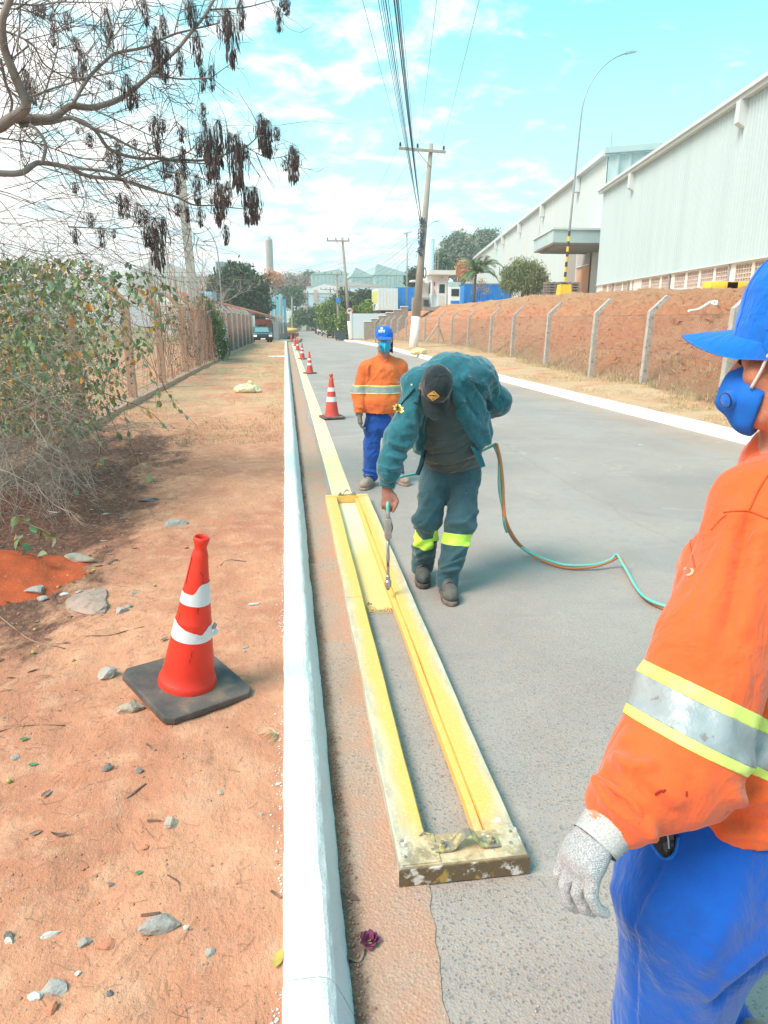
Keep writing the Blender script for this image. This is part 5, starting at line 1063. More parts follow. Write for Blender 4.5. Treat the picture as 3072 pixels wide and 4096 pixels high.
def slab(name,src,planes,off,m,parent=None):
 """strip of a garment between cutting planes, lifted off its surface: a sewn-on band. planes: (point, normal) keep side opposite to normal"""
 bm=bmesh.new();bm.from_mesh(src.data);o_=root_loc(src)
 for pt,n in planes:
  bmesh.ops.bisect_plane(bm,geom=bm.verts[:]+bm.edges[:]+bm.faces[:],plane_co=Vector(pt)-o_,plane_no=Vector(n),clear_outer=True,dist=1e-6)
 bm.normal_update()
 for v in bm.verts:v['x']if False else None
 co=[(v,v.normal.copy())for v in bm.verts]
 for v,nn in co:v.co+=nn*off
 bd=[e for e in bm.edges if e.is_boundary];ex=bmesh.ops.extrude_edge_only(bm,edges=bd)
 nm={v:n_ for v,n_ in co}
 for v in[g for g in ex['geom']if isinstance(g,bmesh.types.BMVert)]:
  best=v.link_edges and[e.other_vert(v)for e in v.link_edges if e.other_vert(v)in nm]
  if best:v.co-=nm[best[0]]*(off*1.3)
 me=bpy.data.meshes.new(name);bm.to_mesh(me);bm.free();me.polygons.foreach_set('use_smooth',np.ones(len(me.polygons),bool));return link(name,me,m,parent or src)
def project(name,me,M4,d,bvh,off,m,parent,maxd=.5):
 """flat artwork mesh laid onto a garment: M4 places it in the world, d is the shooting direction"""
 me.transform(M4);d=Vector(d).normalized();keep=[]
 for v in me.vertices:
  h=bvh.ray_cast(v.co-d*.3,d,maxd+.3)
  if h[0]is not None:v.co=h[0]-d*off
 me.update();return world(name,me,m,parent)
def frame_px(px,py,w,yaw=0.,roll=0.):
 """matrix of a little drawing board facing the camera at pixel px,py and depth w (x right, y up on the board)"""
 c=Vector(atw(px,py,w));x=Vector(_rt);z=-Vector(ray(px,py)).normalized();x=(x-z*x.dot(z)).normalized();y=z.cross(x)
 R=Matrix((x,y,z)).transposed().to_4x4();return Matrix.Translation(c)@R@Matrix.Rotation(yaw,4,'Y')@Matrix.Rotation(roll,4,'Z'),tuple(-z)
def flat_poly(P,sub_=0):
 bm=bmesh.new();vs=[bm.verts.new((x,y,0))for x,y in P];f=bm.faces.new(vs)
 bmesh.ops.triangulate(bm,faces=bm.faces[:])
 if sub_:bmesh.ops.subdivide_edges(bm,edges=bm.edges[:],cuts=sub_,use_grid_fill=True)
 me=bpy.data.meshes.new('flat');bm.to_mesh(me);bm.free();return me
 # --- head, cap, mask in a local frame: x right, y face, z crown
def head_parts(Mx,s=1.0,neck=None):
 """signed distance of a head in world space; Mx = 4x4 placing the local head frame"""
 R=np.array(Mx.to_3x3(),np.float32);c=v3(Mx.translation)
 g=[ell((0,-.012,.045),(.077,.100,.092)),ell((0,.030,-.045),(.060,.062,.075)),ell((0,.072,-.098),(.028,.022,.020)),ell((.045,.062,-.022),(.026,.026,.026)),ell((-.045,.062,-.022),(.026,.026,.026)),cap((-.034,.084,.026),(.034,.084,.026),.013),cap((.052,.0,-.085),(.02,.06,-.105),.022),cap((-.052,.0,-.085),(-.02,.06,-.105),.022)]
 base=uni(g,.022)
 soc=uni([ell((.032,.104,.004),(.020,.018,.013)),ell((-.032,.104,.004),(.020,.018,.013))],.002)
 base=sub(base,soc,.012)
 add=uni([base,cap((0,.088,.018),(0,.114,-.026),.008,.014),ell((.013,.103,-.030),(.010,.011,.009)),ell((-.013,.103,-.030),(.010,.011,.009)),cap((-.02,.093,-.058),(.02,.093,-.058),.008),cap((-.017,.091,-.069),(.017,.091,-.069),.008)],.010)
 lids=uni([ell((.032,.084,.003),(.017,.012,.011)),ell((-.032,.084,.003),(.017,.012,.011))],.002)
 ears=[sub(ell((sx*.083,-.012,-.004),(.011,.021,.034)),ell((sx*.092,-.006,.002),(.008,.011,.019)),.004)for sx in(-1,1)]
 full=uni([add,lids],.006)
 def f(p):
  q=((p-c)@R)/s;r=smin(full(q),np.minimum(ears[0](q),ears[1](q)),.008);return r*s
 return f
def loc(Mx,p):return Mx@Vector(p)
def grid_mesh(fn,nu,nv,thick=0.,close_u=False):
 V=np.array([[fn(i/(nu-1),j/(nv-1))for j in range(nv)]for i in range(nu)]).reshape(-1,3);i=np.arange(nu-1)[:,None]*nv+np.arange(nv-1)[None];F=np.stack([i,i+nv,i+nv+1,i+1],-1).reshape(-1,4)
 if thick:
  N=vnormals(V,F);n=len(V);V2=V-N*thick;ring=[k*nv for k in range(nu)]+[(nu-1)*nv+k for k in range(1,nv)]+[k*nv+nv-1 for k in range(nu-2,-1,-1)]+[k for k in range(nv-2,0,-1)]
  F=np.concatenate([F,F[:,::-1]+n,np.array([(a,b,b+n,a+n)for a,b in zip(ring,ring[1:]+ring[:1])])]);V=np.concatenate([V,V2])
 return V,F
def make_cap(parent,Mx,m,brim_m,s=1.0,drop=0.,brim_len=.072,brim_droop=.28,seed=0,button=True,brim_w=.075,tall=1.0,back=1.0,name='cap',seams=None,lift=0.,curve=3.2,rnd=.62):
 R=np.array(Mx.to_3x3());c=np.array(Mx.translation)
 def W(V):return c+(np.asarray(V)*s)@R.T
 def dome(u,v):
  a=u*2*math.pi;e=v*math.pi/2*1.0;rim=.035 if math.cos(a)<.3 else.035+.0*math.cos(a)
  rr=math.cos(e)**rnd;xr=.0865*(math.sin(a)if math.cos(a)>0 else 1);dz=-curve*.5*xr*xr*.8*(1-v)**2;zz=math.sin(e)**1.0;sx=.0865;sy=.108
  k=1-.010*max(0,1-abs(((a/(math.pi/3)+.5)%1)-.5)*14)*math.cos(e)**.5
  n_=mnoise.noise(Vector((math.cos(a)*1.6+seed,math.sin(a)*1.6,v*2.5)))*.07+mnoise.noise(Vector((math.cos(a)*4+seed,math.sin(a)*4,v*6)))*.035
  k*=1+n_*math.cos(e)
  return(math.sin(a)*sx*rr*k,(math.cos(a)*sy*rr*k)-.006,lift+.032+dz+(.118*tall)*zz*(1+n_*.3)-.012*(math.cos(a)<-.3)*math.cos(e)*0)
 V,F=grid_mesh(dome,73,22);me=np_mesh(name,W(V),F,True);o=world(name,me,m,parent)
 bm=bmesh.new();bm.from_mesh(o.data);bmesh.ops.remove_doubles(bm,verts=bm.verts,dist=1e-4*s);bm.to_mesh(o.data);bm.free()
 for k in range(6):
  mb=MB();mb.tube([tuple(W(np.array(dome((k+.5)/6+.0001,v_/14))*1.004))for v_ in range(0,15)],.0013*s,4,cap=False);mb.wpart('cap_seam',m,o)
 def brim(u,v):
  a=(u-.5)*2;x=a*brim_w;edge=math.sqrt(max(0,1-a*a));y0=-.006+.108*math.sqrt(max(0,1-(x/.0865)**2));y0=max(y0,.03);y1=y0+brim_len*edge**.75
  y=y0-.004+(y1-y0+.004)*v;return(x,y,lift+.036-brim_droop*(v*brim_len*edge)-curve*x*x*(.5+.5*v))
 V,F=grid_mesh(brim,41,12,.003);world('brim',np_mesh('brim',W(V),F,True),brim_m,o)
 if button:mb=MB();mb.blob(loc(Mx,(0,-.006*s,(lift+.030+.118*tall)*s)),(.008*s,.008*s,.008*s),None,1);mb.wpart('cap_button',m,o,True)
 return o
def mask_sdf(Mx,s=1.0,sh=0.):
 R=np.array(Mx.to_3x3(),np.float32);c=v3(Mx.translation)
 g=uni([ell((0,.070,-.052),(.062,.060,.060)),cap((0,.112,-.022),(0,.128,-.062),.012,.015),ell((0,.075,-.10),(.042,.035,.026))],.03)
 def f(p):
  q=((p-c)@R)/s+v3((0,sh*.35,sh));d=g(q);d=np.maximum(d,.040+(-.02-q[:,2])*.35-q[:,1]);top=q[:,2]-(.000+.016*np.exp(-(q[:,0]/.022)**2));return np.maximum(d,top)*s
 return f
def rotm(fwd,up_):
 """head frame from face direction and crown direction"""
 f=Vector(fwd).normalized();u=Vector(up_);u=(u-f*u.dot(f)).normalized();x=f.cross(u);return Matrix((x,f,u)).transposed().to_4x4()
def hand_sdf(wr,kn,pd,fingers,thumb,pw=.042,pt=.016,fr=.0088):
 """palm from wrist to knuckle line; fingers: list of joint chains; thumb chain. pd = direction across the palm (index side)"""
 wr=Vector(wr);kn=Vector(kn);pd=Vector(pd).normalized()
 fs=[ecap(wr.lerp(kn,-.05),kn,pd,(pw*.72,pt*1.15),(pw,pt))]
 fc=[chain(c,[fr*1.08,fr*1.0,fr*.92,fr*.80][:len(c)])for c in fingers]
 th=chain(thumb,[fr*1.5,fr*1.2,fr*1.05,fr*.85][:len(thumb)])
 palm=fs[0]
 def f(p):
  r=palm(p)
  for q in fc:r=smin(r,q(p),.007)
  return smin(r,th(p),.012)
 return f
def curl(base,d,nrm,lens,angs):
 """finger joints: start direction d, bending towards nrm by angs (rad, cumulative)"""
 p=Vector(base);d=Vector(d).normalized();n=Vector(nrm).normalized();out_=[tuple(p)];a=0
 for L,b in zip(lens,angs):a+=b;p=p+(d*math.cos(a)+n*math.sin(a))*L;out_.append(tuple(p))
 return out_
def fabric(name,c,c2=None,bump=.25,scale=260.,rough=.85,sheen=.25,big=.12,stains=None):
 t=NT(mat(name,c,rough,spec=.2,sheen=sheen));p=t.obj();n=t.noise(p,9,5,.6,.3)
 col=t.mix(t.math('MULTIPLY',t.ramp(n,.4,.65),.5),c,c2 or tuple(q*.82 for q in c))
 if stains:
  for(cc,sc,lo_,amt)in stains:col=t.mix(t.math('MULTIPLY',t.ramp(t.noise(p,sc,4,.6,.4),lo_,lo_+.02),amt),col,cc)
 w=t.noise(t.scl(p,(1,1,.5)),scale,2,.5);h=t.noise(p,22,5,.6,.4)
 cz_=t.noise(t.scl(p,(1,1,.55)),7,4,.55,.9);rd=t.math('ABSOLUTE',t.math('SUBTRACT',cz_,.5));cz2=t.noise(t.scl(p,(.6,1,1)),15,3,.55,.7);rd2=t.math('ABSOLUTE',t.math('SUBTRACT',cz2,.5))
 return t.out(col,t.bump(w,bump,.0012,t.bump(t.ramp(rd,0,.20),.30,.016,t.bump(t.ramp(rd2,0,.2),.18,.006,t.bump(h,.3,.02*big*4)))))
def skin(name,c,c2):
 t=NT(mat(name,c,.5,spec=.4));p=t.obj();col=t.mix(t.ramp(t.noise(p,24,4,.6),.35,.65),c,c2);col=t.mix(t.math('MULTIPLY',t.ramp(t.noise(p,320,3,.6),.5,.7),.35),col,tuple(q*1.4+.02 for q in c))
 t.b.inputs['Subsurface Weight'].default_value=.08;t.b.inputs['Subsurface Radius'].default_value=(.01,.004,.002)
 return t.out(col,t.bump(t.noise(p,420,3,.7),.5,.002,t.bump(t.noise(p,60,4,.6),.35,.006)))
M['skin1']=skin('tanned_skin',(.46,.22,.145),(.38,.16,.10));M['skin2']=skin('brown_skin',(.36,.17,.12),(.30,.12,.085));M['skin3']=skin('weathered_skin',(.58,.26,.17),(.48,.18,.115))
M['orange']=fabric('orange_jersey',(.80,.120,.030),(.72,.095,.022),stains=[((.85,.7,.55),60,.80,.0)])
M['orange_worn']=fabric('worn_orange_jersey',(.76,.17,.045),(.62,.13,.035),stains=[((.30,.08,.04),16,.70,.45),((.85,.7,.6),85,.78,.9)])
M['bluew']=fabric('blue_work_trousers',(.004,.085,.42),(.003,.06,.33),stains=[((.55,.6,.75),90,.79,.8)]);M['blue_cap']=fabric('blue_cap_cloth',(.004,.15,.62),(.004,.12,.50),bump=.4)
M['blue_splash']=fabric('paint_splashed_blue_trousers',(.012,.075,.33),(.012,.055,.25),stains=[((.75,.78,.85),55,.755,.9)])
M['navy']=fabric('navy_cloth',(.010,.03,.13),(.008,.02,.09));M['maskb']=mat('cyan_mask',(.02,.42,.70),.8,(.01,.36,.62),30,4,bump=.4,bscale=300,bdist=.002);M['maskb2']=mat('blue_mask',(.010,.17,.70),.8,(.01,.14,.6),30,4,bump=.5,bscale=400,bdist=.002)
M['band_y']=mat('lime_reflective_trim',(.62,.78,.14),.5,(.68,.74,.2),14,4);M['band_s']=mat('silver_reflective_tape',(.29,.32,.33),.42,(.36,.39,.40),18,5,metal=.15,bump=.35,bscale=26,c3=(.24,.22,.20),s3=40,lo3=.62,hi3=.7)
M['teal']=fabric('teal_jacket_cloth',(.018,.13,.165),(.014,.10,.13),bump=.35,sheen=.4);M['polo']=fabric('dark_grey_green_polo',(.055,.075,.075),(.045,.062,.062));M['slate']=fabric('slate_blue_trousers',(.045,.105,.125),(.036,.085,.10),stains=[((.20,.24,.26),14,.70,.3)])
M['lime']=mat('lime_tape',(.62,.92,.10),.5);M['capb']=fabric('charcoal_cap_cloth',(.018,.028,.032),(.014,.022,.026),bump=.3);M['gold']=mat('embroidered_gold',(.72,.42,.12),.7,bump=.5,bscale=500,bdist=.002);M['patch']=mat('pale_gold_patch',(.80,.66,.22),.7,bump=.4,bscale=400,bdist=.002)
M['boot']=mat('scuffed_grey_boot',(.065,.07,.066),.7,(.15,.14,.12),7,5,bump=.5,bscale=60,bdist=.004,c3=(.34,.28,.22),s3=24,lo3=.62,hi3=.72);M['sole']=mat('rubber_sole',(.05,.05,.048),.8,(.2,.16,.13),12,4);M['boot2']=mat('dusty_brown_boot',(.30,.23,.18),.8,(.40,.31,.24),12,5,bump=.4,bscale=60,bdist=.004,c3=(.6,.52,.42),s3=40);M['sole2']=mat('dusty_red_sole',(.28,.17,.13),.85,(.4,.3,.25),20,4)
M['glove_g']=mat('grey_brown_knit',(.15,.135,.12),.9,(.2,.18,.15),40,4,bump=.6,bscale=220,bdist=.004);M['hairb']=mat('dark_hair',(.02,.018,.016),.7)
# === worker in the teal jacket, bending over his spray lance
def boot(parent,Q,toe_dir,up,m,sm,s=1.0):
 """Q ankle-sole point (under the heel), toe_dir along the foot"""
 t_=Vector(toe_dir).normalized();u=Vector(up);u=(u-t_*u.dot(t_)).normalized();x=t_.cross(u);R=Matrix((x,t_,u)).transposed()
 P=lambda a,b,c:tuple(Vector(Q)+R@Vector((a*s,b*s,c*s)));Rn=np.array(R,np.float32)
 f=uni([ell(P(0,.17,.055),(.052*s,.085*s,.050*s),Rn),ell(P(0,.05,.062),(.043*s,.095*s,.055*s),Rn),cap(P(0,.0,.07),P(0,-.005,.19),.046*s,.052*s),ell(P(0,.0,.05),(.042*s,.05*s,.05*s),Rn)],.03)
 f=inter(f,half(P(0,0,.024),-Vector(R@Vector((0,0,1)))),.004);lo=Vector(Q)-Vector((.3,.3,.1));hi=Vector(Q)+Vector((.3,.3,.3))
 b=cloth('boot',f,lo,hi,.006,m,parent,wr=[(14,.002,(1,1,1))]);V=[]
 out_=[(-.034,-.045),(-.046,.0),(-.044,.07),(-.054,.15),(-.050,.21),(-.028,.25),(0,.262),(.028,.25),(.050,.21),(.054,.15),(.044,.07),(.046,.0),(.034,-.045)]
 mb=MB();mb.prism([P(a*1.02,c,.0)for a,c in out_],(0,0,0),tuple(R@Vector((0,0,.027*s))));so=mb.wpart('sole',sm,b);bevel(so,.006*s,2)
 for k in range(4):
  z=.075+.025*k;y=.135-.028*k;mb=MB();mb.tube([P(-.022,y-.004,z+.026),P(0,y,z+.037),P(.022,y-.004,z+.026)],.0028*s,5);mb.wpart('lace',M['hairb']if m is M['boot']else sm,b)
 return b
tm=thing('person','worker in teal jacket and black cap bending over a spray lance','person',(.90,4.15,0))
def T(px,py,Y):return Vector(at(px,py,Y))
hipC=T(1800,1880,4.36);hipR=T(1748,1898,4.34);hipL=T(1858,1890,4.34);kneR=T(1712,2085,4.20);kneL=T(1838,2100,4.12);ankR=T(1688,2262,4.36);ankL=T(1788,2325,4.06)
shR=T(1668,1530,4.08);shL=T(1905,1500,4.16);elR=T(1592,1750,3.99);wrR=T(1549,1945,3.93);elL=T(1982,1600,4.30);haL=T(1905,1660,4.46);chest=T(1783,1545,4.12);belly=T(1800,1745,4.24);neckB=T(1790,1492,4.08)
hc=T(1742,1556,3.88);Hm=Matrix.Translation(hc)@rotm((-.10,-.50,-.86),(-.03,-.84,.52))
kn=T(1553,2020,3.915);grip=T(1550,2056,3.90)
dn=(kn-wrR).normalized();across=Vector((1,-.28,0)).normalized();nrmP=Vector((.1,1,0));nrmP=(nrmP-dn*nrmP.dot(dn)).normalized()
fing=[]
for k,(o_,L)in enumerate(((.030,.95),(.010,1.0),(-.011,.96),(-.031,.8))):
 b=kn+across*o_+dn*(.0-.004*abs(k-1));fing.append(curl(b,dn+across*.02*(1.5-k),-nrmP if False else nrmP,(.040*L,.027*L,.020*L),(.45,1.15,.9)))
thb=wrR.lerp(kn,.45)+across*.036;thumb=[tuple(thb),tuple(thb+dn*.035+across*.018+nrmP*-.006),tuple(thb+dn*.068+across*.006-nrmP*.010),tuple(thb+dn*.096-across*.010-nrmP*.010)]
hand=hand_sdf(wrR,kn,across,fing,thumb,.042,.019,.0100)
kL=haL+Vector((-.07,.03,-.05));hL=hand_sdf(haL,kL,(.2,.1,1),[curl(kL+Vector((0,0,.030-.02*k)),(-.9,.1,-.3),(0,-1,0),(.035,.025,.02),(.3,.5,.5))for k in range(4)],[tuple(haL+Vector((-.02,0,.03))),tuple(haL+Vector((-.05,-.01,.06))),tuple(haL+Vector((-.08,-.01,.07)))],.04,.016)
head=head_parts(Hm,1.0)
S_=(1,.05,0)
bodyf=uni([head,cap(loc(Hm,(0,-.03,-.06)),neckB,.052,.062),ecap(chest,belly,S_,(.17,.115),(.17,.13)),ecap(belly,hipC,S_,(.17,.13),(.155,.10)),cap(neckB,shR,.05,.055),cap(neckB,shL,.05,.055),cap(shR,elR,.052,.038),cap(elR,wrR,.037,.026),cap(shL,elL,.052,.038),cap(elL,haL,.037,.026),cap(hipR,kneR,.075,.05),cap(kneR,ankR,.05,.036),cap(hipL,kneL,.075,.05),cap(kneL,ankL,.05,.036)],.02)
def with_hands(bf,hs,k=.012):
 def f(p):
  r=bf(p)
  for h in hs:r=smin(r,h(p),k)
  return r
 return f
body=cloth('body',with_hands(bodyf,[hand,hL]),(.3,3.6,.0),(1.5,4.75,1.6),.0052,M['skin2'],tm,sm=1)
leg=lambda h,k,a,r1,r2,r3:uni([cap(h,k,r1,r2),cap(k,a,r2*.98,r3)],.03)
tr=uni([ecap(hipC+Vector((0,0,.10)),hipC+Vector((0,0,-.02)),S_,(.180,.125),(.186,.128)),leg(hipR,kneR,ankR+Vector((0,0,-.015)),.100,.078,.066),leg(hipL,kneL,ankL+Vector((0,0,-.01)),.104,.082,.070)],.03)
gr=T(1790,1930,4.2)
tr=sub(tr,cap(T(1790,1985,4.0),T(1765,2160,4.0),.008,.02),.03)
tr=inter(tr,half(ankR+Vector((0,0,-.055)),(0,0,-1)),.01)
tf_=[([T(1712,1990,4.1),T(1668,2080,4.1)],.018,.010),([T(1760,2010,4.1),T(1700,2100,4.1),T(1660,2110,4.1)],.014,.010),([T(1700,2150,4.1),T(1655,2185,4.2)],.014,.013),([T(1725,2175,4.15),T(1670,2215,4.25)],.013,.012),([T(1730,2210,4.25),T(1672,2240,4.3)],.010,.009),([T(1880,1930,4.2),T(1840,1990,4.1),T(1800,2020,4.1)],.016,.009),([T(1905,2040,4.1),T(1860,2090,4.05),T(1800,2095,4.05)],.014,.010),([T(1870,2180,4.05),T(1800,2240,4.0)],.013,.012),([T(1845,2235,4.05),T(1770,2270,4.0)],.013,.014),([T(1830,2275,4.05),T(1755,2290,4.05)],.012,.013),([T(1790,1880,4.2),T(1786,1925,4.2)],.006,.006),([T(1705,1880,4.2),T(1703,1990,4.15),T(1665,1985,4.2)],.004,-.004),([T(1875,1890,4.2),T(1870,2000,4.1),T(1905,1995,4.15)],.004,-.004),([T(1640,2030,4.25),T(1655,2085,4.2)],.02,.012),([T(1915,2000,4.15),T(1905,2090,4.15),T(1890,2120,4.15)],.012,.014)]
trs=cloth('trousers',tr,(.45,3.85,.03),(1.35,4.65,1.1),.0065,M['slate'],tm,wr=[(5,.010,(1,1,1.6)),(11,.0035,(1,1,1.3))],fl=tf_)
def leg_band(name,src,a,b,t0,t1,off,m,tiltv=(0,0,0),extra=()):
 a=Vector(a);b=Vector(b);d=((b-a).normalized()+Vector(tiltv)).normalized();return slab(name,src,[(a.lerp(b,t0),-d),(a.lerp(b,t1),d)]+list(extra),off,m)
mid=T(1736,2150,4.15)
leg_band('reflective_band',trs,kneR,ankR,.22,.42,.004,M['lime'],(0,0,0),[(mid,(1,.0,0))]);leg_band('reflective_band',trs,kneL,ankL,.14,.34,.004,M['lime'],(.12,0,0),[(mid,(-1,0,0))])
boot(tm,(ankR.x,ankR.y+.02,.012),(-.12,-.93,-.02),(0,.05,1),M['boot'],M['sole'],.98);boot(tm,(ankL.x,ankL.y+.03,.002),(-.06,-.99,0),(0,0,1),M['boot'],M['sole'],1.0)
polo=uni([ecap(chest+Vector((-.02,-.005,-.03)),belly+Vector((0,-.03,0)),S_,(.150,.125),(.185,.165)),ecap(belly+Vector((0,-.03,0)),hipC+Vector((.01,-.02,.075)),S_,(.19,.165),(.190,.135)),cap(neckB+Vector((0,-.02,-.02)),chest,.075,.12)],.03)
pf=[([T(1700,1790,4.05),T(1800,1770,4.0),T(1880,1720,4.05)],.012,.012),([T(1720,1820,4.05),T(1810,1815,4.0),T(1900,1760,4.05)],.010,-.012),([T(1700,1835,4.05),T(1800,1850,4.0),T(1915,1800,4.05)],.013,.014),([T(1730,1865,4.1),T(1850,1850,4.05),T(1930,1825,4.1)],.008,-.010),([T(1720,1765,4.05),T(1790,1755,4.0)],.008,.007),([T(1740,1700,4.05),T(1850,1690,4.0)],.03,.004),([T(1780,1735,4.05),T(1860,1700,4.0)],.010,.008)]
pl=cloth('polo_shirt',polo,(.5,3.85,.75),(1.35,4.65,1.6),.007,M['polo'],tm,wr=[(6,.005,(1,1,2)),(16,.0012,(1,1,1))],fl=pf)
xz=lambda px,py,Y=4.05:(T(px,py,Y).x,T(px,py,Y).z)
jk=uni([ecap(chest+Vector((.012,.02,.01)),belly+Vector((.012,.0,.01)),(1,-.05,-.08),(.215,.158),(.232,.186)),ecap(belly+Vector((.012,0,0)),hipC+Vector((.012,.02,.045)),S_,(.232,.186),(.205,.152)),cap(neckB+Vector((0,.03,0)),shR+Vector((0,0,-.02)),.086,.082),cap(neckB+Vector((.01,.04,.01)),shL+Vector((0,0,-.01)),.092,.098),ell(T(1812,1530,4.22),(.18,.13,.12)),cap(shR+Vector((.01,0,-.02)),elR,.088,.080),cap(elR,wrR+Vector((.004,.0,.095)),.080,.064),cap(shL,elL,.098,.086),cap(elL,haL,.084,.062)],.042)
opening=poly_prism([xz(1722,1640),xz(1712,1700),xz(1700,1790),xz(1694,1850),xz(1672,1905),xz(1640,1960),xz(1960,1960),xz(1936,1870),xz(1922,1830),xz(1893,1775),xz(1850,1700),xz(1822,1650),xz(1815,1600),xz(1800,1540),xz(1740,1540)])
front=half((0,4.17,0),(0,1,0));jk=sub(jk,lambda p:np.maximum(opening(p),front(p)),.008)
jk=inter(jk,lambda p:-(p[:,2]-(.905+.03*np.sin(p[:,0]*6)))-10*(p[:,0]<T(1612,1900,4).x),.008)
jk=sub(jk,cap(T(1655,1640,4.05),T(1655,1760,4.02),.004,.012),.02)
jf=[([T(1600,1620,3.98),T(1640,1700,3.98)],.016,.010),([T(1560,1770,3.95),T(1620,1790,3.95),T(1645,1770,3.98)],.014,.013),([T(1575,1800,3.95),T(1635,1810,3.95)],.010,-.010),([T(1555,1825,3.93),T(1600,1840,3.92),T(1640,1815,3.95)],.014,.012),([T(1520,1865,3.93),T(1560,1880,3.9),T(1602,1872,3.92)],.012,.012),([T(1525,1885,3.93),T(1598,1895,3.9)],.008,-.009),([T(1565,1700,3.95),T(1605,1740,3.93),T(1640,1735,3.95)],.012,.008),([T(1880,1530,4.05),T(1925,1600,4.0),T(1935,1640,4.05)],.016,.012),([T(1900,1540,4.05),T(1945,1600,4.05)],.010,-.012),([T(1935,1530,4.1),T(1960,1600,4.15),T(1995,1640,4.2)],.014,.014),([T(1830,1590,4.0),T(1880,1680,4.0),T(1935,1720,4.0)],.020,.010),([T(1860,1600,4.0),T(1905,1660,4.0)],.012,-.012),([T(1955,1640,4.1),T(1940,1700,4.1),T(1960,1780,4.1)],.014,.012),([T(1975,1570,4.15),T(2010,1600,4.25)],.010,-.012),([T(1960,1490,4.15),T(1985,1530,4.2),T(1990,1580,4.2)],.010,.012),([T(1660,1620,4.0),T(1662,1700,4.0),T(1672,1800,4.0)],.016,.008),([T(1675,1650,4.0),T(1685,1780,4.0),T(1655,1870,4.0)],.010,-.010),([T(1648,1790,4.05),T(1640,1860,4.05)],.014,.010)]
jacket=cloth('jacket',jk,(.35,3.65,.72),(1.55,4.8,1.68),.0075,M['teal'],tm,wr=[(4.5,.014,(1,1,.8)),(10,.006,(1,1,1)),(22,.0018,(1,1,1))],fl=jf)
jb=bvh_of(jacket)
mb=MB();d_=(wrR-elR).normalized();mb.lathe([(.047,-.025),(.050,-.01),(.046,.0),(.047,.018),(.043,.026),(.038,.022)],40,wrR+Vector((.002,0,.02)),Vector((0,0,1)).rotation_difference(d_).to_matrix())
vv=[]
n_=40
for i,v in enumerate(mb.v):
 q=Vector(v)-wrR;k=i%n_;a=d_*q.dot(d_);vv.append(tuple(wrR+a+(q-a)*(1.04 if k%2 else.93)))
mb.v=vv;mb.wpart('ribbed_cuff',M['teal'],jacket,True)
def strip(name,pts,widths,Y,bv,m,par,off=.005,thick=.006,cuts=8):
 """cloth strip following a polyline of pixels laid on the garment"""
 P=[]
 n=len(pts);
 for i in range(n-1):
  for k in range(cuts):t_=k/cuts;P.append((pts[i][0]*(1-t_)+pts[i+1][0]*t_,pts[i][1]*(1-t_)+pts[i+1][1]*t_,widths[i]*(1-t_)+widths[i+1]*t_))
 P.append((*pts[-1],widths[-1]));V=[]
 for i,(x,y,w)in enumerate(P):
  a=P[max(i-1,0)];b=P[min(i+1,len(P)-1)];dx,dy=b[0]-a[0],b[1]-a[1];L=math.hypot(dx,dy)+1e-9
  for s_ in(-1,-.33,.33,1):
   q=Vector(at(x-dy/L*w*s_/2,y+dx/L*w*s_/2,Y));dr=(q-Vector(_C)).normalized();h=bv.ray_cast(q-dr*.5,dr,1.0)
   V.append((h[0]if h[0]is not None and(h[0]-q).length<.22 else q)-dr*off)
 V=np.array([tuple(v)for v in V]);nn=len(P);i=np.arange(nn-1)[:,None]*4+np.arange(3)[None];F=np.stack([i,i+4,i+5,i+1],-1).reshape(-1,4)
 N=vnormals(V,F);
 if np.mean((V-_C)@N.mean(0))>0:F=F[:,::-1];N=-N
 k=len(V);ring=[a*4 for a in range(nn)]+[(nn-1)*4+1,(nn-1)*4+2]+[a*4+3 for a in range(nn-1,-1,-1)]+[2,1]
 F2=np.concatenate([F,F[:,::-1]+k,np.array([(a,a+k,b+k,b)for a,b in zip(ring,ring[1:]+ring[:1])])]);V2=np.concatenate([V,V-N*thick]);return world(name,np_mesh(name,V2,F2,True),m,par)
strip('placket',[(1822,1640),(1850,1700),(1893,1775),(1922,1840),(1934,1868)],[26,26,26,24,18],4.03,jb,M['teal'],jacket,.008)
strip('placket',[(1712,1640),(1702,1720),(1696,1800),(1684,1860),(1668,1900)],[14,16,16,16,14],4.03,jb,M['teal'],jacket,.006)
strip('zip',[(1722,1655),(1714,1720),(1704,1800),(1692,1860),(1676,1900)],[6,6,6,6,5],4.0,jb,M['hairb'],jacket,.010)
def flap(name,poly,Y,bv,m,par,off=.008,thick=.008,mx=.2,sub_=3):
 me=flat_poly([(x,-y)for x,y in poly],sub_);vs=[]
 for v in me.vertices:
  q=Vector(at(v.co.x,-v.co.y,Y));dr=(q-Vector(_C)).normalized();h=bv.ray_cast(q-dr*.5,dr,1.0)if bv else(None,)
  v.co=(h[0]if h[0]is not None and(h[0]-q).length<mx else q)-dr*off
 bm=bmesh.new();bm.from_mesh(me);bmesh.ops.solidify(bm,geom=bm.faces[:],thickness=thick);bm.to_mesh(me);bm.free();return world(name,me,m,par)
flap('collar_wing',[(1800,1480),(1822,1490),(1845,1540),(1862,1608),(1816,1606),(1812,1560),(1798,1520)],4.0,jb,M['teal'],jacket,.016,.01);flap('collar_wing',[(1686,1500),(1672,1540),(1652,1607),(1672,1612),(1682,1560),(1690,1530)],4.0,jb,M['teal'],jacket,.014,.01)
e1=flap('epaulette',[(1871,1500),(1876,1494),(1886,1492),(1952,1514),(1947,1552),(1880,1522),(1872,1512)],4.08,jb,M['teal'],jacket,.010,.008);e2=flap('epaulette',[(1652,1540),(1658,1553),(1645,1570),(1606,1618),(1596,1612),(1628,1545),(1642,1530)],4.05,jb,M['teal'],jacket,.009,.008)
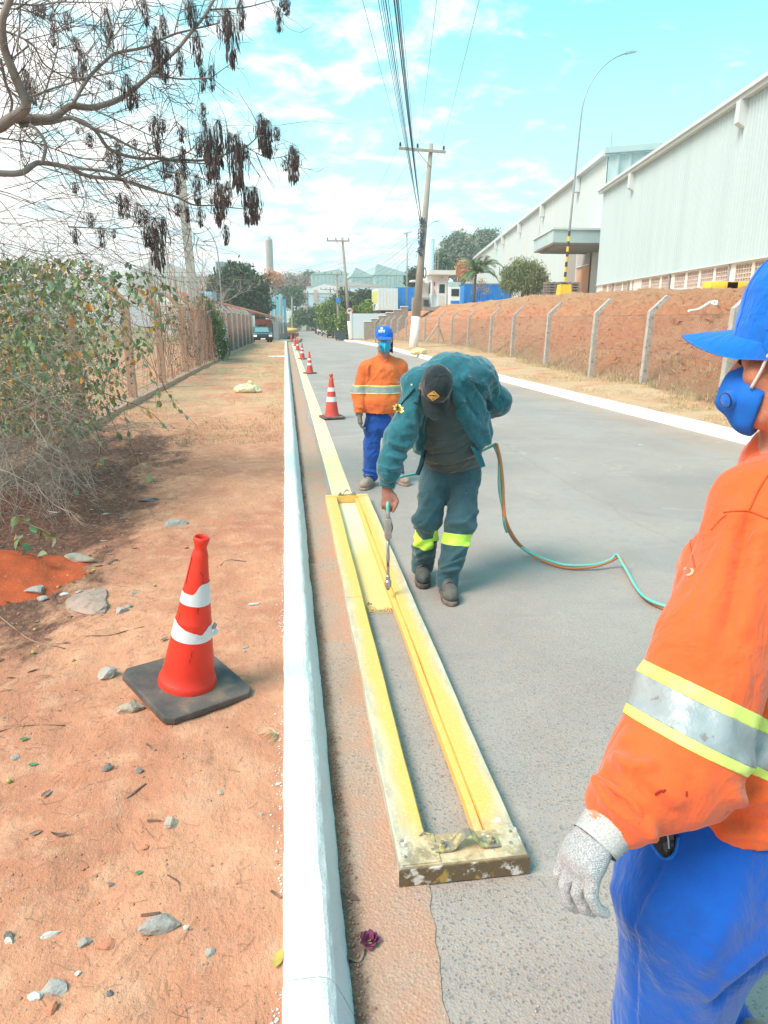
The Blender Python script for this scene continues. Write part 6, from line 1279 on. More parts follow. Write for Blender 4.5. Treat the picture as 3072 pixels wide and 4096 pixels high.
def stud(px,py,Y,bv,par,r=.0065,m=None):
 q=Vector(at(px,py,Y));dr=(q-Vector(_C)).normalized();h=bv.ray_cast(q-dr*.5,dr,1);c=(h[0]if h[0]is not None else q)-dr*.014;mb=MB();mb.lathe([(.001,.005),(r*.7,.004),(r,0),(r,-.006)],12,c,Vector((0,0,1)).rotation_difference(-dr).to_matrix());mb.wpart('press_stud',m or M['white'],par,True)
stud(1879,1508,4.05,jb,e1);stud(1647,1540,4.02,jb,e2)
def art(name,me,px,py,w,bv,m,par,roll=0.,yaw=0.,off=.004,src=None):
 M4,d=frame_px(px,py,w,yaw,roll);return project(name,me,M4,d,bv,off,m,par)
star=[]
for k in range(16):a=k/16*2*math.pi;r=.035 if k%2==0 else.024;star.append((r*1.05*math.cos(a),r*.72*math.sin(a)))
pb=art('shoulder_patch',flat_poly(star,3),1594,1634,3.98,jb,M['patch'],jacket,roll=-.45,off=.004)
me=text_mesh('DSV',.026,.0,.0);art('patch_lettering',me,1594,1634,3.98,jb,M['rust'],pb,roll=-.45,off=.0065)
capo=make_cap(tm,Hm,M['capb'],M['capb'],1.03,brim_len=.078,brim_droop=.55,seed=3,tall=1.0,brim_w=.080)
cb_=bvh_of(capo);bd=art('diamond_badge',flat_poly([(0,.028),(.008,.022),(.032,.004),(.034,-.003),(.007,-.024),(0,-.030),(-.008,-.024),(-.034,-.003),(-.030,.006),(-.007,.022)],3),1733,1583,3.80,cb_,M['gold'],capo,roll=-.08,off=.003)
art('badge_border',flat_poly([(0,.021),(.026,0),(0,-.021),(-.026,0),(-.022,0),(0,-.017),(.022,0),(0,.017),(-.022,0),(-.026,0)],0),1733,1583,3.80,cb_,M['hairb'],bd,roll=-.08,off=.0045)
me=text_mesh('VIGILANTE',.0085,.0004,0)if False else flat_poly([(-.017,-.002),(.017,-.002),(.017,.003),(-.017,.003)],1);art('badge_bar',me,1733,1583,3.80,cb_,M['hairb'],bd,roll=-.08,off=.0048)
M['lsteel']=mat('worn_steel',(.46,.42,.40),.38,(.36,.33,.32),30,4,metal=.65)
lance=thing('spray_lance','long steel spray lance with trigger handle held over the wet yellow paint','spray lance',T(1552,2362,3.9))
tip=T(1552,2356,3.9);top_=T(1552,2060,3.89);ax=(top_-tip).normalized();P_=lambda t_:tip+ax*t_;LL=(top_-tip).length;Rz=Vector((0,0,1)).rotation_difference(ax).to_matrix()
MB().lathe([(.006,0),(.013,.002),(.013,.014),(.020,.016),(.021,.03),(.021,.052),(.014,.06),(.013,.085),(.009,.09),(.009,.15)],16,tip,Rz).wpart('nozzle',M['lsteel'],lance)
MB().tube([tip-ax*.004,tip+ax*.002],.009,10).wpart('nozzle_tip',M['hairb'],lance)
MB().tube([P_(.14),P_(LL*.70)],.0085,12).wpart('tube',mat('satin_steel',(.34,.31,.29),.35,metal=.7),lance,True)
MB().lathe([(.0085,0),(.015,.004),(.015,.05),(.012,.055)],12,P_(LL*.67),Rz).wpart('coupling',M['lsteel'],lance);MB().lathe([(.0085,0),(.011,.004),(.011,.05),(.009,.055)],10,P_(LL*.38),Rz).wpart('sleeve',M['lsteel'],lance)
mb=MB();mb.box(P_(LL*.83),(.019,.022,.06));g_=mb.wpart('gun_body',M['lsteel'],lance);bevel(g_,.004,2);mb=MB();mb.tube([P_(LL*.86),P_(LL*1.0),top_+Vector((0,.01,.06))],[.013,.013,.012],10);mb.wpart('grip',M['lsteel'],lance,True);mb=MB();mb.tube([P_(LL*.76)+Vector((.02,0,0)),P_(LL*.84)+Vector((.026,-.01,0)),P_(LL*.92)+Vector((.018,-.01,0))],.003,6);mb.wpart('trigger',M['hairb'],lance)
M['hose_o']=mat('orange_hose',(.66,.22,.07),.5,(.56,.20,.08),3,4,c3=(.16,.50,.42),s3=1.2,lo3=.60,hi3=.64,spec=.4);M['hose_t']=mat('teal_hose',(.10,.55,.48),.45,(.20,.48,.42),3,4,spec=.4)
def bez(pts,n=10):
 P=[Vector(p)for p in pts];P=[P[0]*2-P[1]]+P+[P[-1]*2-P[-2]];out_=[]
 for i in range(1,len(P)-2):
  for k in range(n):
   t_=k/n;a,b,c,d=P[i-1:i+3];out_.append(.5*((2*b)+(-a+c)*t_+(2*a-5*b+4*c-d)*t_*t_+(-a+3*b-3*c+d)*t_**3))
 out_.append(P[-2]);return out_
hp=[T(1985,1775,4.35),T(2000,1840,4.32),T(2010,1930,4.28),T(2013,2010,4.25),T(2025,2090,4.22),Vector(gz(2075,2175,.10)),Vector(gz(2150,2230,.03)),Vector(gz(2260,2268,.018)),Vector(gz(2370,2266,.03)),Vector(gz(2440,2244,.06)),Vector(gz(2478,2228,.09)),Vector(gz(2500,2270,.06)),Vector(gz(2545,2350,.02)),Vector(gz(2610,2410,.018)),Vector(gz(2700,2445,.018)),Vector(gz(2850,2480,.018)),Vector(gz(3150,2520,.018))]
hp[0]=T(1985,1775,4.35)
ho=thing('hose','orange and teal twin hose drooping from the bent worker and kinking across the asphalt','hose',gz(2260,2268,0));mb=MB();mb.tube(bez(hp),.0125,10);mb.wpart('orange_tube',M['hose_o'],ho,True)
mb=MB();mb.tube([p+Vector((-.012+.010*math.sin(i*.23),.0,-.016 if p.z>.3 else.013+.006*math.sin(i*.2)))for i,p in enumerate(bez(hp))],.0095,10);mb.wpart('teal_tube',M['hose_t'],ho,True)
mb=MB();mb.tube(bez([T(1985,1775,4.4),T(1850,1840,4.62),T(1700,1888,4.5),T(1640,1900,4.4),T(1590,1918,4.25),T(1560,1990,4.02),top_+Vector((.0,.012,.07)),top_]),.0095,10);mb.wpart('feed_tube',M['hose_t'],ho,True)
# === second worker standing behind, orange shirt, blue cap
em=thing('person','masked worker standing in orange reflective shirt, safety glasses and blue cap','person',(.98,7.05,0))
def T2(px,py,Y=7.05):return Vector(at(px,py,Y))
nk=T2(1535,1418);s1=T2(1468,1478,7.06);s2=T2(1600,1472,7.08);e1_=T2(1434,1575,7.06);w1=T2(1437,1655,6.98);e2_=T2(1620,1570,7.12);w2=T2(1610,1660,7.0);ch=T2(1533,1490,7.06);bl_=T2(1528,1610,7.04);hp_=T2(1525,1700,7.06);h1=T2(1492,1715);h2=T2(1560,1715);k1=T2(1484,1820,7.02);k2_=T2(1573,1815,7.08);a1=Vector((T2(1482,1915,7.05).x,7.03,.085));a2=Vector((T2(1590,1905,7.15).x,7.17,.085))
hc2=T2(1537,1356,7.03);H2=Matrix.Translation(hc2)@rotm((-.10,-.99,-.10),(-.03,-.10,1));hd2=head_parts(H2,.98)
kn1=w1+Vector((.005,-.02,-.085));fg=[curl(kn1+Vector((.0,.028-.019*k,0)),(0,-.05,-1),(.6,0,0),(.038,.026,.02),(.25,.6,.6))for k in range(4)]
hd1=hand_sdf(w1,kn1,(0,-1,0),fg,[tuple(w1+Vector((0,-.03,-.03))),tuple(w1+Vector((.01,-.045,-.06))),tuple(w1+Vector((.02,-.045,-.09)))],.04,.017)
kn2=w2+Vector((0,-.02,-.085));hd2b=hand_sdf(w2,kn2,(0,-1,0),[curl(kn2+Vector((.0,.028-.019*k,0)),(0,-.05,-1),(-.6,0,0),(.038,.026,.02),(.25,.6,.6))for k in range(4)],[tuple(w2+Vector((0,-.03,-.03))),tuple(w2+Vector((-.01,-.045,-.06))),tuple(w2+Vector((-.02,-.045,-.09)))],.04,.017)
X1=(1,0,0)
b2=with_hands(uni([hd2,cap(loc(H2,(0,-.02,-.07)),nk+Vector((0,.02,-.02)),.054,.062),ecap(ch,bl_,X1,(.16,.10),(.14,.10)),ecap(bl_,hp_,X1,(.14,.1),(.15,.1)),cap(nk+Vector((0,.01,-.04)),s1,.045,.05),cap(nk+Vector((0,.01,-.04)),s2,.045,.05),cap(s1,e1_,.048,.038),cap(e1_,w1,.036,.027),cap(s2,e2_,.048,.038),cap(e2_,w2,.036,.027),cap(h1,k1,.07,.05),cap(k1,a1,.05,.035),cap(h2,k2_,.07,.05),cap(k2_,a2,.05,.035)],.02),[hd1,hd2b])
cloth('body',b2,(.55,6.7,.0),(1.5,7.4,1.75),.0065,M['skin1'],em,sm=1)
gl1=cloth('glove',inter(hand_sdf(w1+Vector((0,0,.045)),kn1,(0,-1,0),fg,[tuple(w1+Vector((0,-.03,-.03))),tuple(w1+Vector((.01,-.045,-.06))),tuple(w1+Vector((.02,-.045,-.09)))],.046,.022,.0115),half((0,0,w1.z+.06),(0,0,1))),w1-Vector((.15,.15,.25)),w1+Vector((.15,.15,.12)),.005,M['glove_g'],em,sm=1)
mb=MB();mb.lathe([(.036,-.02),(.038,.03),(.036,.06)],16,w1);mb.wpart('glove_cuff',M['glove_g'],em,True)
sh=uni([ecap(ch+Vector((0,0,.0)),bl_,X1,(.178,.120),(.180,.130)),ecap(bl_,hp_+Vector((0,0,.045)),X1,(.185,.132),(.190,.130)),cap(nk+Vector((0,.015,-.035)),s1,.058,.068),cap(nk+Vector((0,.015,-.035)),s2,.058,.068),cap(s1,e1_,.080,.070),cap(e1_,w1+Vector((0,0,.05)),.068,.052),cap(s2,e2_,.080,.070),cap(e2_,w2+Vector((0,0,.05)),.068,.052)],.04)
vneck=poly_prism([xz(1503,1398,6.95),xz(1539,1444,6.95),xz(1575,1405,6.95),xz(1570,1360,6.95),xz(1505,1360,6.95)]);
sh=sub(sh,lambda p:np.maximum(vneck(p),p[:,1]-7.08),.004);sh=inter(sh,lambda p:(hp_.z+.035)-p[:,2]+0*p[:,0],.008)
for sx,ee,ww in((1,e1_,w1),):sh=sub(sh,cap(T2(1462,1545,6.95),T2(1458,1640,6.95),.004,.010),.012)
sf=[([T2(1470,1470,6.95),T2(1478,1540,6.95)],.012,.010),([T2(1482,1465,6.95),T2(1474,1530,6.95)],.008,-.010),([T2(1530,1470,6.92),T2(1490,1520,6.92)],.014,.007),([T2(1500,1500,6.92),T2(1478,1525,6.92)],.008,-.008),([T2(1425,1625,7),T2(1450,1632,6.95)],.008,.009),([T2(1422,1637,7),T2(1450,1640,6.95)],.006,-.008),([T2(1425,1648,7),T2(1452,1650,6.95)],.007,.008),([T2(1560,1480,6.93),T2(1585,1530,6.95)],.012,.006)]
shirt=cloth('shirt',sh,(.5,6.75,.75),(1.6,7.4,1.55),.008,M['orange_worn'],em,wr=[(5,.008,(1,1,.7)),(12,.003,(1,1,1))],fl=sf)
bz0,bz1=T2(1500,1577,6.93).z,T2(1500,1543,6.93).z
for zA,zB,mm,nm in((bz1-.014,bz1,M['band_y'],'yellow_trim'),(bz0+.010,bz1-.0145,M['band_s'],'reflective_band'),(bz0,bz0+.0095,M['band_y'],'yellow_trim')):slab(nm,shirt,[((0,0,zA),(.0,0,-1)),((0,0,zB),(.0,0,1)),],.004,mm)
sb_=bvh_of(shirt);strip('neck_rib',[(1517,1424),(1539,1449),(1560,1426)],[6,7,6],6.95,sb_,M['orange'],shirt,.004,.005,5)
flap('chest_pocket',[(1565,1486),(1594,1492),(1592,1536),(1563,1532)],6.95,sb_,M['orange_worn'],shirt,.0035,.003)
def logo(px,py,w,bv,par,s,roll=0.):
 ring=[(math.cos(k/6*2*math.pi+.52)*1.0,math.sin(k/6*2*math.pi+.52)*1.0)for k in range(7)];inner=[(x*.62,y*.62)for x,y in ring];poly=ring+inner[::-1]
 o=art('logo_emblem',flat_poly([(x*s*.36,y*s*.36+s*.75)for x,y in poly],1),px,py,w,bv,M['white'],par,roll);art('logo_lettering',text_mesh('EPPO',s*.78,s*.028,0),px,py,w,bv,M['white'],o if False else par,roll)
 art('logo_underline',flat_poly([(-s*.9,-s*.42),(s*.9,-s*.42),(s*.9,-s*.36),(-s*.9,-s*.36)],1),px,py,w,bv,M['white'],par,roll)
logo(1582,1526,6.95,sb_,shirt,.040,-.10)
lg2=uni([ecap(hp_+Vector((0,0,.10)),hp_,X1,(.158,.11),(.168,.115)),leg(h1,k1,a1+Vector((0,0,.01)),.090,.075,.072),leg(h2,k2_,a2+Vector((0,0,.01)),.090,.075,.072)],.03);lg2=inter(lg2,half((0,0,.055),(0,0,-1)),.008)
lf=[([T2(1450,1880,6.97),T2(1500,1890,6.95)],.010,.012),([T2(1450,1900,6.97),T2(1505,1903,6.95)],.009,.012),([T2(1460,1890,6.97),T2(1500,1896,6.95)],.006,-.008),([T2(1505,1720,6.95),T2(1470,1790,6.95)],.012,.007),([T2(1500,1800,6.95),T2(1470,1830,6.95)],.010,.007),([T2(1450,1700,6.97),T2(1480,1706,6.95)],.004,.005)]
cloth('trousers',lg2,(.55,6.8,.03),(1.45,7.4,1.1),.0085,M['blue_splash'],em,wr=[(5,.009,(1,1,1.5)),(12,.0035,(1,1,1))],fl=lf)
boot(em,(a1.x,a1.y+.0,.002),(-.45,-.88,0),(0,0,1),M['boot2'],M['sole2'],.98);boot(em,(a2.x,a2.y,.002),(.30,-.95,0),(0,0,1),M['boot2'],M['sole2'],.98)
cp2=make_cap(em,H2,M['blue_cap'],M['blue_cap'],1.0,brim_len=.055,brim_droop=.38,seed=8,tall=.82,button=True);cbv=bvh_of(cp2);logo(1527,1324,6.9,cbv,cp2,.034,.05)
V,F=nets(mask_sdf(H2,.98),hc2-Vector((.12,.18,.16)),hc2+Vector((.12,.1,.1)),.004);mk=world('face_mask',np_mesh('mask',smooth_np(V,F,1),F,True),M['maskb'],em)
mb=MB();mb.tube([loc(H2,p)for p in((.0,.128,-.018),(.0,.142,-.045),(.002,.144,-.07),(.0,.118,-.108))],.0035,6);mb.wpart('mask_seam',mat('pale_cyan',(.2,.65,.8),.8),mk,True)
mb=MB();c_=loc(H2,(.034,.118,-.05));mb.lathe([(.001,.010),(.014,.009),(.016,0),(.016,-.01)],14,c_,Vector((0,0,1)).rotation_difference((H2.to_3x3()@Vector((.45,.9,-.1))).normalized()).to_matrix());mb.wpart('mask_valve',mat('valve_teal',(.02,.24,.36),.6),mk,True)
for s_ in(-1,1):mb=MB();mb.tube([loc(H2,p)for p in((s_*.058,.075,-.03),(s_*.074,.04,-.02),(s_*.085,.0,.025))],.002,5);mb.wpart('mask_strap',M['white'],mk)
gls=mat('clear_plastic',(.62,.56,.52),.12,alpha=.30,spec=.6);fr_=mat('pale_frame',(.55,.50,.46),.3,alpha=.75)
def lensf(u,v):a=(u-.5)*2.15;return tuple(loc(H2,(.078*math.sin(a),.035+.075*math.cos(a),-.014+.036*v+.004*math.cos(a*3))))
V,F=grid_mesh(lensf,25,6,.0015);go=world('safety_glasses',np_mesh('lens',V,F,True),gls,em);mb=MB()
for vv_ in(0,1):mb.tube([lensf(k/24,vv_)for k in range(25)],.0022,5)
for u_ in(0.,.5,1.):mb.tube([lensf(u_,0),lensf(u_,1)],.0028,5)
for s_ in(-1,1):mb.tube([loc(H2,(s_*.078,.045,.012)),loc(H2,(s_*.084,-.01,.015))],.003,5)
mb.wpart('glasses_frame',fr_,go)
for s_ in(-1,1):mb=MB();mb.blob(loc(H2,(s_*.031,.0905,.003)),(.009,.006,.006),None,1);mb.wpart('eye',M['hairb'],em,True);mb=MB();mb.tube([loc(H2,(s_*.016,.098,.020)),loc(H2,(s_*.033,.099,.025)),loc(H2,(s_*.048,.088,.020))],.004,5);mb.wpart('eyebrow',M['hairb'],em)
def flapf(u,v):
 a=math.radians(165+u*115);r=1+.25*v;w_=1+.05*math.sin(u*22)*v;return tuple(loc(H2,(.088*math.sin(a)*r*w_+.03*v,.108*math.cos(a)*r*w_-.012,.035-.175*v)))
V,F=grid_mesh(flapf,33,10,.003);world('neck_flap',np_mesh('neck_flap',V,F,True),M['navy'],cp2)
# === third worker, large in the foreground at the right edge
pm3=thing('person','foreground worker at right in orange shirt, bright blue cap and trousers, grey glove','person',(.98,1.25,0))
A3=lambda px,py,w:Vector(atw(px,py,w))
fdir=(-Vector(_rt)*math.cos(.68)+Vector((math.sin(YAW),math.cos(YAW),0))*math.sin(.68)).normalized();ldir=Vector((fdir.y,-fdir.x,0));ldir=-ldir if ldir.y>0 else ldir
hcp=A3(3205,1436,1.32);fh=(fdir*math.cos(.10)+Vector((0,0,-.10))).normalized();H3=Matrix.Translation(hcp)@rotm(fh,(0,0,1))
hipF=A3(2825,3420,1.42);waist=A3(2930,3230,1.44);chF=A3(3075,2330,1.50);chF2=A3(3020,2750,1.48);nkF=A3(3170,1800,1.42);shL3=A3(3040,2015,1.36);shR3=shL3-ldir*.36;el3=A3(2690,3075,1.22);wr3=A3(2420,3285,1.165);
kn3=A3(2318,3452,1.15)
kneL3=hipF+Vector((0,0,-.42))+fdir*.02;hipL3=hipF+ldir*.085+Vector((0,0,-.04));hipR3=hipF-ldir*.085+Vector((0,0,-.04));ank3=lambda s_,fo:Vector((hipF.x,hipF.y,0))+ldir*s_+fdir*fo+Vector((0,0,.09))
kL3=hipL3+Vector((0,0,-.42))+fdir*.01;kR3=hipR3+Vector((0,0,-.42))+fdir*.02;aL3=ank3(.09,-.10);aR3=ank3(-.05,-.14)
dn3=(kn3-wr3).normalized();ac3=-ldir*.66+fdir*.66;ac3=(ac3-dn3*ac3.dot(dn3)).normalized();nr3=dn3.cross(ac3).normalized();nr3=nr3 if nr3.dot(fdir)<0 else-nr3
def hand3(fr,pw,pt,wr=wr3):
 fg_=[curl(kn3-ac3*(.034-.0235*k)+dn3*(.004-.003*abs(k-2)),dn3+ac3*.10*(k-1.5),nr3,(.043*L,.028*L,.021*L),(.30+.10*abs(k-2),.60+.12*(k%2),.6))for k,L in enumerate((.82,.98,1.0,.92))]
 tb=wr3.lerp(kn3,.35)+ac3*.030+nr3*.012;th_=[tuple(tb),tuple(tb+dn3*.040+ac3*.012+nr3*.022),tuple(tb+dn3*.072+ac3*.006+nr3*.034),tuple(tb+dn3*.095-ac3*.0+nr3*.036)]
 return hand_sdf(wr,kn3,ac3,fg_,th_,pw,pt,fr)
b3=with_hands(uni([head_parts(H3,1.02),cap(loc(H3,(0,-.03,-.07)),nkF,.062,.070),ecap(chF,chF2,ldir,(.17,.12),(.16,.12)),ecap(chF2,hipF,ldir,(.16,.12),(.155,.11)),cap(nkF,shL3,.05,.06),cap(nkF,shR3,.05,.06),cap(shL3,el3,.055,.042),cap(el3,wr3,.04,.03),cap(shR3,shR3+Vector((0,0,-.3)),.055,.04),cap(shR3+Vector((0,0,-.3)),shR3+Vector((0,0,-.55))-fdir*.02,.04,.03),cap(hipL3,kL3,.08,.055),cap(kL3,aL3,.055,.04),cap(hipR3,kR3,.08,.055),cap(kR3,aR3,.055,.04)],.022),[hand3(.0090,.042,.016)])
cloth('body',b3,(.3,.75,.0),(1.75,1.95,1.95),.0065,M['skin3'],pm3,sm=1)
tilt_hem=lambda p:0
sh3=uni([ecap(chF+Vector((0,0,-.03)),chF2,ldir,(.215,.175),(.215,.175)),ecap(chF2,hipF+Vector((0,0,-.10)),ldir,(.215,.172),(.230,.188)),cap(nkF+Vector((0,0,-.04)),shL3,.070,.088),cap(nkF+Vector((0,0,-.03)),shR3,.085,.100),cap(shL3,el3,.092,.0985),cap(el3,wr3.lerp(el3,.33),.094,.060),cap(shR3,shR3+Vector((0,0,-.3)),.1,.09),cap(shR3+Vector((0,0,-.3)),shR3+Vector((0,0,-.52))-fdir*.02,.085,.06)],.035)
HEM=A3(2890,3375,1.27).z
sh3=inter(sh3,lambda p:HEM-p[:,2],.01)
wdir=(wr3-el3).normalized()
def A3l(lst):return[A3(*q)for q in lst]
s3f=[(A3l([(2480,3040,1.14),(2530,3075,1.12),(2600,3065,1.12)]),.012,.014),(A3l([(2395,3130,1.12),(2440,3210,1.08),(2560,3300,1.08),(2600,3335,1.1)]),.010,.014),(A3l([(2420,3100,1.1),(2480,3200,1.08),(2580,3270,1.08)]),.009,-.012),(A3l([(2560,2700,1.15),(2520,2950,1.13)]),.02,.006),(A3l([(2950,2040,1.25),(2840,2400,1.18),(2800,2640,1.17)]),.020,.009),(A3l([(3040,2150,1.25),(2980,2500,1.2)]),.022,.009),(A3l([(2990,2100,1.25),(2920,2500,1.18)]),.012,-.009),(A3l([(3010,3060,1.28),(3150,3000,1.28)]),.018,.012),(A3l([(2960,3200,1.28),(3100,3180,1.26)]),.014,.012),(A3l([(2930,3270,1.28),(3080,3290,1.26)]),.010,-.010),(A3l([(2900,3330,1.28),(3080,3350,1.26)]),.012,.010),(A3l([(2620,3120,1.1),(2700,3200,1.12)]),.014,.006),(A3l([(2560,3140,1.1),(2690,3250,1.12)]),.008,-.006)]
shirt3=cloth('shirt',sh3,(.3,.80,.7),(1.85,1.95,1.80),.0062,M['orange'],pm3,wr=[(3.5,.012,(1,1,.5)),(8,.005,(1,1,.8)),(18,.0012,(1,1,1))],fl=s3f,sm=1)
def band3(p_out,p_in,d,thick_list,extra,src=shirt3):
 pass
ad=(el3-shL3).normalized();bt=A3(2780,2720,1.16);bd_=(ad+Vector(_rt)*-.32).normalized();bd_=Vector(bd_)
qa,qb=A3(2618,2659,1.17),A3(3015,2850,1.17);e_=(qb-qa).normalized();vw=Vector(ray(2780,2750)).normalized();pn=e_.cross(vw).normalized();pn=pn if pn.z<0 else-pn
torso_cut=(A3(3035,2850,1.3),Vector(_rt)*1.0+Vector((0,0,.35)))
h_=.0;segs=((0,.024,M['band_y'],'yellow_trim'),(.0242,.083,M['band_s'],'reflective_band'),(.0832,.100,M['band_y'],'yellow_trim'))
armx=(shL3+el3)/2;armn=-ldir
for a_,b_,mm,nm in segs:slab(nm,shirt3,[(qa+pn*a_,-pn),(qa+pn*b_,pn),torso_cut,(armx+armn*.085,armn)],.0022,mm)
tz=A3(3072,2850,1.3).z;
for a_,b_,mm,nm in((.0,.02,M['band_y'],'yellow_trim'),(-.058,-.0005,M['band_s'],'reflective_band'),(-.078,-.0585,M['band_y'],'yellow_trim')):pass
tb0=A3(3072,2870,1.3).z
for zA,zB,mm,nm in((tb0+.005,tb0+.022,M['band_y'],'yellow_trim'),(tb0+.0225,tb0+.080,M['band_s'],'reflective_band'),(tb0+.0805,tb0+.10,M['band_y'],'yellow_trim')):slab(nm,shirt3,[((0,0,zA),(0,0,-1)),((0,0,zB),(0,0,1)),(armx+armn*.107,-armn)],.0022,mm)
s3b=bvh_of(shirt3)
def seam(pts,w,bv,m,par,r=.0016,name='seam'):
 out_=[]
 P=bez([(a,b,0)for a,b in pts],6)
 for p in P:
  q=Vector(atw(p.x,p.y,w));dr=(q-Vector(_C)).normalized();h=bv.ray_cast(q-dr*.8,dr,1.4)
  if h[0]is not None:out_.append(h[0]-dr*.0008)
 if len(out_)>2:mb=MB();mb.tube(out_,r,5);return mb.wpart(name,m,par,True)
M['orange_dk']=mat('orange_thread',(.50,.075,.02),.9)
seam([(3072,2075),(2995,2045),(2930,2045),(2895,2050)],1.3,s3b,M['orange_dk'],shirt3);seam([(3072,1900),(3035,1960),(2995,2045)],1.3,s3b,M['orange_dk'],shirt3);seam([(2845,2120),(2880,2080),(2905,2060)],1.3,s3b,M['orange_dk'],shirt3);seam([(2765,2160),(2762,2180),(2780,2270)],1.3,s3b,M['orange_dk'],shirt3)
seam([(2622,3178),(2640,3165),(2648,3163)],1.15,s3b,mat('dark_red_stain',(.30,.02,.02),.8),shirt3,.0020,'paint_stain');seam([(2650,3168),(2662,3158)],1.15,s3b,bpy.data.materials['dark_red_stain'],shirt3,.002,'paint_stain');seam([(2747,3165),(2746,3185)],1.15,s3b,bpy.data.materials['dark_red_stain'],shirt3,.0014,'paint_stain')
art('chest_lettering',text_mesh('O',.024,.001,0),2752,2285,1.35,s3b,mat('faded_print',(.85,.42,.28),.9),shirt3)
tr3=uni([ecap(hipF+Vector((0,0,.04)),hipF+Vector((0,0,-.06)),ldir,(.19,.150),(.198,.163)),leg(hipL3,kL3,aL3,.125,.098,.085),leg(hipR3,kR3,aR3,.125,.098,.085)],.04);tr3=inter(tr3,half((0,0,.04),(0,0,-1)),.01)
pocket=A3(2645,3350,1.22)
t3f=[(A3l([(2705,3340,1.25),(2620,3520,1.22),(2565,3630,1.22),(2550,3700,1.22),(2540,4100,1.22)]),.006,-.006),(A3l([(2718,3345,1.25),(2635,3525,1.22),(2582,3635,1.22),(2567,3700,1.22),(2556,4100,1.22)]),.005,.004),(A3l([(2900,3700,1.22),(2780,3900,1.22),(2850,4050,1.2)]),.03,.010),(A3l([(3072,3780,1.25),(2950,3880,1.22),(2850,3950,1.2)]),.018,.012),(A3l([(3072,3830,1.25),(2960,3920,1.22),(2860,3980,1.2)]),.012,-.014),(A3l([(2600,3600,1.2),(2700,3580,1.2),(2900,3640,1.2)]),.03,.005),(A3l([(2470,3560,1.22),(2500,3640,1.2),(2545,3700,1.2)]),.02,.010)]
tr3s=cloth('trousers',tr3,(.2,.85,.02),(1.8,1.95,1.3),.0075,M['bluew'],pm3,wr=[(3,.010,(1,1,.8)),(8,.003,(1,1,1))],fl=t3f);t3b=bvh_of(tr3s)
pk=flap('pocket_opening',[(2592,3300),(2600,3345),(2625,3400),(2650,3428),(2672,3430),(2696,3405),(2706,3380),(2700,3330),(2685,3290)],1.25,t3b,M['hairb'],tr3s,.002,.004,.5)
for o_ in():pass
ph=flap('phone',[(2640,3295),(2690,3290),(2698,3385),(2672,3418),(2655,3400)],1.25,t3b,mat('phone_case',(.03,.03,.035),.25),pm3,.007,.006,.5);seam([(2660,3310),(2672,3350),(2676,3395)],1.25,bvh_of(ph),mat('phone_edge',(.45,.47,.5),.3),ph,.0015,'phone_trim')
seam([(2592,3345),(2612,3385),(2645,3428),(2672,3436),(2700,3410),(2712,3350)],1.25,t3b,M['blue_cap'],tr3s,.003,'pocket_hem')
boot(pm3,(aL3.x,aL3.y,.002),tuple(fdir),(0,0,1),M['boot2'],M['sole2'],1.02);boot(pm3,(aR3.x,aR3.y,.002),tuple(fdir),(0,0,1),M['boot2'],M['sole2'],1.02)
t=NT(mat('knitted_grey_glove',(.46,.46,.46),.92,spec=.1,sheen=.2));p=t.obj();wv=t.N.new('ShaderNodeTexWave');t.L.new(p,wv.inputs[0]);wv.inputs['Scale'].default_value=130;wv.inputs['Distortion'].default_value=1.5;wv.bands_direction='Z'
nn_=t.noise(p,420,3,.7);col=t.mix(t.ramp(nn_,.40,.62),(.52,.52,.53),(.27,.27,.28));col=t.mix(t.math('MULTIPLY',t.ramp(t.noise(p,26,4,.6),.70,.74),.85),col,(.72,.50,.16));M['glove']=t.out(col,t.bump(t.math('ADD',wv.outputs['Fac'],nn_),.6,.002))
g3=hand3(.0112,.0465,.0215);g3=uni([g3,ecap(wr3.lerp(kn3,.34),wr3.lerp(kn3,.8),ac3,(.036,.028),(.046,.026))],.012)
g3=inter(g3,half(wr3.lerp(kn3,.40),-dn3),.006)
glv=cloth('glove',g3,kn3-Vector((.16,.16,.2)),wr3+Vector((.12,.14,.12)),.0034,M['glove'],pm3,wr=[(30,.0012,(1,1,1))],fl=[([kn3+ac3*.03,kn3-ac3*.03],.008,.002),([wr3.lerp(kn3,.6)+ac3*.04,wr3.lerp(kn3,.35)],.008,-.003)],sm=1)
t=NT(mat('ribbed_cuff_knit',(.5,.5,.49),.95,spec=.1));p=t.obj();col=t.mix(t.ramp(t.noise(p,300,3,.7),.4,.6),(.50,.50,.49),(.36,.36,.35));col=t.mix(t.math('MULTIPLY',t.ramp(t.noise(p,34,4,.6),.66,.70),.85),col,(.75,.50,.12));M['cuffk']=t.out(col)
cd=(wr3.lerp(kn3,.50)-wr3.lerp(el3,.14)).normalized();c0=wr3.lerp(el3,.26);nK=84;rings=22;Lc=(wr3.lerp(kn3,.47)-c0).length;sx_=(ac3-cd*ac3.dot(cd)).normalized();sy_=cd.cross(sx_);V=[]
for i in range(rings):
 t_=i/(rings-1);rx=.051-.006*t_-.012*max(0,1-t_*2.2);ry=.046-.010*t_-.010*max(0,1-t_*3);rib=.03*(1 if i%2 else-1)
 for k in range(nK):
  a=2*math.pi*k/nK;w_=1+.008*(1 if k%2 else-1)+rib*(.6+.4*math.sin(k*.5+i));V.append(tuple(c0+cd*(Lc*t_)+sx_*rx*w_*math.cos(a)+sy_*ry*w_*math.sin(a)))
F=[(i*nK+k,i*nK+(k+1)%nK,(i+1)*nK+(k+1)%nK,(i+1)*nK+k)for i in range(rings-1)for k in range(nK)];world('glove_cuff',np_mesh('cuff',V,F,False),M['cuffk'],glv)
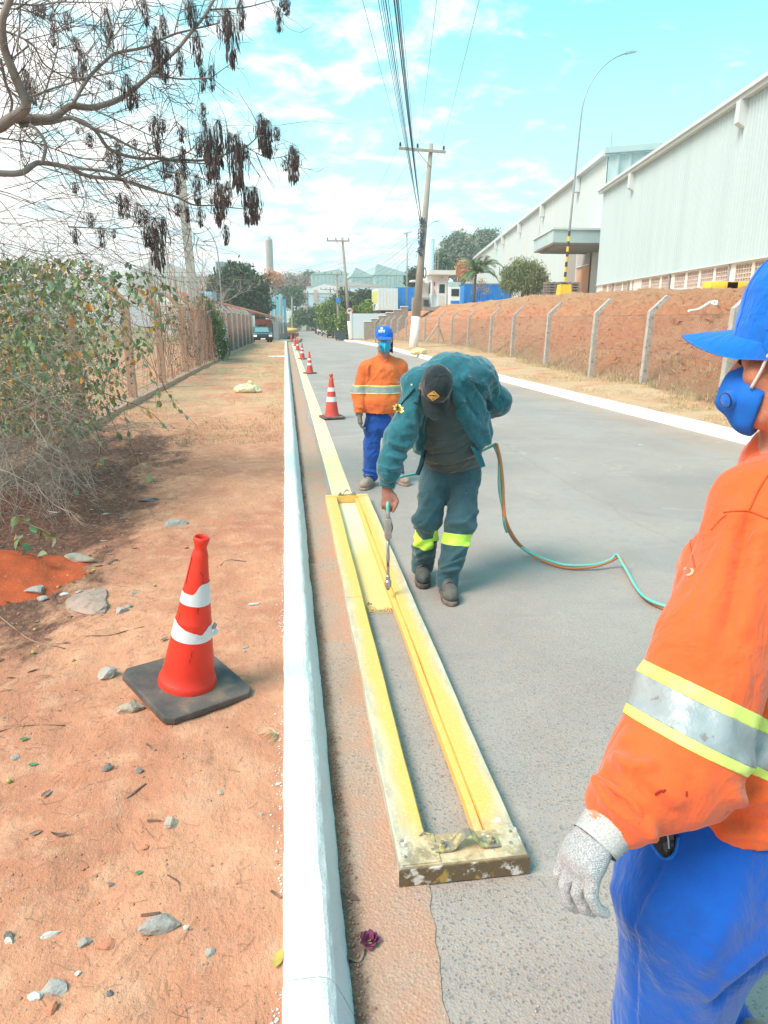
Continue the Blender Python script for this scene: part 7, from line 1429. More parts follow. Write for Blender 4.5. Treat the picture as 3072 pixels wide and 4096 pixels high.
hq=wr3.lerp(el3,.33)+wdir*.022;mb=MB();hx_=wdir.orthogonal().normalized();hy_=wdir.cross(hx_);mb.tube([hq+(hx_*math.cos(a)+hy_*math.sin(a))*(.0555+.002*math.sin(a*5))+wdir*.004*math.sin(a*3)for a in np.linspace(0,2*math.pi,40)],.0065,8);mb.wpart('sleeve_hem',M['orange'],shirt3,True)
cap3=make_cap(pm3,H3,M['blue_cap'],M['blue_cap'],1.12,brim_len=.090,brim_droop=.02,seed=21,tall=1.08,brim_w=.080,lift=.022,curve=8.5,rnd=.80)
def flap3(u,v):
 a=math.radians(62+u*236);front_=max(0,1-u*5)+max(0,1-(1-u)*5);L=.17*(1-.86*front_);r=1.0+.16*v*(1-front_*.6);w_=1+.03*math.sin(u*30)*v
 return tuple(loc(H3,(.0865*1.13*math.sin(a)*r*w_,.108*1.13*math.cos(a)*r*w_-.010,.058-L*v)))
V,F=grid_mesh(flap3,61,14,.003);fl3=world('neck_flap',np_mesh('neck_flap',V,F,True),M['blue_cap'],cap3)
V,F=nets(mask_sdf(H3,1.06,.010),hcp-Vector((.2,.2,.18)),hcp+Vector((.2,.2,.1)),.0035);V=smooth_np(V,F,2);mk3=world('face_mask',np_mesh('mask',V,F,True),M['maskb2'],pm3)
lx=1 if(H3.to_3x3()@Vector((1,0,0))).dot(ldir)>0 else-1
dv=(H3.to_3x3()@Vector((lx*.80,.58,-.12))).normalized();c_=loc(H3,(lx*.052,.111,-.068));Rv=Vector((0,0,1)).rotation_difference(dv).to_matrix();mb=MB();mb.lathe([(.001,.010),(.013,.010),(.017,.006),(.018,0),(.018,-.012)],24,c_,Rv);vo=mb.wpart('mask_valve',M['blue_cap'],mk3,True);mb=MB();mb.lathe([(.0135,.0098),(.0165,.0062),(.0150,.0102),(.0135,.0098)],24,c_,Rv);mb.wpart('valve_ring',M['navy'],vo,True)
M['strapm']=mat('white_elastic',(.72,.70,.68),.8)
mb=MB();mb.tube(bez([loc(H3,p)for p in((lx*.066,.070,-.046),(lx*.078,.052,-.015),(lx*.090,.036,.018),(lx*.112,.010,.052),(lx*.122,-.03,.070))],6),.0034,6);mb.wpart('mask_strap',M['strapm'],mk3,True)
for s_ in(-1,1):mb=MB();mb.blob(loc(H3,(s_*.032,.094,.003)),(.011,.008,.007),H3.to_3x3(),1);mb.wpart('eye',M['hairb'],pm3,True);mb=MB();mb.tube([loc(H3,(s_*.018,.100,.020)),loc(H3,(s_*.034,.101,.027)),loc(H3,(s_*.052,.088,.020))],.005,6);mb.wpart('eyebrow',mat('grey_brow',(.14,.10,.08),.9),pm3)
mr=thing('person','tiny helmeted rider on the motorcycle at the far end of the road','person',mc.location);o0=Vector(mc.location)
f=uni([ell(o0+Vector((0,.1,1.62)),(.13,.15,.15)),ecap(o0+Vector((0,.15,1.4)),o0+Vector((0,.3,.9)),(1,0,0),(.21,.12),(.17,.13)),cap(o0+Vector((-.22,.12,1.35)),o0+Vector((-.33,-.25,1.06)),.06,.04),cap(o0+Vector((.22,.12,1.35)),o0+Vector((.33,-.25,1.06)),.06,.04),cap(o0+Vector((-.12,.28,.88)),o0+Vector((-.22,-.12,.75)),.09,.07),cap(o0+Vector((.12,.28,.88)),o0+Vector((.22,-.12,.75)),.09,.07),cap(o0+Vector((-.22,-.12,.75)),o0+Vector((-.2,.1,.3)),.07,.05),cap(o0+Vector((.22,-.12,.75)),o0+Vector((.2,.1,.3)),.07,.05)],.04)
cloth('body',f,o0-Vector((.6,.6,0)),o0+Vector((.6,.8,1.9)),.035,M['navy'],mr);mb=MB();mb.blob(o0+Vector((0,.1,1.63)),(.15,.17,.17),None,2);mb.wpart('helmet',M['white'],mr,True)
# === stencil frame, wet paint, cones, bag, stones, litter
def frame_wood():
 t=NT(mat('paint_caked_wood',(.6,.5,.3),.75,spec=.3));p=t.geo();x,y,z=t.sep(p);n=t.noise(p,3.0,5,.6,.5);n2=t.noise(t.scl(p,(1,.25,1)),26,5,.7);n3=t.noise(p,70,4,.7)
 wob=t.math('MULTIPLY',t.math('SUBTRACT',n,.5),.10)
 inner=t.math('ABSOLUTE',t.math('SUBTRACT',x,.497));v=t.math('ADD',inner,wob)
 yel=t.ramp(v,.11,.215,1,0)
 near=t.ramp(t.math('ADD',y,t.math('MULTIPLY',n2,.25)),1.9,2.2)
 yel=t.math('MULTIPLY',yel,t.math('ADD',.35,t.math('MULTIPLY',near,.82)),True)
 base=t.mix(t.ramp(n2,.35,.62),(.60,.55,.45),(.44,.41,.33));base=t.mix(t.math('MULTIPLY',t.ramp(y,4.2,5.2),.75),base,(.72,.52,.22))
 col=t.mix(yel,base,(.78,.47,.13));col=t.mix(t.math('MULTIPLY',t.ramp(n3,.50,.72),.6),col,(.78,.60,.32))
 grime=t.math('MULTIPLY',t.ramp(y,1.84,2.0,1,0),t.ramp(t.noise(p,11,6,.7),.46,.62));col=t.mix(t.math('MULTIPLY',grime,.75),col,(.24,.18,.10));col=t.mix(t.math('MULTIPLY',t.math('MULTIPLY',t.ramp(y,1.86,2.2,1,0),t.ramp(t.noise(p,24,5,.7),.62,.66)),.9),col,(.72,.72,.70))
 return t.out(col,t.bump(t.math('ADD',n3,t.math('MULTIPLY',n2,.6)),.6,.004))
M['frame']=frame_wood()
X0,X1,XI0,XI1,Y0,Y1=.288,.690,.390,.592,1.745,6.40;DX=.006*4.6
def fx(x,y):return x+.0062*(y-Y0)
fr_root=thing('stencil_frame','long rectangular stencil frame caked with yellow and white paint lying in the gutter','stencil frame',(.49,4.0,.01))
def rail(name,xa,xb,ya,yb,z1,par=fr_root,m=None,n=24,z0=.006):
 V=[];mb=MB()
 for i in range(n+1):
  y=ya+(yb-ya)*i/n;w=.002*math.sin(y*5+xa*40)+.0008*math.sin(y*17+xa*9)
  V+=[(fx(xa,y)+w,y,z0),(fx(xb,y)+w*.6,y,z0),(fx(xb,y)+w*.6,y,z1-.004),(fx(xb,y)+w*.6-.004,y,z1),(fx(xa,y)+w+.004,y,z1),(fx(xa,y)+w,y,z1-.004)]
 k=6;F=[(i*k+j,i*k+(j+1)%k,(i+1)*k+(j+1)%k,(i+1)*k+j)for i in range(n)for j in range(k)]+[tuple(range(k-1,-1,-1)),tuple(range(n*k,n*k+k))]
 return mb.add(V,F).wpart(name,m or M['frame'],par)
for(a,b)in((Y0+.125,3.9),(3.905,5.6),(5.605,Y1-.07)):rail('left_board',X0,XI0,a,b,.070)
for(a,b)in((Y0+.125,4.4),(4.405,Y1-.07)):rail('right_board',XI1,X1,a,b,.070)
rail('lip',XI1-.030,XI1-.001,Y0+.13,Y1-.075,.052);rail('near_crosspiece',X0-.001,X1+.004,Y0,Y0+.123,.074,n=6);rail('far_crosspiece',X0,X1,Y1-.068,Y1,.074,n=4)
rail('corner_plate',X0+.002,X0+.13,Y0+.004,Y0+.125,.0785,n=3,z0=.0745)
rail('edge_strip',X0-.006,X1+.008,Y0-.006,Y0-.001,.066,n=8,m=mat('rusty_painted_steel',(.17,.12,.07),.6,(.70,.68,.62),22,5,lo=.55,hi=.62,bump=.5,bscale=60,metal=.2,c3=(.45,.30,.08),s3=14,lo3=.55,hi3=.62))
M['hw']=mat('painted_iron',(.30,.26,.20),.6,(.62,.52,.22),30,4,lo=.5,hi=.6,metal=.4,bump=.5,bscale=90,bdist=.003)
def handle(xc,yc,s=1.0):
 h=bpy.data.objects;mb=MB();pts=[(-.105,.082),(-.055,.082),(-.040,.090),(-.026,.112),(-.010,.124),(.010,.124),(.026,.112),(.040,.090),(.055,.082),(.105,.082)];V=[]
 for(a,z)in pts:V+=[(xc+a*s,yc-.022,z-.004),(xc+a*s,yc+.022,z-.004),(xc+a*s,yc+.022,z),(xc+a*s,yc-.022,z)]
 F=[(i*4+j,i*4+(j+1)%4,(i+1)*4+(j+1)%4,(i+1)*4+j)for i in range(len(pts)-1)for j in range(4)]+[(3,2,1,0),(36,37,38,39)]
 o=mb.add(V,F).wpart('handle',M['hw'],fr_root)
 for s_ in(-.08,.08):MB().lathe([(.013,.0),(.013,.010),(.007,.012),(.006,.020),(.001,.021)],6,(xc+s_*s,yc,.0825)).wpart('bolt',M['hw'],o)
handle(.512,Y0+.06);handle(fx(.49,Y1),Y1-.03,.8)
MB().tube([(XI0-.02,Y0+.118,.08),(XI0-.005,Y0+.125,.086),(XI0+.015,Y0+.12,.082)],.003,5).wpart('wire_clip',M['hw'],fr_root)
for(x,y)in((.31,1.78),(.655,1.80),(.67,1.85),(.40,1.80),(.31,1.85)):MB().lathe([(.005,0),(.005,.003),(.001,.0035)],6,(x,y,.0785 if x<.42 else.0745)).wpart('nail',M['hw'],fr_root)
t=NT(mat('wet_yellow_paint',(.80,.55,.12),.55,spec=.4));p=t.geo();x,y,z=t.sep(p);n=t.noise(p,1.6,5,.6,.4);g=t.noise(p,120,4,.7)
col=t.mix(t.ramp(t.math('ADD',y,t.math('MULTIPLY',n,1.6)),5.3,6.6),(.80,.54,.19),(.86,.72,.46));col=t.mix(t.math('MULTIPLY',t.ramp(g,.5,.62),.55),col,(.88,.80,.55));M['wet']=t.out(col,t.bump(g,.9,.006))
V=[];n_=60
for i in range(n_+1):
 u=i/n_;xx=fx(XI0+(XI1-.03-XI0)*u,4);e=3.93+.05*u+.03*vn(np.array([[u*9,1,1]]))[0]+.016*vn(np.array([[u*31,1,1]]))[0]-.10*(u>.25)*min(1,(u-.25)*4)
 for k in range(12):yk=e+(6.32-e)*(k/11)**1.2;V.append((fx(XI0+(XI1-.028-XI0)*u,yk),yk,.0085 if k>0 else.0065))
F=[(i*12+k,(i+1)*12+k,(i+1)*12+k+1,i*12+k+1)for i in range(n_)for k in range(11)];tag(world('wet_paint',np_mesh('wet',V,F,True),M['wet'],base=(0,0,0)),kind='structure')
n=2200;u=RNG.rand(n);e=3.92-np.abs(RNG.randn(n))*.055;xx=XI0+.005+(XI1-.04-XI0)*u;scatter('paint_speckle',OCT_V,OCT_F,np.stack([xx+.0062*(e-Y0),e,e*0+.006],-1),.0012+.0022*RNG.rand(n),M['wet'])
# ---------------- traffic cones
def cone_mat(name,c,c2):return mat(name,c,.45,c2,7,5,c3=(.10,.02,.015),s3=45,lo3=.70,hi3=.76,spec=.45,bump=.15,bscale=60,stretch=(1,1,.35))
M['cone']=cone_mat('scuffed_orange_red_plastic',(.80,.040,.018),(.70,.030,.015));M['cone_far']=mat('faded_cone_red',(.60,.060,.045),.6,(.66,.10,.07),9,4);M['rubber']=mat('dusty_black_rubber',(.075,.068,.065),.75,(.17,.13,.11),5,6,bump=.4,bscale=50,c3=(.26,.17,.12),s3=9,lo3=.55,hi3=.7,spec=.3)
M['sheeting']=mat('white_reflective_sheeting',(.66,.71,.73),.35,(.58,.62,.64),12,5,c3=(.34,.28,.24),s3=28,lo3=.66,hi3=.71,spec=.5);M['sheet_far']=mat('white_cone_band',(.78,.78,.77),.5,(.68,.66,.64),9,4)
def cone(name,label,loc_,h,m,sm,grp=None,Mrot=None,big=False,rz=.3,worn=False,topcut=False,base_w=.19):
 root=thing(name,label,'traffic cone',loc_,grp);k=h/.75
 R=Matrix.Rotation(rz,3,'Z')if Mrot is None else Mrot;seg=48 if big else 20
 P=lambda v:tuple(R@(Vector(v)*k))
 w=base_w;c=.034;ol=[(-w+c,-w),(w-c,-w),(w,-w+c),(w,w-c),(w-c,w),(-w+c,w),(-w,w-c),(-w,-w+c)]
 mb=MB();mb.prism([P((a,b,.012))for a,b in ol],(0,0,0),P((0,0,.034)));b_=mb.part('base',M['rubber'],root);bevel(b_,.007*k,3 if big else 1)
 if big:
  for a,b in((-.14,-.14),(.14,-.14),(.14,.14),(-.14,.14)):mb=MB();mb.box(P((a,b,.0)),(.03,.03,.013),R);mb.part('foot',M['rubber'],root)
 def rad(z):return np.interp(z,[.046,.075,.12,.62,.66],[.120,.115,.107,.036,.033])
 zs=[.044,.050,.062,.074,.078,.12,.20,.28,.345,.350,.355,.43,.4345,.439,.50,.55,.60,.63,.645,.66,.668,.680,.695,.712,.722,.728,.720,.68]if big else[.044,.075,.12,.3,.45,.6,.655,.662,.68,.70,.722,.715,.68]
 rs={.044:.126,.050:.126,.062:.123,.074:.119,.350:rad(.35)+.0015,.4345:rad(.4345)+.0015,.66:.030,.668:.0265,.680:.025,.695:.027,.712:.033,.722:.0325,.728:.028,.720:.0245,.655:.034,.662:.027,.70:.033,.715:.024}
 prof=[(rs.get(z,float(rad(z)))if not(i==len(zs)-1)else.022,z)for i,z in enumerate(zs)]
 mb=MB();vs=[]
 for r,z in prof:
  for q in range(seg):
   a=2*math.pi*q/seg;rr_=r
   if topcut and.20<z<.72:rr_*=1-.03*math.exp(-((a-2.0)/.25)**2)
   rr_*=1+.010*mnoise.noise(Vector((math.cos(a)*2,math.sin(a)*2,z*9)));vs.append(P((rr_*math.cos(a),rr_*math.sin(a),z)))
 mb.add(vs,[(i*seg+q,i*seg+(q+1)%seg,(i+1)*seg+(q+1)%seg,(i+1)*seg+q)for i in range(len(prof)-1)for q in range(seg)]);body_=mb.part('cone_body',m,root,True)
 def sleeve(z0f,z1f,nm='reflective_sleeve',off=.0018,a0=0,a1=2*math.pi,mm=None):
  n2=120 if big else 20;V=[];rows=10 if big else 2
  for i in range(n2+1):
   a=a0+(a1-a0)*i/n2;lo_,hi_=z0f(a),z1f(a)
   for j in range(rows):z=lo_+(hi_-lo_)*j/(rows-1);r=float(rad(z))+off+(.0008*mnoise.noise(Vector((a*4,z*60,0)))if big else 0);V.append(P((r*math.cos(a),r*math.sin(a),z)))
  F=[(i*rows+j,(i+1)*rows+j,(i+1)*rows+j+1,i*rows+j+1)for i in range(n2)for j in range(rows-1)];return link(nm,np_mesh(nm,V,F,True),mm or sm,root)
 return root,sleeve,P,rad
tz_=LZ(-.47,2.79)+.02;Rt=Matrix.Rotation(.165,3,Vector((.05,1,0)).normalized())@Matrix.Rotation(.06,3,'X')@Matrix.Rotation(.66,3,'Z')
c0_,slv,Pc,radc=cone('traffic_cone','large battered orange cone leaning on a stone in the dirt, its white bands torn',(-.478,2.79,tz_+.012),.735,M['cone'],M['sheeting'],None,Rt,True,topcut=True,base_w=.212)
def cam_a(a):return(a+math.pi)%(2*math.pi)-math.pi
A0=-math.pi/2-.66
nzf=lambda a,s_,k_:k_*mnoise.noise(Vector((math.cos(a)*s_,math.sin(a)*s_,3.3)))
def up_hi(a):d=cam_a(a-A0);return.455+(.048/(1+math.exp(-(d-.15)*9)))*1.0+nzf(a,6,.002)+nzf(a,22,.0015)*(d>.1)
slv(lambda a:.439+nzf(a,2,.001)-.002,lambda a:max(.4395,up_hi(a)+.030),'torn_sleeve')
def lo_hi(a):
 d=cam_a(a-A0)
 if d<-1.1:b=.352
 elif d<.55:b=.352-(d+1.1)/1.65*.040
 elif d<.62:b=.312
 else:b=.312+min(1,(d-.62)/.45)*.030
 return b+nzf(a,9,.003)+nzf(a,30,.002)
slv(lambda a:.2755,lambda a:max(.28,lo_hi(a)),'torn_sleeve')
M['peel']=mat('peeled_grey_film',(.22,.19,.18),.6,(.5,.5,.5),12,3)
for(dz,da,L,mm)in((.325,1.38,.020,M['peel']),(.290,1.50,.024,M['sheeting'])):
 a=A0+da;r=radc(dz)+.003;mb=MB();q=[(r,a,dz),(r+.006,a+.18,dz+.018),(r+L,a+.10,dz+.012),(r+L*.8,a+.02,dz-.004),(r+.004,a-.05,dz-.008)];pts=[Pc((rr_*math.cos(aa),rr_*math.sin(aa),zz_))for rr_,aa,zz_ in q];mb.add(pts+[tuple(Vector(p_)+Vector((0,.0012,.0012)))for p_ in pts],[(0,1,2,3,4),(9,8,7,6,5)]+[(i,(i+1)%5,5+(i+1)%5,5+i)for i in range(5)]);mb.part('peeled_flap',mm,c0_)
M['scuff']=mat('black_scuff',(.05,.012,.01),.8)
for(da,z,ln)in((.30,.405,.035),(.32,.422,.012),(.15,.215,.03),(.1,.190,.02),(-.9,.36,.03),(.55,.565,.014),(.35,.575,.012),(.62,.535,.010)):
 a=A0+da;mb=MB();mb.tube([Pc(((radc(z+t_*ln)+.0006)*math.cos(a+.02*math.sin(t_*9)),(radc(z+t_*ln)+.0006)*math.sin(a+.02*math.sin(t_*9)),z+t_*ln))for t_ in np.linspace(0,1,6)],.0011,4);mb.part('scuff_mark',M['scuff'],c0_)
mb=MB();mb.tube([Pc(((radc(z)+.001)*math.cos(A0-1.0),(radc(z)+.001)*math.sin(A0-1.0),z))for z in np.linspace(.52,.64,6)],.0016,4);mb.part('body_seam',M['scuff'],c0_)
cg_='traffic cones lined along the yellow line'
specs=[(1330,1683,.78,True,'large red and white cone on the asphalt just left of the standing worker'),(1240,1500,.70,True,'second nearest red and white cone of the row beside the yellow line'),(1210,1442,.70,True,'third red and white cone of the row with a crumpled top'),(1191,1406,.70,True,'fourth cone of the row with one wide white band'),(1182,1388,.70,False,'plain red cone half hidden behind the fourth cone'),(1166,1372,.95,False,'farthest plain red cone at the end of the yellow line')]
for i,(px,py,h,bands,lb)in enumerate(specs):
 q=gp(px,py-4);r_,sl,_p,_r=cone('traffic_cone',lb,(q[0],q[1]+.15,q[2]),h,M['cone_far'],M['sheet_far'],cg_,None,False,rz=.2+.5*i,base_w=.185)
 if bands:sl(lambda a:.28,lambda a:.36);(sl(lambda a:.445,lambda a:.51)if i!=3 else None)
 # ---------------- bags
def plastic_bag(label,c,r,m,seed,name='plastic_bag',knot=True):
 c=Vector(c);f0=ell(c+Vector((0,0,r[2]*.55)),(r[0],r[1],r[2]*.75));f1=ell(c+Vector((r[0]*.75,0,r[2]*.22)),(r[0]*.45,r[1]*.7,r[2]*.3));f2=ell(c+Vector((-r[0]*.6,0,r[2]*.4)),(r[0]*.5,r[1]*.8,r[2]*.5));kk=cap(c+Vector((r[0]*.1,-r[1]*.1,r[2]*1.0)),c+Vector((r[0]*.25,-r[1]*.2,r[2]*1.5)),r[2]*.15,r[2]*.34);f=uni([f0,f1,f2]+([kk]if knot else[]),.04)
 f=inter(f,half(c+Vector((0,0,.004)),(0,0,-1)),.01);V,F=nets(f,c-Vector((r[0]*1.6,r[1]*1.6,.03)),c+Vector((r[0]*1.6,r[1]*1.6,r[2]*2.2)),max(.006,r[0]*.035));V=smooth_np(V,F,1);N=vnormals(V,F);q=V/r[0]
 V=V+N*((1-2*np.abs(fbm(q*np.array([4,4,2.5])+seed,3)))*r[0]*.055)[:,None]+N*((1-2*np.abs(vn(q*11+seed)))*r[0]*.02)[:,None]
 return tag(world(name,np_mesh(name,V,F,True),m,base=tuple(c)),label,'bag')
M['bag']=mat('pale_yellow_plastic_bag',(.72,.66,.32),.4,(.80,.76,.52),7,3,trans=.12,spec=.5);q=gp(985,1574,.13);plastic_bag('crumpled pale yellow plastic bag lying on the dirt path',(q[0]+.02,q[1]+.15,LZ(q[0],q[1])),(.25,.17,.13),M['bag'],2)
M['sack']=mat('cream_sack',(.66,.55,.26),.7,(.72,.63,.38),9,4,bump=.4);q=gp(1678,1418,.13);plastic_bag('cream yellow sack slumped at the white foot of the main utility pole',(q[0],q[1]+.1,q[2]),(.34,.26,.22),M['sack'],5,'sack',False)
mb=MB();mb.tube(bez([Vector(at(px,py,Y))for px,py,Y in((2755,1243,16.6),(2790,1238,16.8),(2820,1222,17.3),(2842,1208,17.8),(2866,1206,17.9),(2864,1218,17.6),(2846,1214,17.7))],5),.035,5);tag(mb.wpart('plastic_strip',M['white']),'twisted white plastic strip caught high on the red bank','plastic strip')
# ---------------- stones
def stone_mat(name,c,c2):return mat(name,c,.9,c2,9,6,bump=.7,bscale=45,bdist=.012,c3=tuple(q*.55 for q in c),s3=30,lo3=.58,hi3=.7)
SM=dict(grey=stone_mat('grey_stone',(.42,.36,.31),(.33,.29,.26)),blue=stone_mat('blue_grey_stone',(.36,.325,.30),(.45,.39,.35)),tan=stone_mat('tan_stone',(.50,.40,.31),(.40,.31,.24)),pink=stone_mat('pinkish_stone',(.46,.31,.25),(.36,.25,.20)),white=stone_mat('whitish_chip',(.68,.62,.56),(.58,.50,.44)),brick=stone_mat('brick_fragment',(.60,.23,.13),(.50,.19,.11)),dark=stone_mat('dark_stone',(.15,.135,.13),(.24,.21,.19)))
SG='loose stones on the dirt verge'
def stone(px,py,w_px,m,label,flat=.45,asp=.7,seed=0,sink=.35,name='stone',ang=None):
 q=gz(px,py,.135);d=float(np.linalg.norm(q-_C));wv_=w_px*d/FPX/2*.98;z=LZ(q[0],q[1]);R=random.Random(seed+px);bm=bmesh.new();bmesh.ops.create_icosphere(bm,subdivisions=3,radius=1)
 cuts=[(Vector((R.gauss(0,1),R.gauss(0,1),R.gauss(0,.7))).normalized(),R.uniform(.42,.75))for _ in range(10)]
 for v in bm.verts:
  p=v.co.copy()
  for n_,dd_ in cuts:
   t_=p.dot(n_)-dd_
   if t_>0:p-=n_*t_
  p*=1+.16*mnoise.noise(p*2.2+Vector((seed,px*.1,0)))+.07*mnoise.noise(p*7);v.co=Vector((p.x*wv_*1.1,p.y*wv_*asp*1.2,p.z*wv_*flat))
 bmesh.ops.rotate(bm,verts=bm.verts,matrix=Matrix.Rotation(ang if ang is not None else R.uniform(-.5,.5),3,'Z'));me=bpy.data.meshes.new(name);bm.to_mesh(me);bm.free();
 o=link(name,me,SM[m],None,(q[0],q[1]+wv_*asp*.3,z+wv_*flat*(1-sink)-wv_*flat*.35));tag(o,label,'stone',SG);return o
for a in[(353,2412,250,'pink','large flat pinkish slab sunk in the dirt left of the leaning cone',.20,.8,1,.6),(325,2252,150,'tan','low elongated tan rock just right of the red earth heap',.32,.5,2,.55),(136,2375,96,'blue','blue grey split rock below the red earth heap',.35,.6,3),(168,2392,44,'blue','small blue grey splinter leaning on the split rock',.5,.8,4),(483,2436,62,'blue','blue grey angular stone at the right corner of the flat slab',.5,.7,5),(516,2418,40,'grey','small grey stone touching the slab corner stone',.5,.7,6),(690,2098,112,'grey','flat pale grey stone beyond the leaning cone, in the middle of the path',.3,.55,7),(597,2000,80,'dark','farthest dark pointed stone on the path',.3,.5,8),(418,2054,34,'blue','small pale blue stone in the leaf litter',.3,.6,9),(425,2702,80,'blue','rounded blue grey rock up left of the leaning cone',.7,.8,10,.3),(508,2846,125,'tan','tan rock propping up the rubber base of the leaning cone',.48,.7,11,.3),(682,3298,74,'tan','tan stone alone in the middle foreground',.55,.75,12),(623,3722,152,'grey','largest grey layered stone in the bottom foreground',.42,.75,13,.4),(427,3086,46,'dark','dark wet looking stone in the foreground, upper left of the tan one',.6,.8,14),(558,3104,36,'dark','small dark square chip between foreground stones',.5,.9,15),(212,3974,104,'blue','flat blue grey stone near the bottom left corner',.3,.6,16),(141,4000,48,'white','crumbly pale pink stone near the bottom left corner',.7,.9,17),(208,4046,46,'brick','orange brick fragment near the bottom left corner',.6,.9,18),(338,3776,50,'grey','small mottled grey stone left of the layered stone',.5,.8,19),(204,3738,66,'white','long white chip of lime in the lower left',.3,.35,20),(55,3022,40,'grey','pale round pebble at the far left edge',.5,.9,21),(1013,2415,58,'white','flat whitish stone on the path near the white kerb',.25,.5,22),(982,2585,30,'blue','small blue pebble right of the leaning cone',.4,.7,23),(835,3808,38,'grey','grey wedge stone right of the layered stone',.6,.9,24),(576,3384,44,'brick','square terracotta chip in the foreground dirt',.3,.7,25),(745,3702,34,'white','pale striped chip beside the layered stone',.4,.6,26),(427,3787,70,'brick','flat terracotta flake left of the layered stone',.15,.7,27),(36,3745,36,'dark','dark cube shaped stone at the left edge',.8,.9,28),(36,3768,30,'white','pale cube shaped stone under the dark one at the left edge',.8,.9,28),(435,3987,34,'dark','dark smooth pebble in the lower left',.5,.8,29),(882,3168,32,'tan','small sunken tan pebble toward the kerb',.4,.8,30),(257,2374,38,'white','pale curled chip left of the flat slab',.3,.7,31),(532,2368,34,'grey','grey chip above the slab corner',.4,.7,32),(357,2302,28,'brick','round brown pebble with a yellow leaf beside it',.8,.8,33),(315,2366,40,'blue','slim blue grey stone above the slab',.4,.5,34),(978,2600,20,'grey','tiny grey pebble below the small blue pebble',.5,.8,35),(1108,3130,26,'white','white crumb against the kerb',.5,.8,36),(1105,3440,28,'brick','small pink brick crumb near the kerb',.5,.8,37),(1048,3250,26,'grey','oblong grey pebble near the kerb',.5,.6,38),(310,3900,26,'white','tiny white chip in the lower left dirt',.5,.7,39),(745,2190,20,'brick','tiny round brown pebble right of the cone tip',.8,.9,40),(95,3350,30,'brick','pale terracotta sliver at the left',.3,.6,41),(400,3450,34,'brick','terracotta sliver in the left foreground',.3,.5,42),(440,3530,26,'dark','dark pebble in the left foreground litter',.6,.9,43)]:
 stone(a[0],a[1],a[2],a[3],a[4],*a[5:8],sink=a[8]if len(a)>8 else.35)
M['berry']=mat('yellow_berry',(.50,.36,.08),.5,(.40,.36,.12),30,2)
for i,(px,py)in enumerate(((88,2310),(273,2312),(378,2356),(618,2337),(139,2515),(291,2633),(133,2612),(33,3109),(232,2350))):
 q=gz(px,py,.14);o=MB().blob((0,0,0),(.009,.009,.009),None,1).part('berry',M['berry'],None,True);o.location=(q[0],q[1],LZ(q[0],q[1])+.007);tag(o,['yellow berry on the rim of the red heap','yellow berry above the flat slab','yellow berry touching the slab','yellow berry right of the slab','yellow berry below the litter patch','greenish berry in open dirt','greenish berry lower left of the slab','bright yellow berry at the left edge of the foreground','yellow berry left of the slab'][i],'berry','fallen berries')
q=gz(1478,3770,.004);M['purple']=mat('purple_petals',(.13,.015,.055),.7,(.25,.06,.12),20,4,bump=.6,bscale=60);bl_p=thing('fallen_flower','crumpled dark purple flower lying in the gutter below the stencil frame','flower',(q[0],q[1],.006));rr=random.Random(4)
for k in range(16):
 a=k*2.4;r=.008+.020*(k/16);el=1.2-.9*k/16;u=Vector((math.cos(a)*math.cos(el),math.sin(a)*math.cos(el),math.sin(el)));w=u.cross(Vector((0,0,1))).normalized()*.012;b=Vector((math.cos(a)*r*.5,math.sin(a)*r*.5,.004));e=b+u*.022;mb=MB();mb.add([b-w*.4,b+w*.4,b+u*.012+w,e+w*.3+Vector((0,0,-.004)),e-w*.4,b+u*.012-w],[(0,1,2,5),(5,2,3,4)]);mb.part('petal',M['purple'],bl_p)
def leaf_obj(px,py,L,m,label,z=.006,ang=0.,base=0.,name='dead_leaf',grp='fallen leaves',curlz=.3,asp=.32):
 q=gz(px,py,base+.004);me=np_mesh(name,LEAF_V*np.array([1,asp/.32,1]),LEAF_F);V=[];ns=9
 for i in range(ns+1):
  t_=i/ns;x=(t_-.5)*L;w=asp*L*math.sin(math.pi*t_)**.8*.5;zc=curlz*L*((t_-.5)**2)*1.2;V+=[(x,-w,zc+w*.25),(x,0,zc),(x,w,zc+w*.25)]
 F=[(i*3+j,(i+1)*3+j,(i+1)*3+j+1,i*3+j+1)for i in range(ns)for j in range(2)];o=link(name,np_mesh(name,V,F,True),m,None,(q[0],q[1],(LZ(q[0],q[1])if base>.05 else base)+.006));o.rotation_euler=(.1,.05,ang);return tag(o,label,'leaf',grp)
M['podm']=mat('dry_pod',(.13,.07,.05),.6,(.22,.13,.09),20,3);M['leafy']=mat('yellowed_leaf',(.62,.48,.10),.7,(.5,.30,.08),14,3);M['leafg']=mat('green_leaf',(.08,.22,.09),.6)
leaf_obj(1400,3583,.075,M['podm'],'dark dry pod lying in the gutter beside the frame corner',ang=-.8,asp=.3);leaf_obj(1422,3830,.06,M['litter'],'curled brown leaf in the gutter below the purple flower',ang=.7,asp=.7,curlz=1.0);leaf_obj(1112,3835,.06,M['leafy'],'yellow green ragged leaf against the kerb',ang=1.2,base=.13,asp=.4);leaf_obj(1160,2170,.05,M['podm'],'thin brown pod resting on top of the white kerb',ang=.5,base=.145,asp=.2)
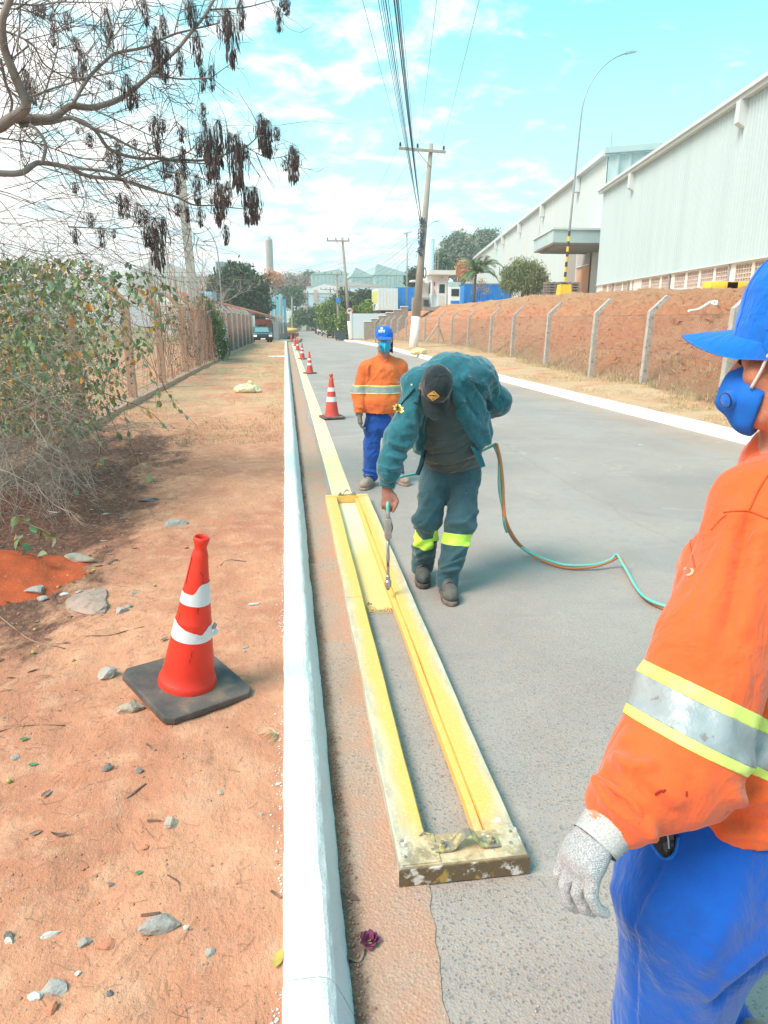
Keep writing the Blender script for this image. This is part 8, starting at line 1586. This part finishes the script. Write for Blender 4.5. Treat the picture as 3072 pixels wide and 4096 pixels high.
leaf_obj(241,3350,.055,M['podm'],'dark curled pod in the foreground dirt',ang=.0,base=.13,asp=.25,curlz=1.0);leaf_obj(184,3178,.045,M['litter'],'brown leaf in the left foreground',ang=1.1,base=.13,asp=.45);leaf_obj(143,3330,.04,M['litter'],'small dark leaf in the left foreground',ang=.5,base=.13,asp=.4);leaf_obj(656,2555,.05,M['litter'],'grey curled leaf left of the leaning cone',ang=.9,base=.13,asp=.35);leaf_obj(95,2958,.035,M['leafg'],'tiny green leaf at the left edge',ang=.6,base=.13,asp=.5);leaf_obj(130,3048,.035,M['leafg'],'second tiny green leaf at the left',ang=.2,base=.13,asp=.5);leaf_obj(555,3490,.022,M['leafg'],'tiny green leaf in the middle foreground',ang=.3,base=.13,asp=.6);leaf_obj(372,2290,.035,M['leafy'],'pale yellow leaf beside the brown pebble',ang=1.3,base=.13,asp=.6);leaf_obj(145,2485,.04,M['litter'],'grey oval leaf in the litter near the slab',ang=1.3,base=.13,asp=.5);leaf_obj(730,2078,.07,M['chalk'],'pale crumpled wrapper on the flat grey stone',ang=.1,base=.15,asp=.3)
leaf_obj(215,2046,.13,M['chalk'],'long whitish curled strip in the litter under the shrub',ang=-.25,base=.14,asp=.12,curlz=.3);leaf_obj(135,2028,.12,M['litter'],'long grey brown strip in the litter under the shrub',ang=.2,base=.14,asp=.12)
def stick(pts,r,label,m=None):P=[Vector((*gz(a,b,.13)[:2],0))for a,b in pts];P=[Vector((p.x,p.y,LZ(p.x,p.y)+r*.8))for p in P];tag(MB().tube(bez(P,4),r,5).wpart('stick',m or M['twig']),label,'stick','fallen sticks')
stick([(0,2470),(60,2520),(130,2565),(260,2597)],.004,'long thin stick running in from the left edge');stick([(195,2365),(235,2410),(283,2465)],.004,'straight stick lying across the flat slab');stick([(345,2547),(440,2540),(500,2517),(575,2505)],.003,'curved thin twig in front of the flat slab');stick([(880,2265),(915,2245),(985,2248)],.0025,'curved twig right of the leaning cone tip');stick([(505,3195),(585,3145)],.0035,'short dark stick in the foreground');stick([(588,2985),(625,3025)],.004,'grey stick left of the tuft in the foreground');stick([(590,3288),(640,3285)],.0035,'short stick touching the tan stone');stick([(565,3662),(640,3656)],.004,'reddish twig lying behind the largest stone');stick([(0,2935),(110,2905),(260,2900)],.0025,'long thin twig at the left edge of the foreground');stick([(1085,3560),(1125,3588)],.004,'pale stick at the kerb edge');stick([(670,3500),(712,3520),(720,3560)],.002,'thin bent twig in the middle foreground')
q=gz(1112,2935,.13);st=thing('straw_tuft','pale dry straw tuft splayed on the dirt against the kerb','grass tuft',(q[0],q[1],LZ(q[0],q[1])));rr=random.Random(2)
for k in range(26):a=rr.uniform(2.2,4.4);L=rr.uniform(.03,.085);MB().tube([(0,0,.004),(math.cos(a)*L*.5,math.sin(a)*L*.5,.012+rr.uniform(0,.012)),(math.cos(a)*L,math.sin(a)*L,.005)],[.0016,.0012,.0004],3).part('blade',M['straw'],st)
q0=gp(1080,1440);q1=gp(1135,1440);tag(MB().bx(-.75,-.08,q0[1]-.25,q0[1]+.35,.0,.155+float(zr(q0[1]))).wpart('cover_slab',M['chalk']),'pale flat cover slab set in the far grass verge beside the kerb','slab')
# === bare tree with dark pods and the tangled shrub on the left
M['branch']=mat('grey_brown_bark',(.20,.16,.14),.9,(.30,.25,.22),8,5,bump=.6,bscale=60,bdist=.006);M['podd']=mat('dark_seed_pods',(.055,.035,.032),.6,(.13,.082,.072),30,2,lo=.4,hi=.6);M['finetwig']=mat('fine_twigs',(.15,.11,.10),.85,(.26,.20,.18),3,2,lo=.45,hi=.55)
pt=thing('pod_tree','leafless tree arching in from the left with clusters of dark hanging seed pods','tree',(-4.6,6.6,.1))
def limb(pts,r0,r1,Y0=7.2,Y1=None,sc=1.276,name='branch'):
 Y1=Y1 if Y1 is not None else Y0;n=len(pts);P=[Vector(at(x/sc,y/sc,Y0+(Y1-Y0)*i/(n-1)))for i,(x,y)in enumerate(pts)];P=bez(P,5);m=len(P);rs=[(r0+(r1-r0)*i/(m-1))/sc*7.3/FPX*.5 for i in range(m)]
 P=[p+Vector([mnoise.noise(p*4+Vector((k*9,0,0)))*.018 for k in range(3)])for p in P]
 MB().tube(P,rs,7).wpart(name,M['branch'],pt,True);return P
L_=[]
L_.append(limb([(-60,655),(0,645),(60,600),(118,565),(130,520),(95,430),(70,370),(30,270),(15,200),(15,100),(60,-20)],46,24,6.6,6.2,name='limb'))
L_.append(limb([(-40,660),(60,612),(150,606),(250,605),(310,580),(370,542),(460,550),(560,530),(640,480),(700,440),(800,350),(900,250),(1000,140),(1100,-10)],36,12,6.7,7.4,name='limb'))
L_.append(limb([(370,540),(400,470),(450,400),(520,320),(600,265),(750,240),(820,200),(890,170),(960,155),(1040,135),(1120,115)],17,6,6.9,7.5));L_.append(limb([(100,645),(250,627),(370,605),(480,660),(560,760),(700,800),(850,815),(1000,822),(1110,800),(1200,767),(1260,750),(1310,690),(1330,650)],20,4,6.8,7.6,name='limb'))
L_.append(limb([(370,605),(500,668),(600,715),(700,760),(800,800),(900,830),(1050,835)],13,5,6.8,7.3));L_.append(limb([(-30,880),(100,885),(160,845),(210,830),(330,850),(450,895),(600,910),(680,940),(800,975),(900,1000),(990,1045),(1090,1050),(1250,1065)],26,4,6.6,7.6,name='limb'))
L_.append(limb([(330,850),(450,862),(560,880),(660,930),(780,975),(900,1005)],14,6,6.8,7.1));L_.append(limb([(590,905),(660,868),(760,842),(870,812),(960,780),(1030,700)],11,4,7.0,7.4));L_.append(limb([(770,382),(860,390),(950,402),(1050,402),(1090,385),(1215,310)],9,3,7.1,7.5));L_.append(limb([(820,400),(860,490),(890,600),(920,690)],4,2.5,7.1,7.3));L_.append(limb([(750,410),(830,470),(880,520),(1000,530)],4.5,2.5,7.1,7.4))
L_.append(limb([(540,285),(555,180),(600,90),(640,0),(650,-30)],6,3,6.9,7.0));L_.append(limb([(440,-30),(470,80),(480,150),(520,230),(545,290)],5,4,6.9,6.9));L_.append(limb([(560,210),(640,110),(700,20),(720,-20)],5,3,7,7));L_.append(limb([(680,-20),(735,90),(760,220)],5,3,7.1,7.1));L_.append(limb([(1075,45),(1200,38),(1330,25),(1420,-5)],8,4,7.4,7.7));L_.append(limb([(890,170),(910,90),(930,-10)],6,4,7.3,7.3));L_.append(limb([(1260,755),(1370,802),(1460,795),(1480,760)],4.5,2.5,7.5,7.7))
L_.append(limb([(350,1160),(500,1170),(650,1163),(760,1165),(900,1225)],6,2,7,7.4));L_.append(limb([(0,300),(20,420),(60,520),(50,600)],12,10,6.4,6.6));L_.append(limb([(100,-20),(95,120),(80,260)],7,6,6.3,6.2));L_.append(limb([(-20,150),(150,210),(240,340),(370,395),(520,380),(640,350),(740,300)],8,3,6.4,7.1));L_.append(limb([(120,500),(250,460),(400,405),(480,380)],9,5,6.6,6.9));L_.append(limb([(210,830),(225,740),(190,670),(150,640)],14,10,6.6,6.7));L_.append(limb([(1110,1120),(1110,1060),(1080,1000)],3,3,7.5,7.5));L_.append(limb([(0,700),(200,740),(400,800),(600,830),(800,870),(1000,900),(1110,950)],6,3,6.7,7.4));L_.append(limb([(200,560),(240,440),(300,260),(290,150),(270,0)],8,3,6.6,6.5))
L_.append(limb([(460,550),(620,620),(760,690),(900,760),(1010,800)],6,3,7,7.3));L_.append(limb([(700,1045),(850,1060),(950,1150),(1060,1260)],4,2,7.2,7.4));L_.append(limb([(140,230),(20,330),(-30,400)],7,6,6.3,6.4));L_.append(limb([(-20,40),(150,60),(330,120),(560,170)],6,2,6.5,6.9));L_.append(limb([(-20,15),(140,25),(330,10),(560,20)],9,3,6.4,6.8))
tb=Vector((-4.7,6.5,-.05));fk=Vector((-4.45,6.5,1.7));MB().tube(bez([tb,tb+Vector((.02,0,.8)),fk],5),[.15,.11],10).wpart('trunk',M['branch'],pt,True)
for i_ in(0,1,5):e_=L_[i_][0];MB().tube(bez([fk,fk.lerp(e_,.5)+Vector((-.12,0,.12)),e_],5),[.085,.06 if i_<2 else.035],8).wpart('limb',M['branch'],pt,True)
rr=random.Random(12);mb=MB()
def twig(mb,p,d,L,r,wig=.16,n=7,droop=-.01,fork=0.):
 pts=[p.copy()]
 for i in range(n):
  d=(d+Vector([rr.gauss(0,wig)for _ in range(3)])+Vector((0,0,droop))).normalized();p=p+d*(L/n);pts.append(p.copy())
  if fork and rr.random()<fork and i>1:twig(mb,p,(d+Vector([rr.gauss(0,.6)for _ in range(3)])).normalized(),L*.45,r*.6,wig,4,droop)
 mb.tube(pts,[r,r*.35],3,cap=False);return pts
for P in L_:
 k=int(len(P)*.8)
 for _ in range(k):
  i=rr.randrange(1,len(P)-1);t_=(P[i+1]-P[i-1]).normalized();leftness=max(0,min(1,(-1.2-P[i].x)/2.0));s=t_.cross(Vector((0,1,.2))).normalized()*rr.choice((-1,1))
  twig(mb,P[i],(s*1.0+t_*.8+Vector((0,rr.uniform(-.5,.5),0))).normalized(),rr.uniform(.22,.7)*(.6+.9*leftness),rr.uniform(.0024,.0055),fork=.22)
for _ in range(90):
 p=Vector(at(rr.uniform(-100,520),rr.uniform(560,1060),rr.uniform(5.8,7.6)));twig(mb,p,Vector((rr.uniform(.3,1),rr.uniform(-.3,.3),rr.uniform(-.45,.25))).normalized(),rr.uniform(.5,1.4),rr.uniform(.002,.004),.12,8,-.02,.25)
for _ in range(60):
 p=Vector(at(rr.uniform(-100,420),rr.uniform(0,560),rr.uniform(5.8,7.4)));twig(mb,p,Vector((rr.uniform(.2,1),rr.uniform(-.3,.3),rr.uniform(-.6,.6))).normalized(),rr.uniform(.4,1.1),rr.uniform(.0015,.0035),.12,8,-.01,.25)
o=mb.wpart('fine_twigs',M['finetwig'],pt);o['kind']='stuff'
def pod_cluster(seed):
 R=random.Random(seed);mb=MB()
 for k in range(60):
  a=R.uniform(0,6.28);s=R.random()**.6;tz=-R.random()**.8;wd=.40*(1-abs(tz+.30)*.95);top=Vector((0,0,.03));p=Vector((math.cos(a)*wd*s,math.sin(a)*wd*s,tz*.82));mid=(top+p)*.5+Vector((math.cos(a)*.09,math.sin(a)*.09,.10));mb.tube([top,mid,p],.0035,3,cap=False)
  L=R.uniform(.17,.26);w=R.uniform(.026,.042);d=Vector((R.gauss(0,.16),R.gauss(0,.16),-1)).normalized();x=d.cross(Vector((math.cos(a),math.sin(a),0))).normalized();y=d.cross(x)
  vs=[p];
  for t_,q in((.25,.8),(.6,1.0),(.85,.5)):c=p+d*L*t_;vs+=[c+x*w*q,c+y*w*.35,c-x*w*q,c-y*w*.35]
  vs.append(p+d*L);fs=[(0,1+i,1+(i+1)%4)for i in range(4)]+[(1+4*j+i,5+4*j+i,5+4*j+(i+1)%4,1+4*j+(i+1)%4)for j in range(2)for i in range(4)]+[(9+i,13,9+(i+1)%4)for i in range(4)];mb.add(vs,fs)
 return mb.mesh('pod_cluster')
PV=[pod_cluster(s)for s in(1,2,3,4)]
for m_ in PV:m_.materials.append(M['podd'])
clus=[(735,0,110),(960,-20,120),(985,20,100),(1060,50,60),(1165,60,220),(1150,60,130),(1225,0,130),(1420,40,100),(1465,-10,70),(1440,-20,60),(830,80,90),(795,140,120),(1000,160,150),(545,50,150),(410,260,130),(370,340,60),(130,360,140),(165,400,110),(780,200,150),(830,230,150),(805,220,140),(915,260,100),(1030,350,100),(1075,340,100),(645,385,150),(685,440,90),(560,410,40),(1030,530,90),(790,600,150),(830,610,55),(925,650,70),(450,680,60),(395,650,30),(685,710,40),(600,725,60),(555,760,90),(600,770,110),(1050,640,170),(1110,620,210),(1080,700,190),(1170,680,80),(1010,700,90),(930,750,100),(830,800,100),(860,820,80),(1060,820,110),(1100,790,120),(1200,700,240),(1215,740,200),(1255,740,60),(1330,590,170),(1370,620,160),(1350,640,140),(1410,650,60),(1490,750,170),(1500,770,140),(1455,820,50),(900,880,100),(940,850,60),(1000,900,130),(1110,940,190),(1130,950,150),(1160,930,120),(1260,960,170),(1300,960,160),(1285,980,150),(905,1040,60),(955,1060,70),(1020,1060,90),(1150,1150,95),(610,990,110),(640,1000,100),(700,1040,100),(740,1070,60),(460,1090,60),(510,1160,90),(580,1170,40),(740,1140,110),(790,1120,240),(800,1180,170),(830,1110,80),(380,930,50),(380,1170,70),(265,70,80),(340,60,80),(270,180,50),(380,190,60),(210,20,60),(180,20,50)]
for i,(x,y,h)in enumerate(clus):
 Y=7.0+rr.uniform(-.15,.5);p=Vector(at(x/1.276,y/1.276,Y));sc_=h/1.276*Y/FPX/1.02
 o=link('pod_cluster',PV[i%4],None,pt);o.location=p-root_loc(pt);k=max(.62,min(1.2,.13/sc_))
 o.scale=(sc_*k*1.15,sc_*k*1.15,sc_);o.rotation_euler=(0,0,rr.uniform(0,6.28))
sh_=thing('shrub','tangled dry shrub with sparse green and yellow leaves spilling over the left fence','shrub',(-2.9,6.2,.14));mb=MB();tips=[]
for k in range(650):
 y=rr.uniform(3.6,10.8);x=FLX(y)+rr.uniform(-1.2,.25);x=min(x,-2.35);p=Vector((x,y,rr.uniform(.1,2.2)));d=Vector((rr.uniform(-.3,.9),rr.uniform(-1,.7),rr.uniform(-.2,.9))).normalized();L=rr.uniform(.5,1.5)
 tips.append(twig(mb,p,d,L,rr.uniform(.0022,.0055),.17,9,-.055,.22))
for k in range(1300):
 p=Vector(at(rr.uniform(-120,680)-(0),rr.uniform(1000,1560),rr.uniform(4.6,9.5)))
 if p.x>-1.75:continue
 twig(mb,p,Vector((rr.uniform(-.6,1),rr.uniform(-.7,.5),rr.uniform(-.7,.6))).normalized(),rr.uniform(.25,.9),rr.uniform(.0015,.0035),.2,7,-.03,.2)
for k in range(900):
 p=Vector(at(rr.uniform(-80,330),rr.uniform(1550,1950),rr.uniform(5.2,7.5)))
 if p.z<.16 or p.x>-1.7:continue
 twig(mb,p,Vector((rr.uniform(-.6,1),rr.uniform(-.7,.5),rr.uniform(-.7,.4))).normalized(),rr.uniform(.25,.7),rr.uniform(.0015,.0035),.22,7,-.05,.2)
o=mb.wpart('dry_stems',mat('shrub_stems',(.26,.20,.16),.9,(.42,.34,.28),2.5,3,lo=.42,hi=.58),sh_);o['kind']='stuff'
shoots=[[(480,1290,7.6),(560,1400,7.3),(640,1520,7.0),(720,1640,6.8),(790,1705,6.8)],[(300,1180,6.9),(420,1260,6.8),(540,1380,6.7),(620,1520,6.7),(640,1600,6.8)],[(380,1560,6.6),(480,1600,6.5),(590,1640,6.5),(655,1700,6.6)],[(500,1650,6.4),(520,1760,6.3),(560,1870,6.2),(620,1920,6.2)],[(100,1520,6.0),(240,1600,5.9),(380,1700,5.9),(390,1850,5.9),(268,1990,5.9)],[(440,1000,7.2),(540,1070,7.2),(640,1120,7.2),(700,1190,7.2)],[(300,1090,6.8),(420,1110,6.8),(540,1150,6.8),(660,1180,6.8)],[(0,2010,4.9),(100,2080,4.7),(180,2130,4.55),(245,2165,4.5)],[(60,2140,4.5),(100,2190,4.4),(165,2235,4.3)],[(420,1200,7.4),(540,1300,7.2),(650,1300,7.2),(690,1260,7.2)],[(200,1400,6.3),(330,1500,6.2),(430,1640,6.2),(480,1740,6.2)]]
SP=[]
for s in shoots:
 mb=MB()
 P=bez([Vector(at(*q))for q in s],7);P=[p+Vector([mnoise.noise(p*5+Vector((k*9,0,0)))*.02 for k in range(3)])for p in P];mb.tube(P,[.0042,.0016],5);SP.append(P)
 for _ in range(7):i=rr.randrange(2,len(P)-1);twig(mb,P[i],((P[i]-P[i-1]).normalized()+Vector([rr.gauss(0,.6)for _ in range(3)])).normalized(),rr.uniform(.08,.3),.0016,.2,5)
 mb.wpart('shoot',M['twig'],sh_)
def leafmesh():
 V=[];ns=6
 for i in range(ns+1):t_=i/ns;w=.30*math.sin(math.pi*min(1,t_**.85))**.75;z=-.22*t_*t_;V+=[(t_,-w,z+w*.35),(t_,0,z),(t_,w,z+w*.35)]
 return V,[(i*3+j,(i+1)*3+j,(i+1)*3+j+1,i*3+j+1)for i in range(ns)for j in range(2)]
LV,LF=leafmesh();lm={}
for nm,c,c2 in(('shrub_green',(.11,.21,.085),(.17,.27,.12)),('shrub_dull_green',(.17,.22,.12),(.23,.27,.16)),('shrub_light_green',(.20,.27,.09),(.26,.32,.12)),('shrub_yellow',(.62,.40,.07),(.50,.33,.08)),('shrub_orange',(.60,.26,.06),(.5,.22,.06))):
 me=np_mesh('leaf',LV,LF,True);me.materials.append(mat(nm,c,.5,c2,3,3,spec=.45));lm[nm]=me
keys=['shrub_green']*5+['shrub_dull_green']*4+['shrub_light_green']*2+['shrub_yellow','shrub_orange']
def add_leaf(p,L,big):
 key=rr.choice(keys);d=Vector((rr.gauss(0,.45),rr.gauss(0,.45),-1 if rr.random()<.8 else.2)).normalized();s=d.cross(Vector((rr.gauss(0,1),rr.gauss(0,1),.1))).normalized();R=Matrix((d,s,d.cross(s))).transposed()
 return key,R,L
base_=root_loc(sh_);rest={}
regions=[(0,560,1060,1700,230),(180,650,1080,1560,190),(0,200,1420,1560,26),(420,720,1100,1300,26),(300,700,1400,1720,40),(120,480,1380,1640,50),(340,640,1080,1480,170),(0,400,1040,1400,200)]
cnt=0
for(x0,x1,y0,y1,n)in regions:
 for _ in range(n):
  px,py=rr.uniform(x0,x1),rr.uniform(y0,y1)
  if px>330 and py>1100+1.4*(700-px)*1.2+150:continue
  if vn(np.array([[px*.011,py*.011,2.]]))[0]<-.22:continue
  Y=rr.uniform(5.2,7.2)if px<400 else rr.uniform(6.4,7.6);p=Vector(at(px,py,Y));key,R,L=add_leaf(p,rr.uniform(.036,.072),True)
  if cnt<285:o=link('leaf',lm[key],None,sh_);o.matrix_basis=Matrix.Translation(p-base_)@R.to_4x4()@Matrix.Scale(L,4)
  else:rest.setdefault(key,[]).append((p,R,L))
  cnt+=1
for P in SP:
 for _ in range(9):p=rr.choice(P);key,R,L=add_leaf(p,0,0);rest.setdefault(key,[]).append((p,R,rr.uniform(.04,.085)))
for _ in range(9000):
 px,py=rr.uniform(-60,700),rr.uniform(1030,1750)
 if px>330 and py>1100+1.4*(700-px)*1.2+120:continue
 p=Vector(at(px,py,rr.uniform(5.4,8.6)));
 if p.x>-1.9:continue
 key,R,L=add_leaf(p,0,0);rest.setdefault(key,[]).append((p,R,rr.uniform(.026,.058)))
LVn=np.array(LV);LFn=np.array(LF)
for key,lst in rest.items():
 V=np.concatenate([LVn*L@np.array(R).T+np.array(p)for p,R,L in lst]);F=np.concatenate([LFn+i*len(LVn)for i in range(len(lst))]);o=world('leaves',np_mesh('leaves',V,F,True),lm[key].materials[0],sh_);o['kind']='stuff'
mb=MB()
for _ in range(420):
 px,py=rr.uniform(0,660),rr.uniform(1100,1800)
 if px>330 and py>1100+1.4*(700-px)*1.2+150:continue
 p=Vector(at(px,py,rr.uniform(5.5,8)))
 if p.x<-1.5:mb.blob(p,(.011,.011,.011),None,0)
o=mb.wpart('small_fruit',mat('green_fruit',(.16,.19,.12),.7),sh_);o['kind']='stuff'
for o in bpy.data.objects:
 if 'pm' in o:del o['pm']
 # === summer haze
hz_=MB().bx(-900,900,-300,900,-9,40).part('haze',None);hz_['kind']='stuff'
hm_=bpy.data.materials.new('haze_air');hm_.use_nodes=True;hn=hm_.node_tree.nodes;hn.clear();ho_=hn.new('ShaderNodeOutputMaterial');pv=hn.new('ShaderNodeVolumePrincipled');pv.inputs['Color'].default_value=(.93,.97,1,1);pv.inputs['Density'].default_value=.0012;pv.inputs['Anisotropy'].default_value=.2
hm_.node_tree.links.new(pv.outputs[0],ho_.inputs['Volume']);hz_.data.materials.append(hm_)
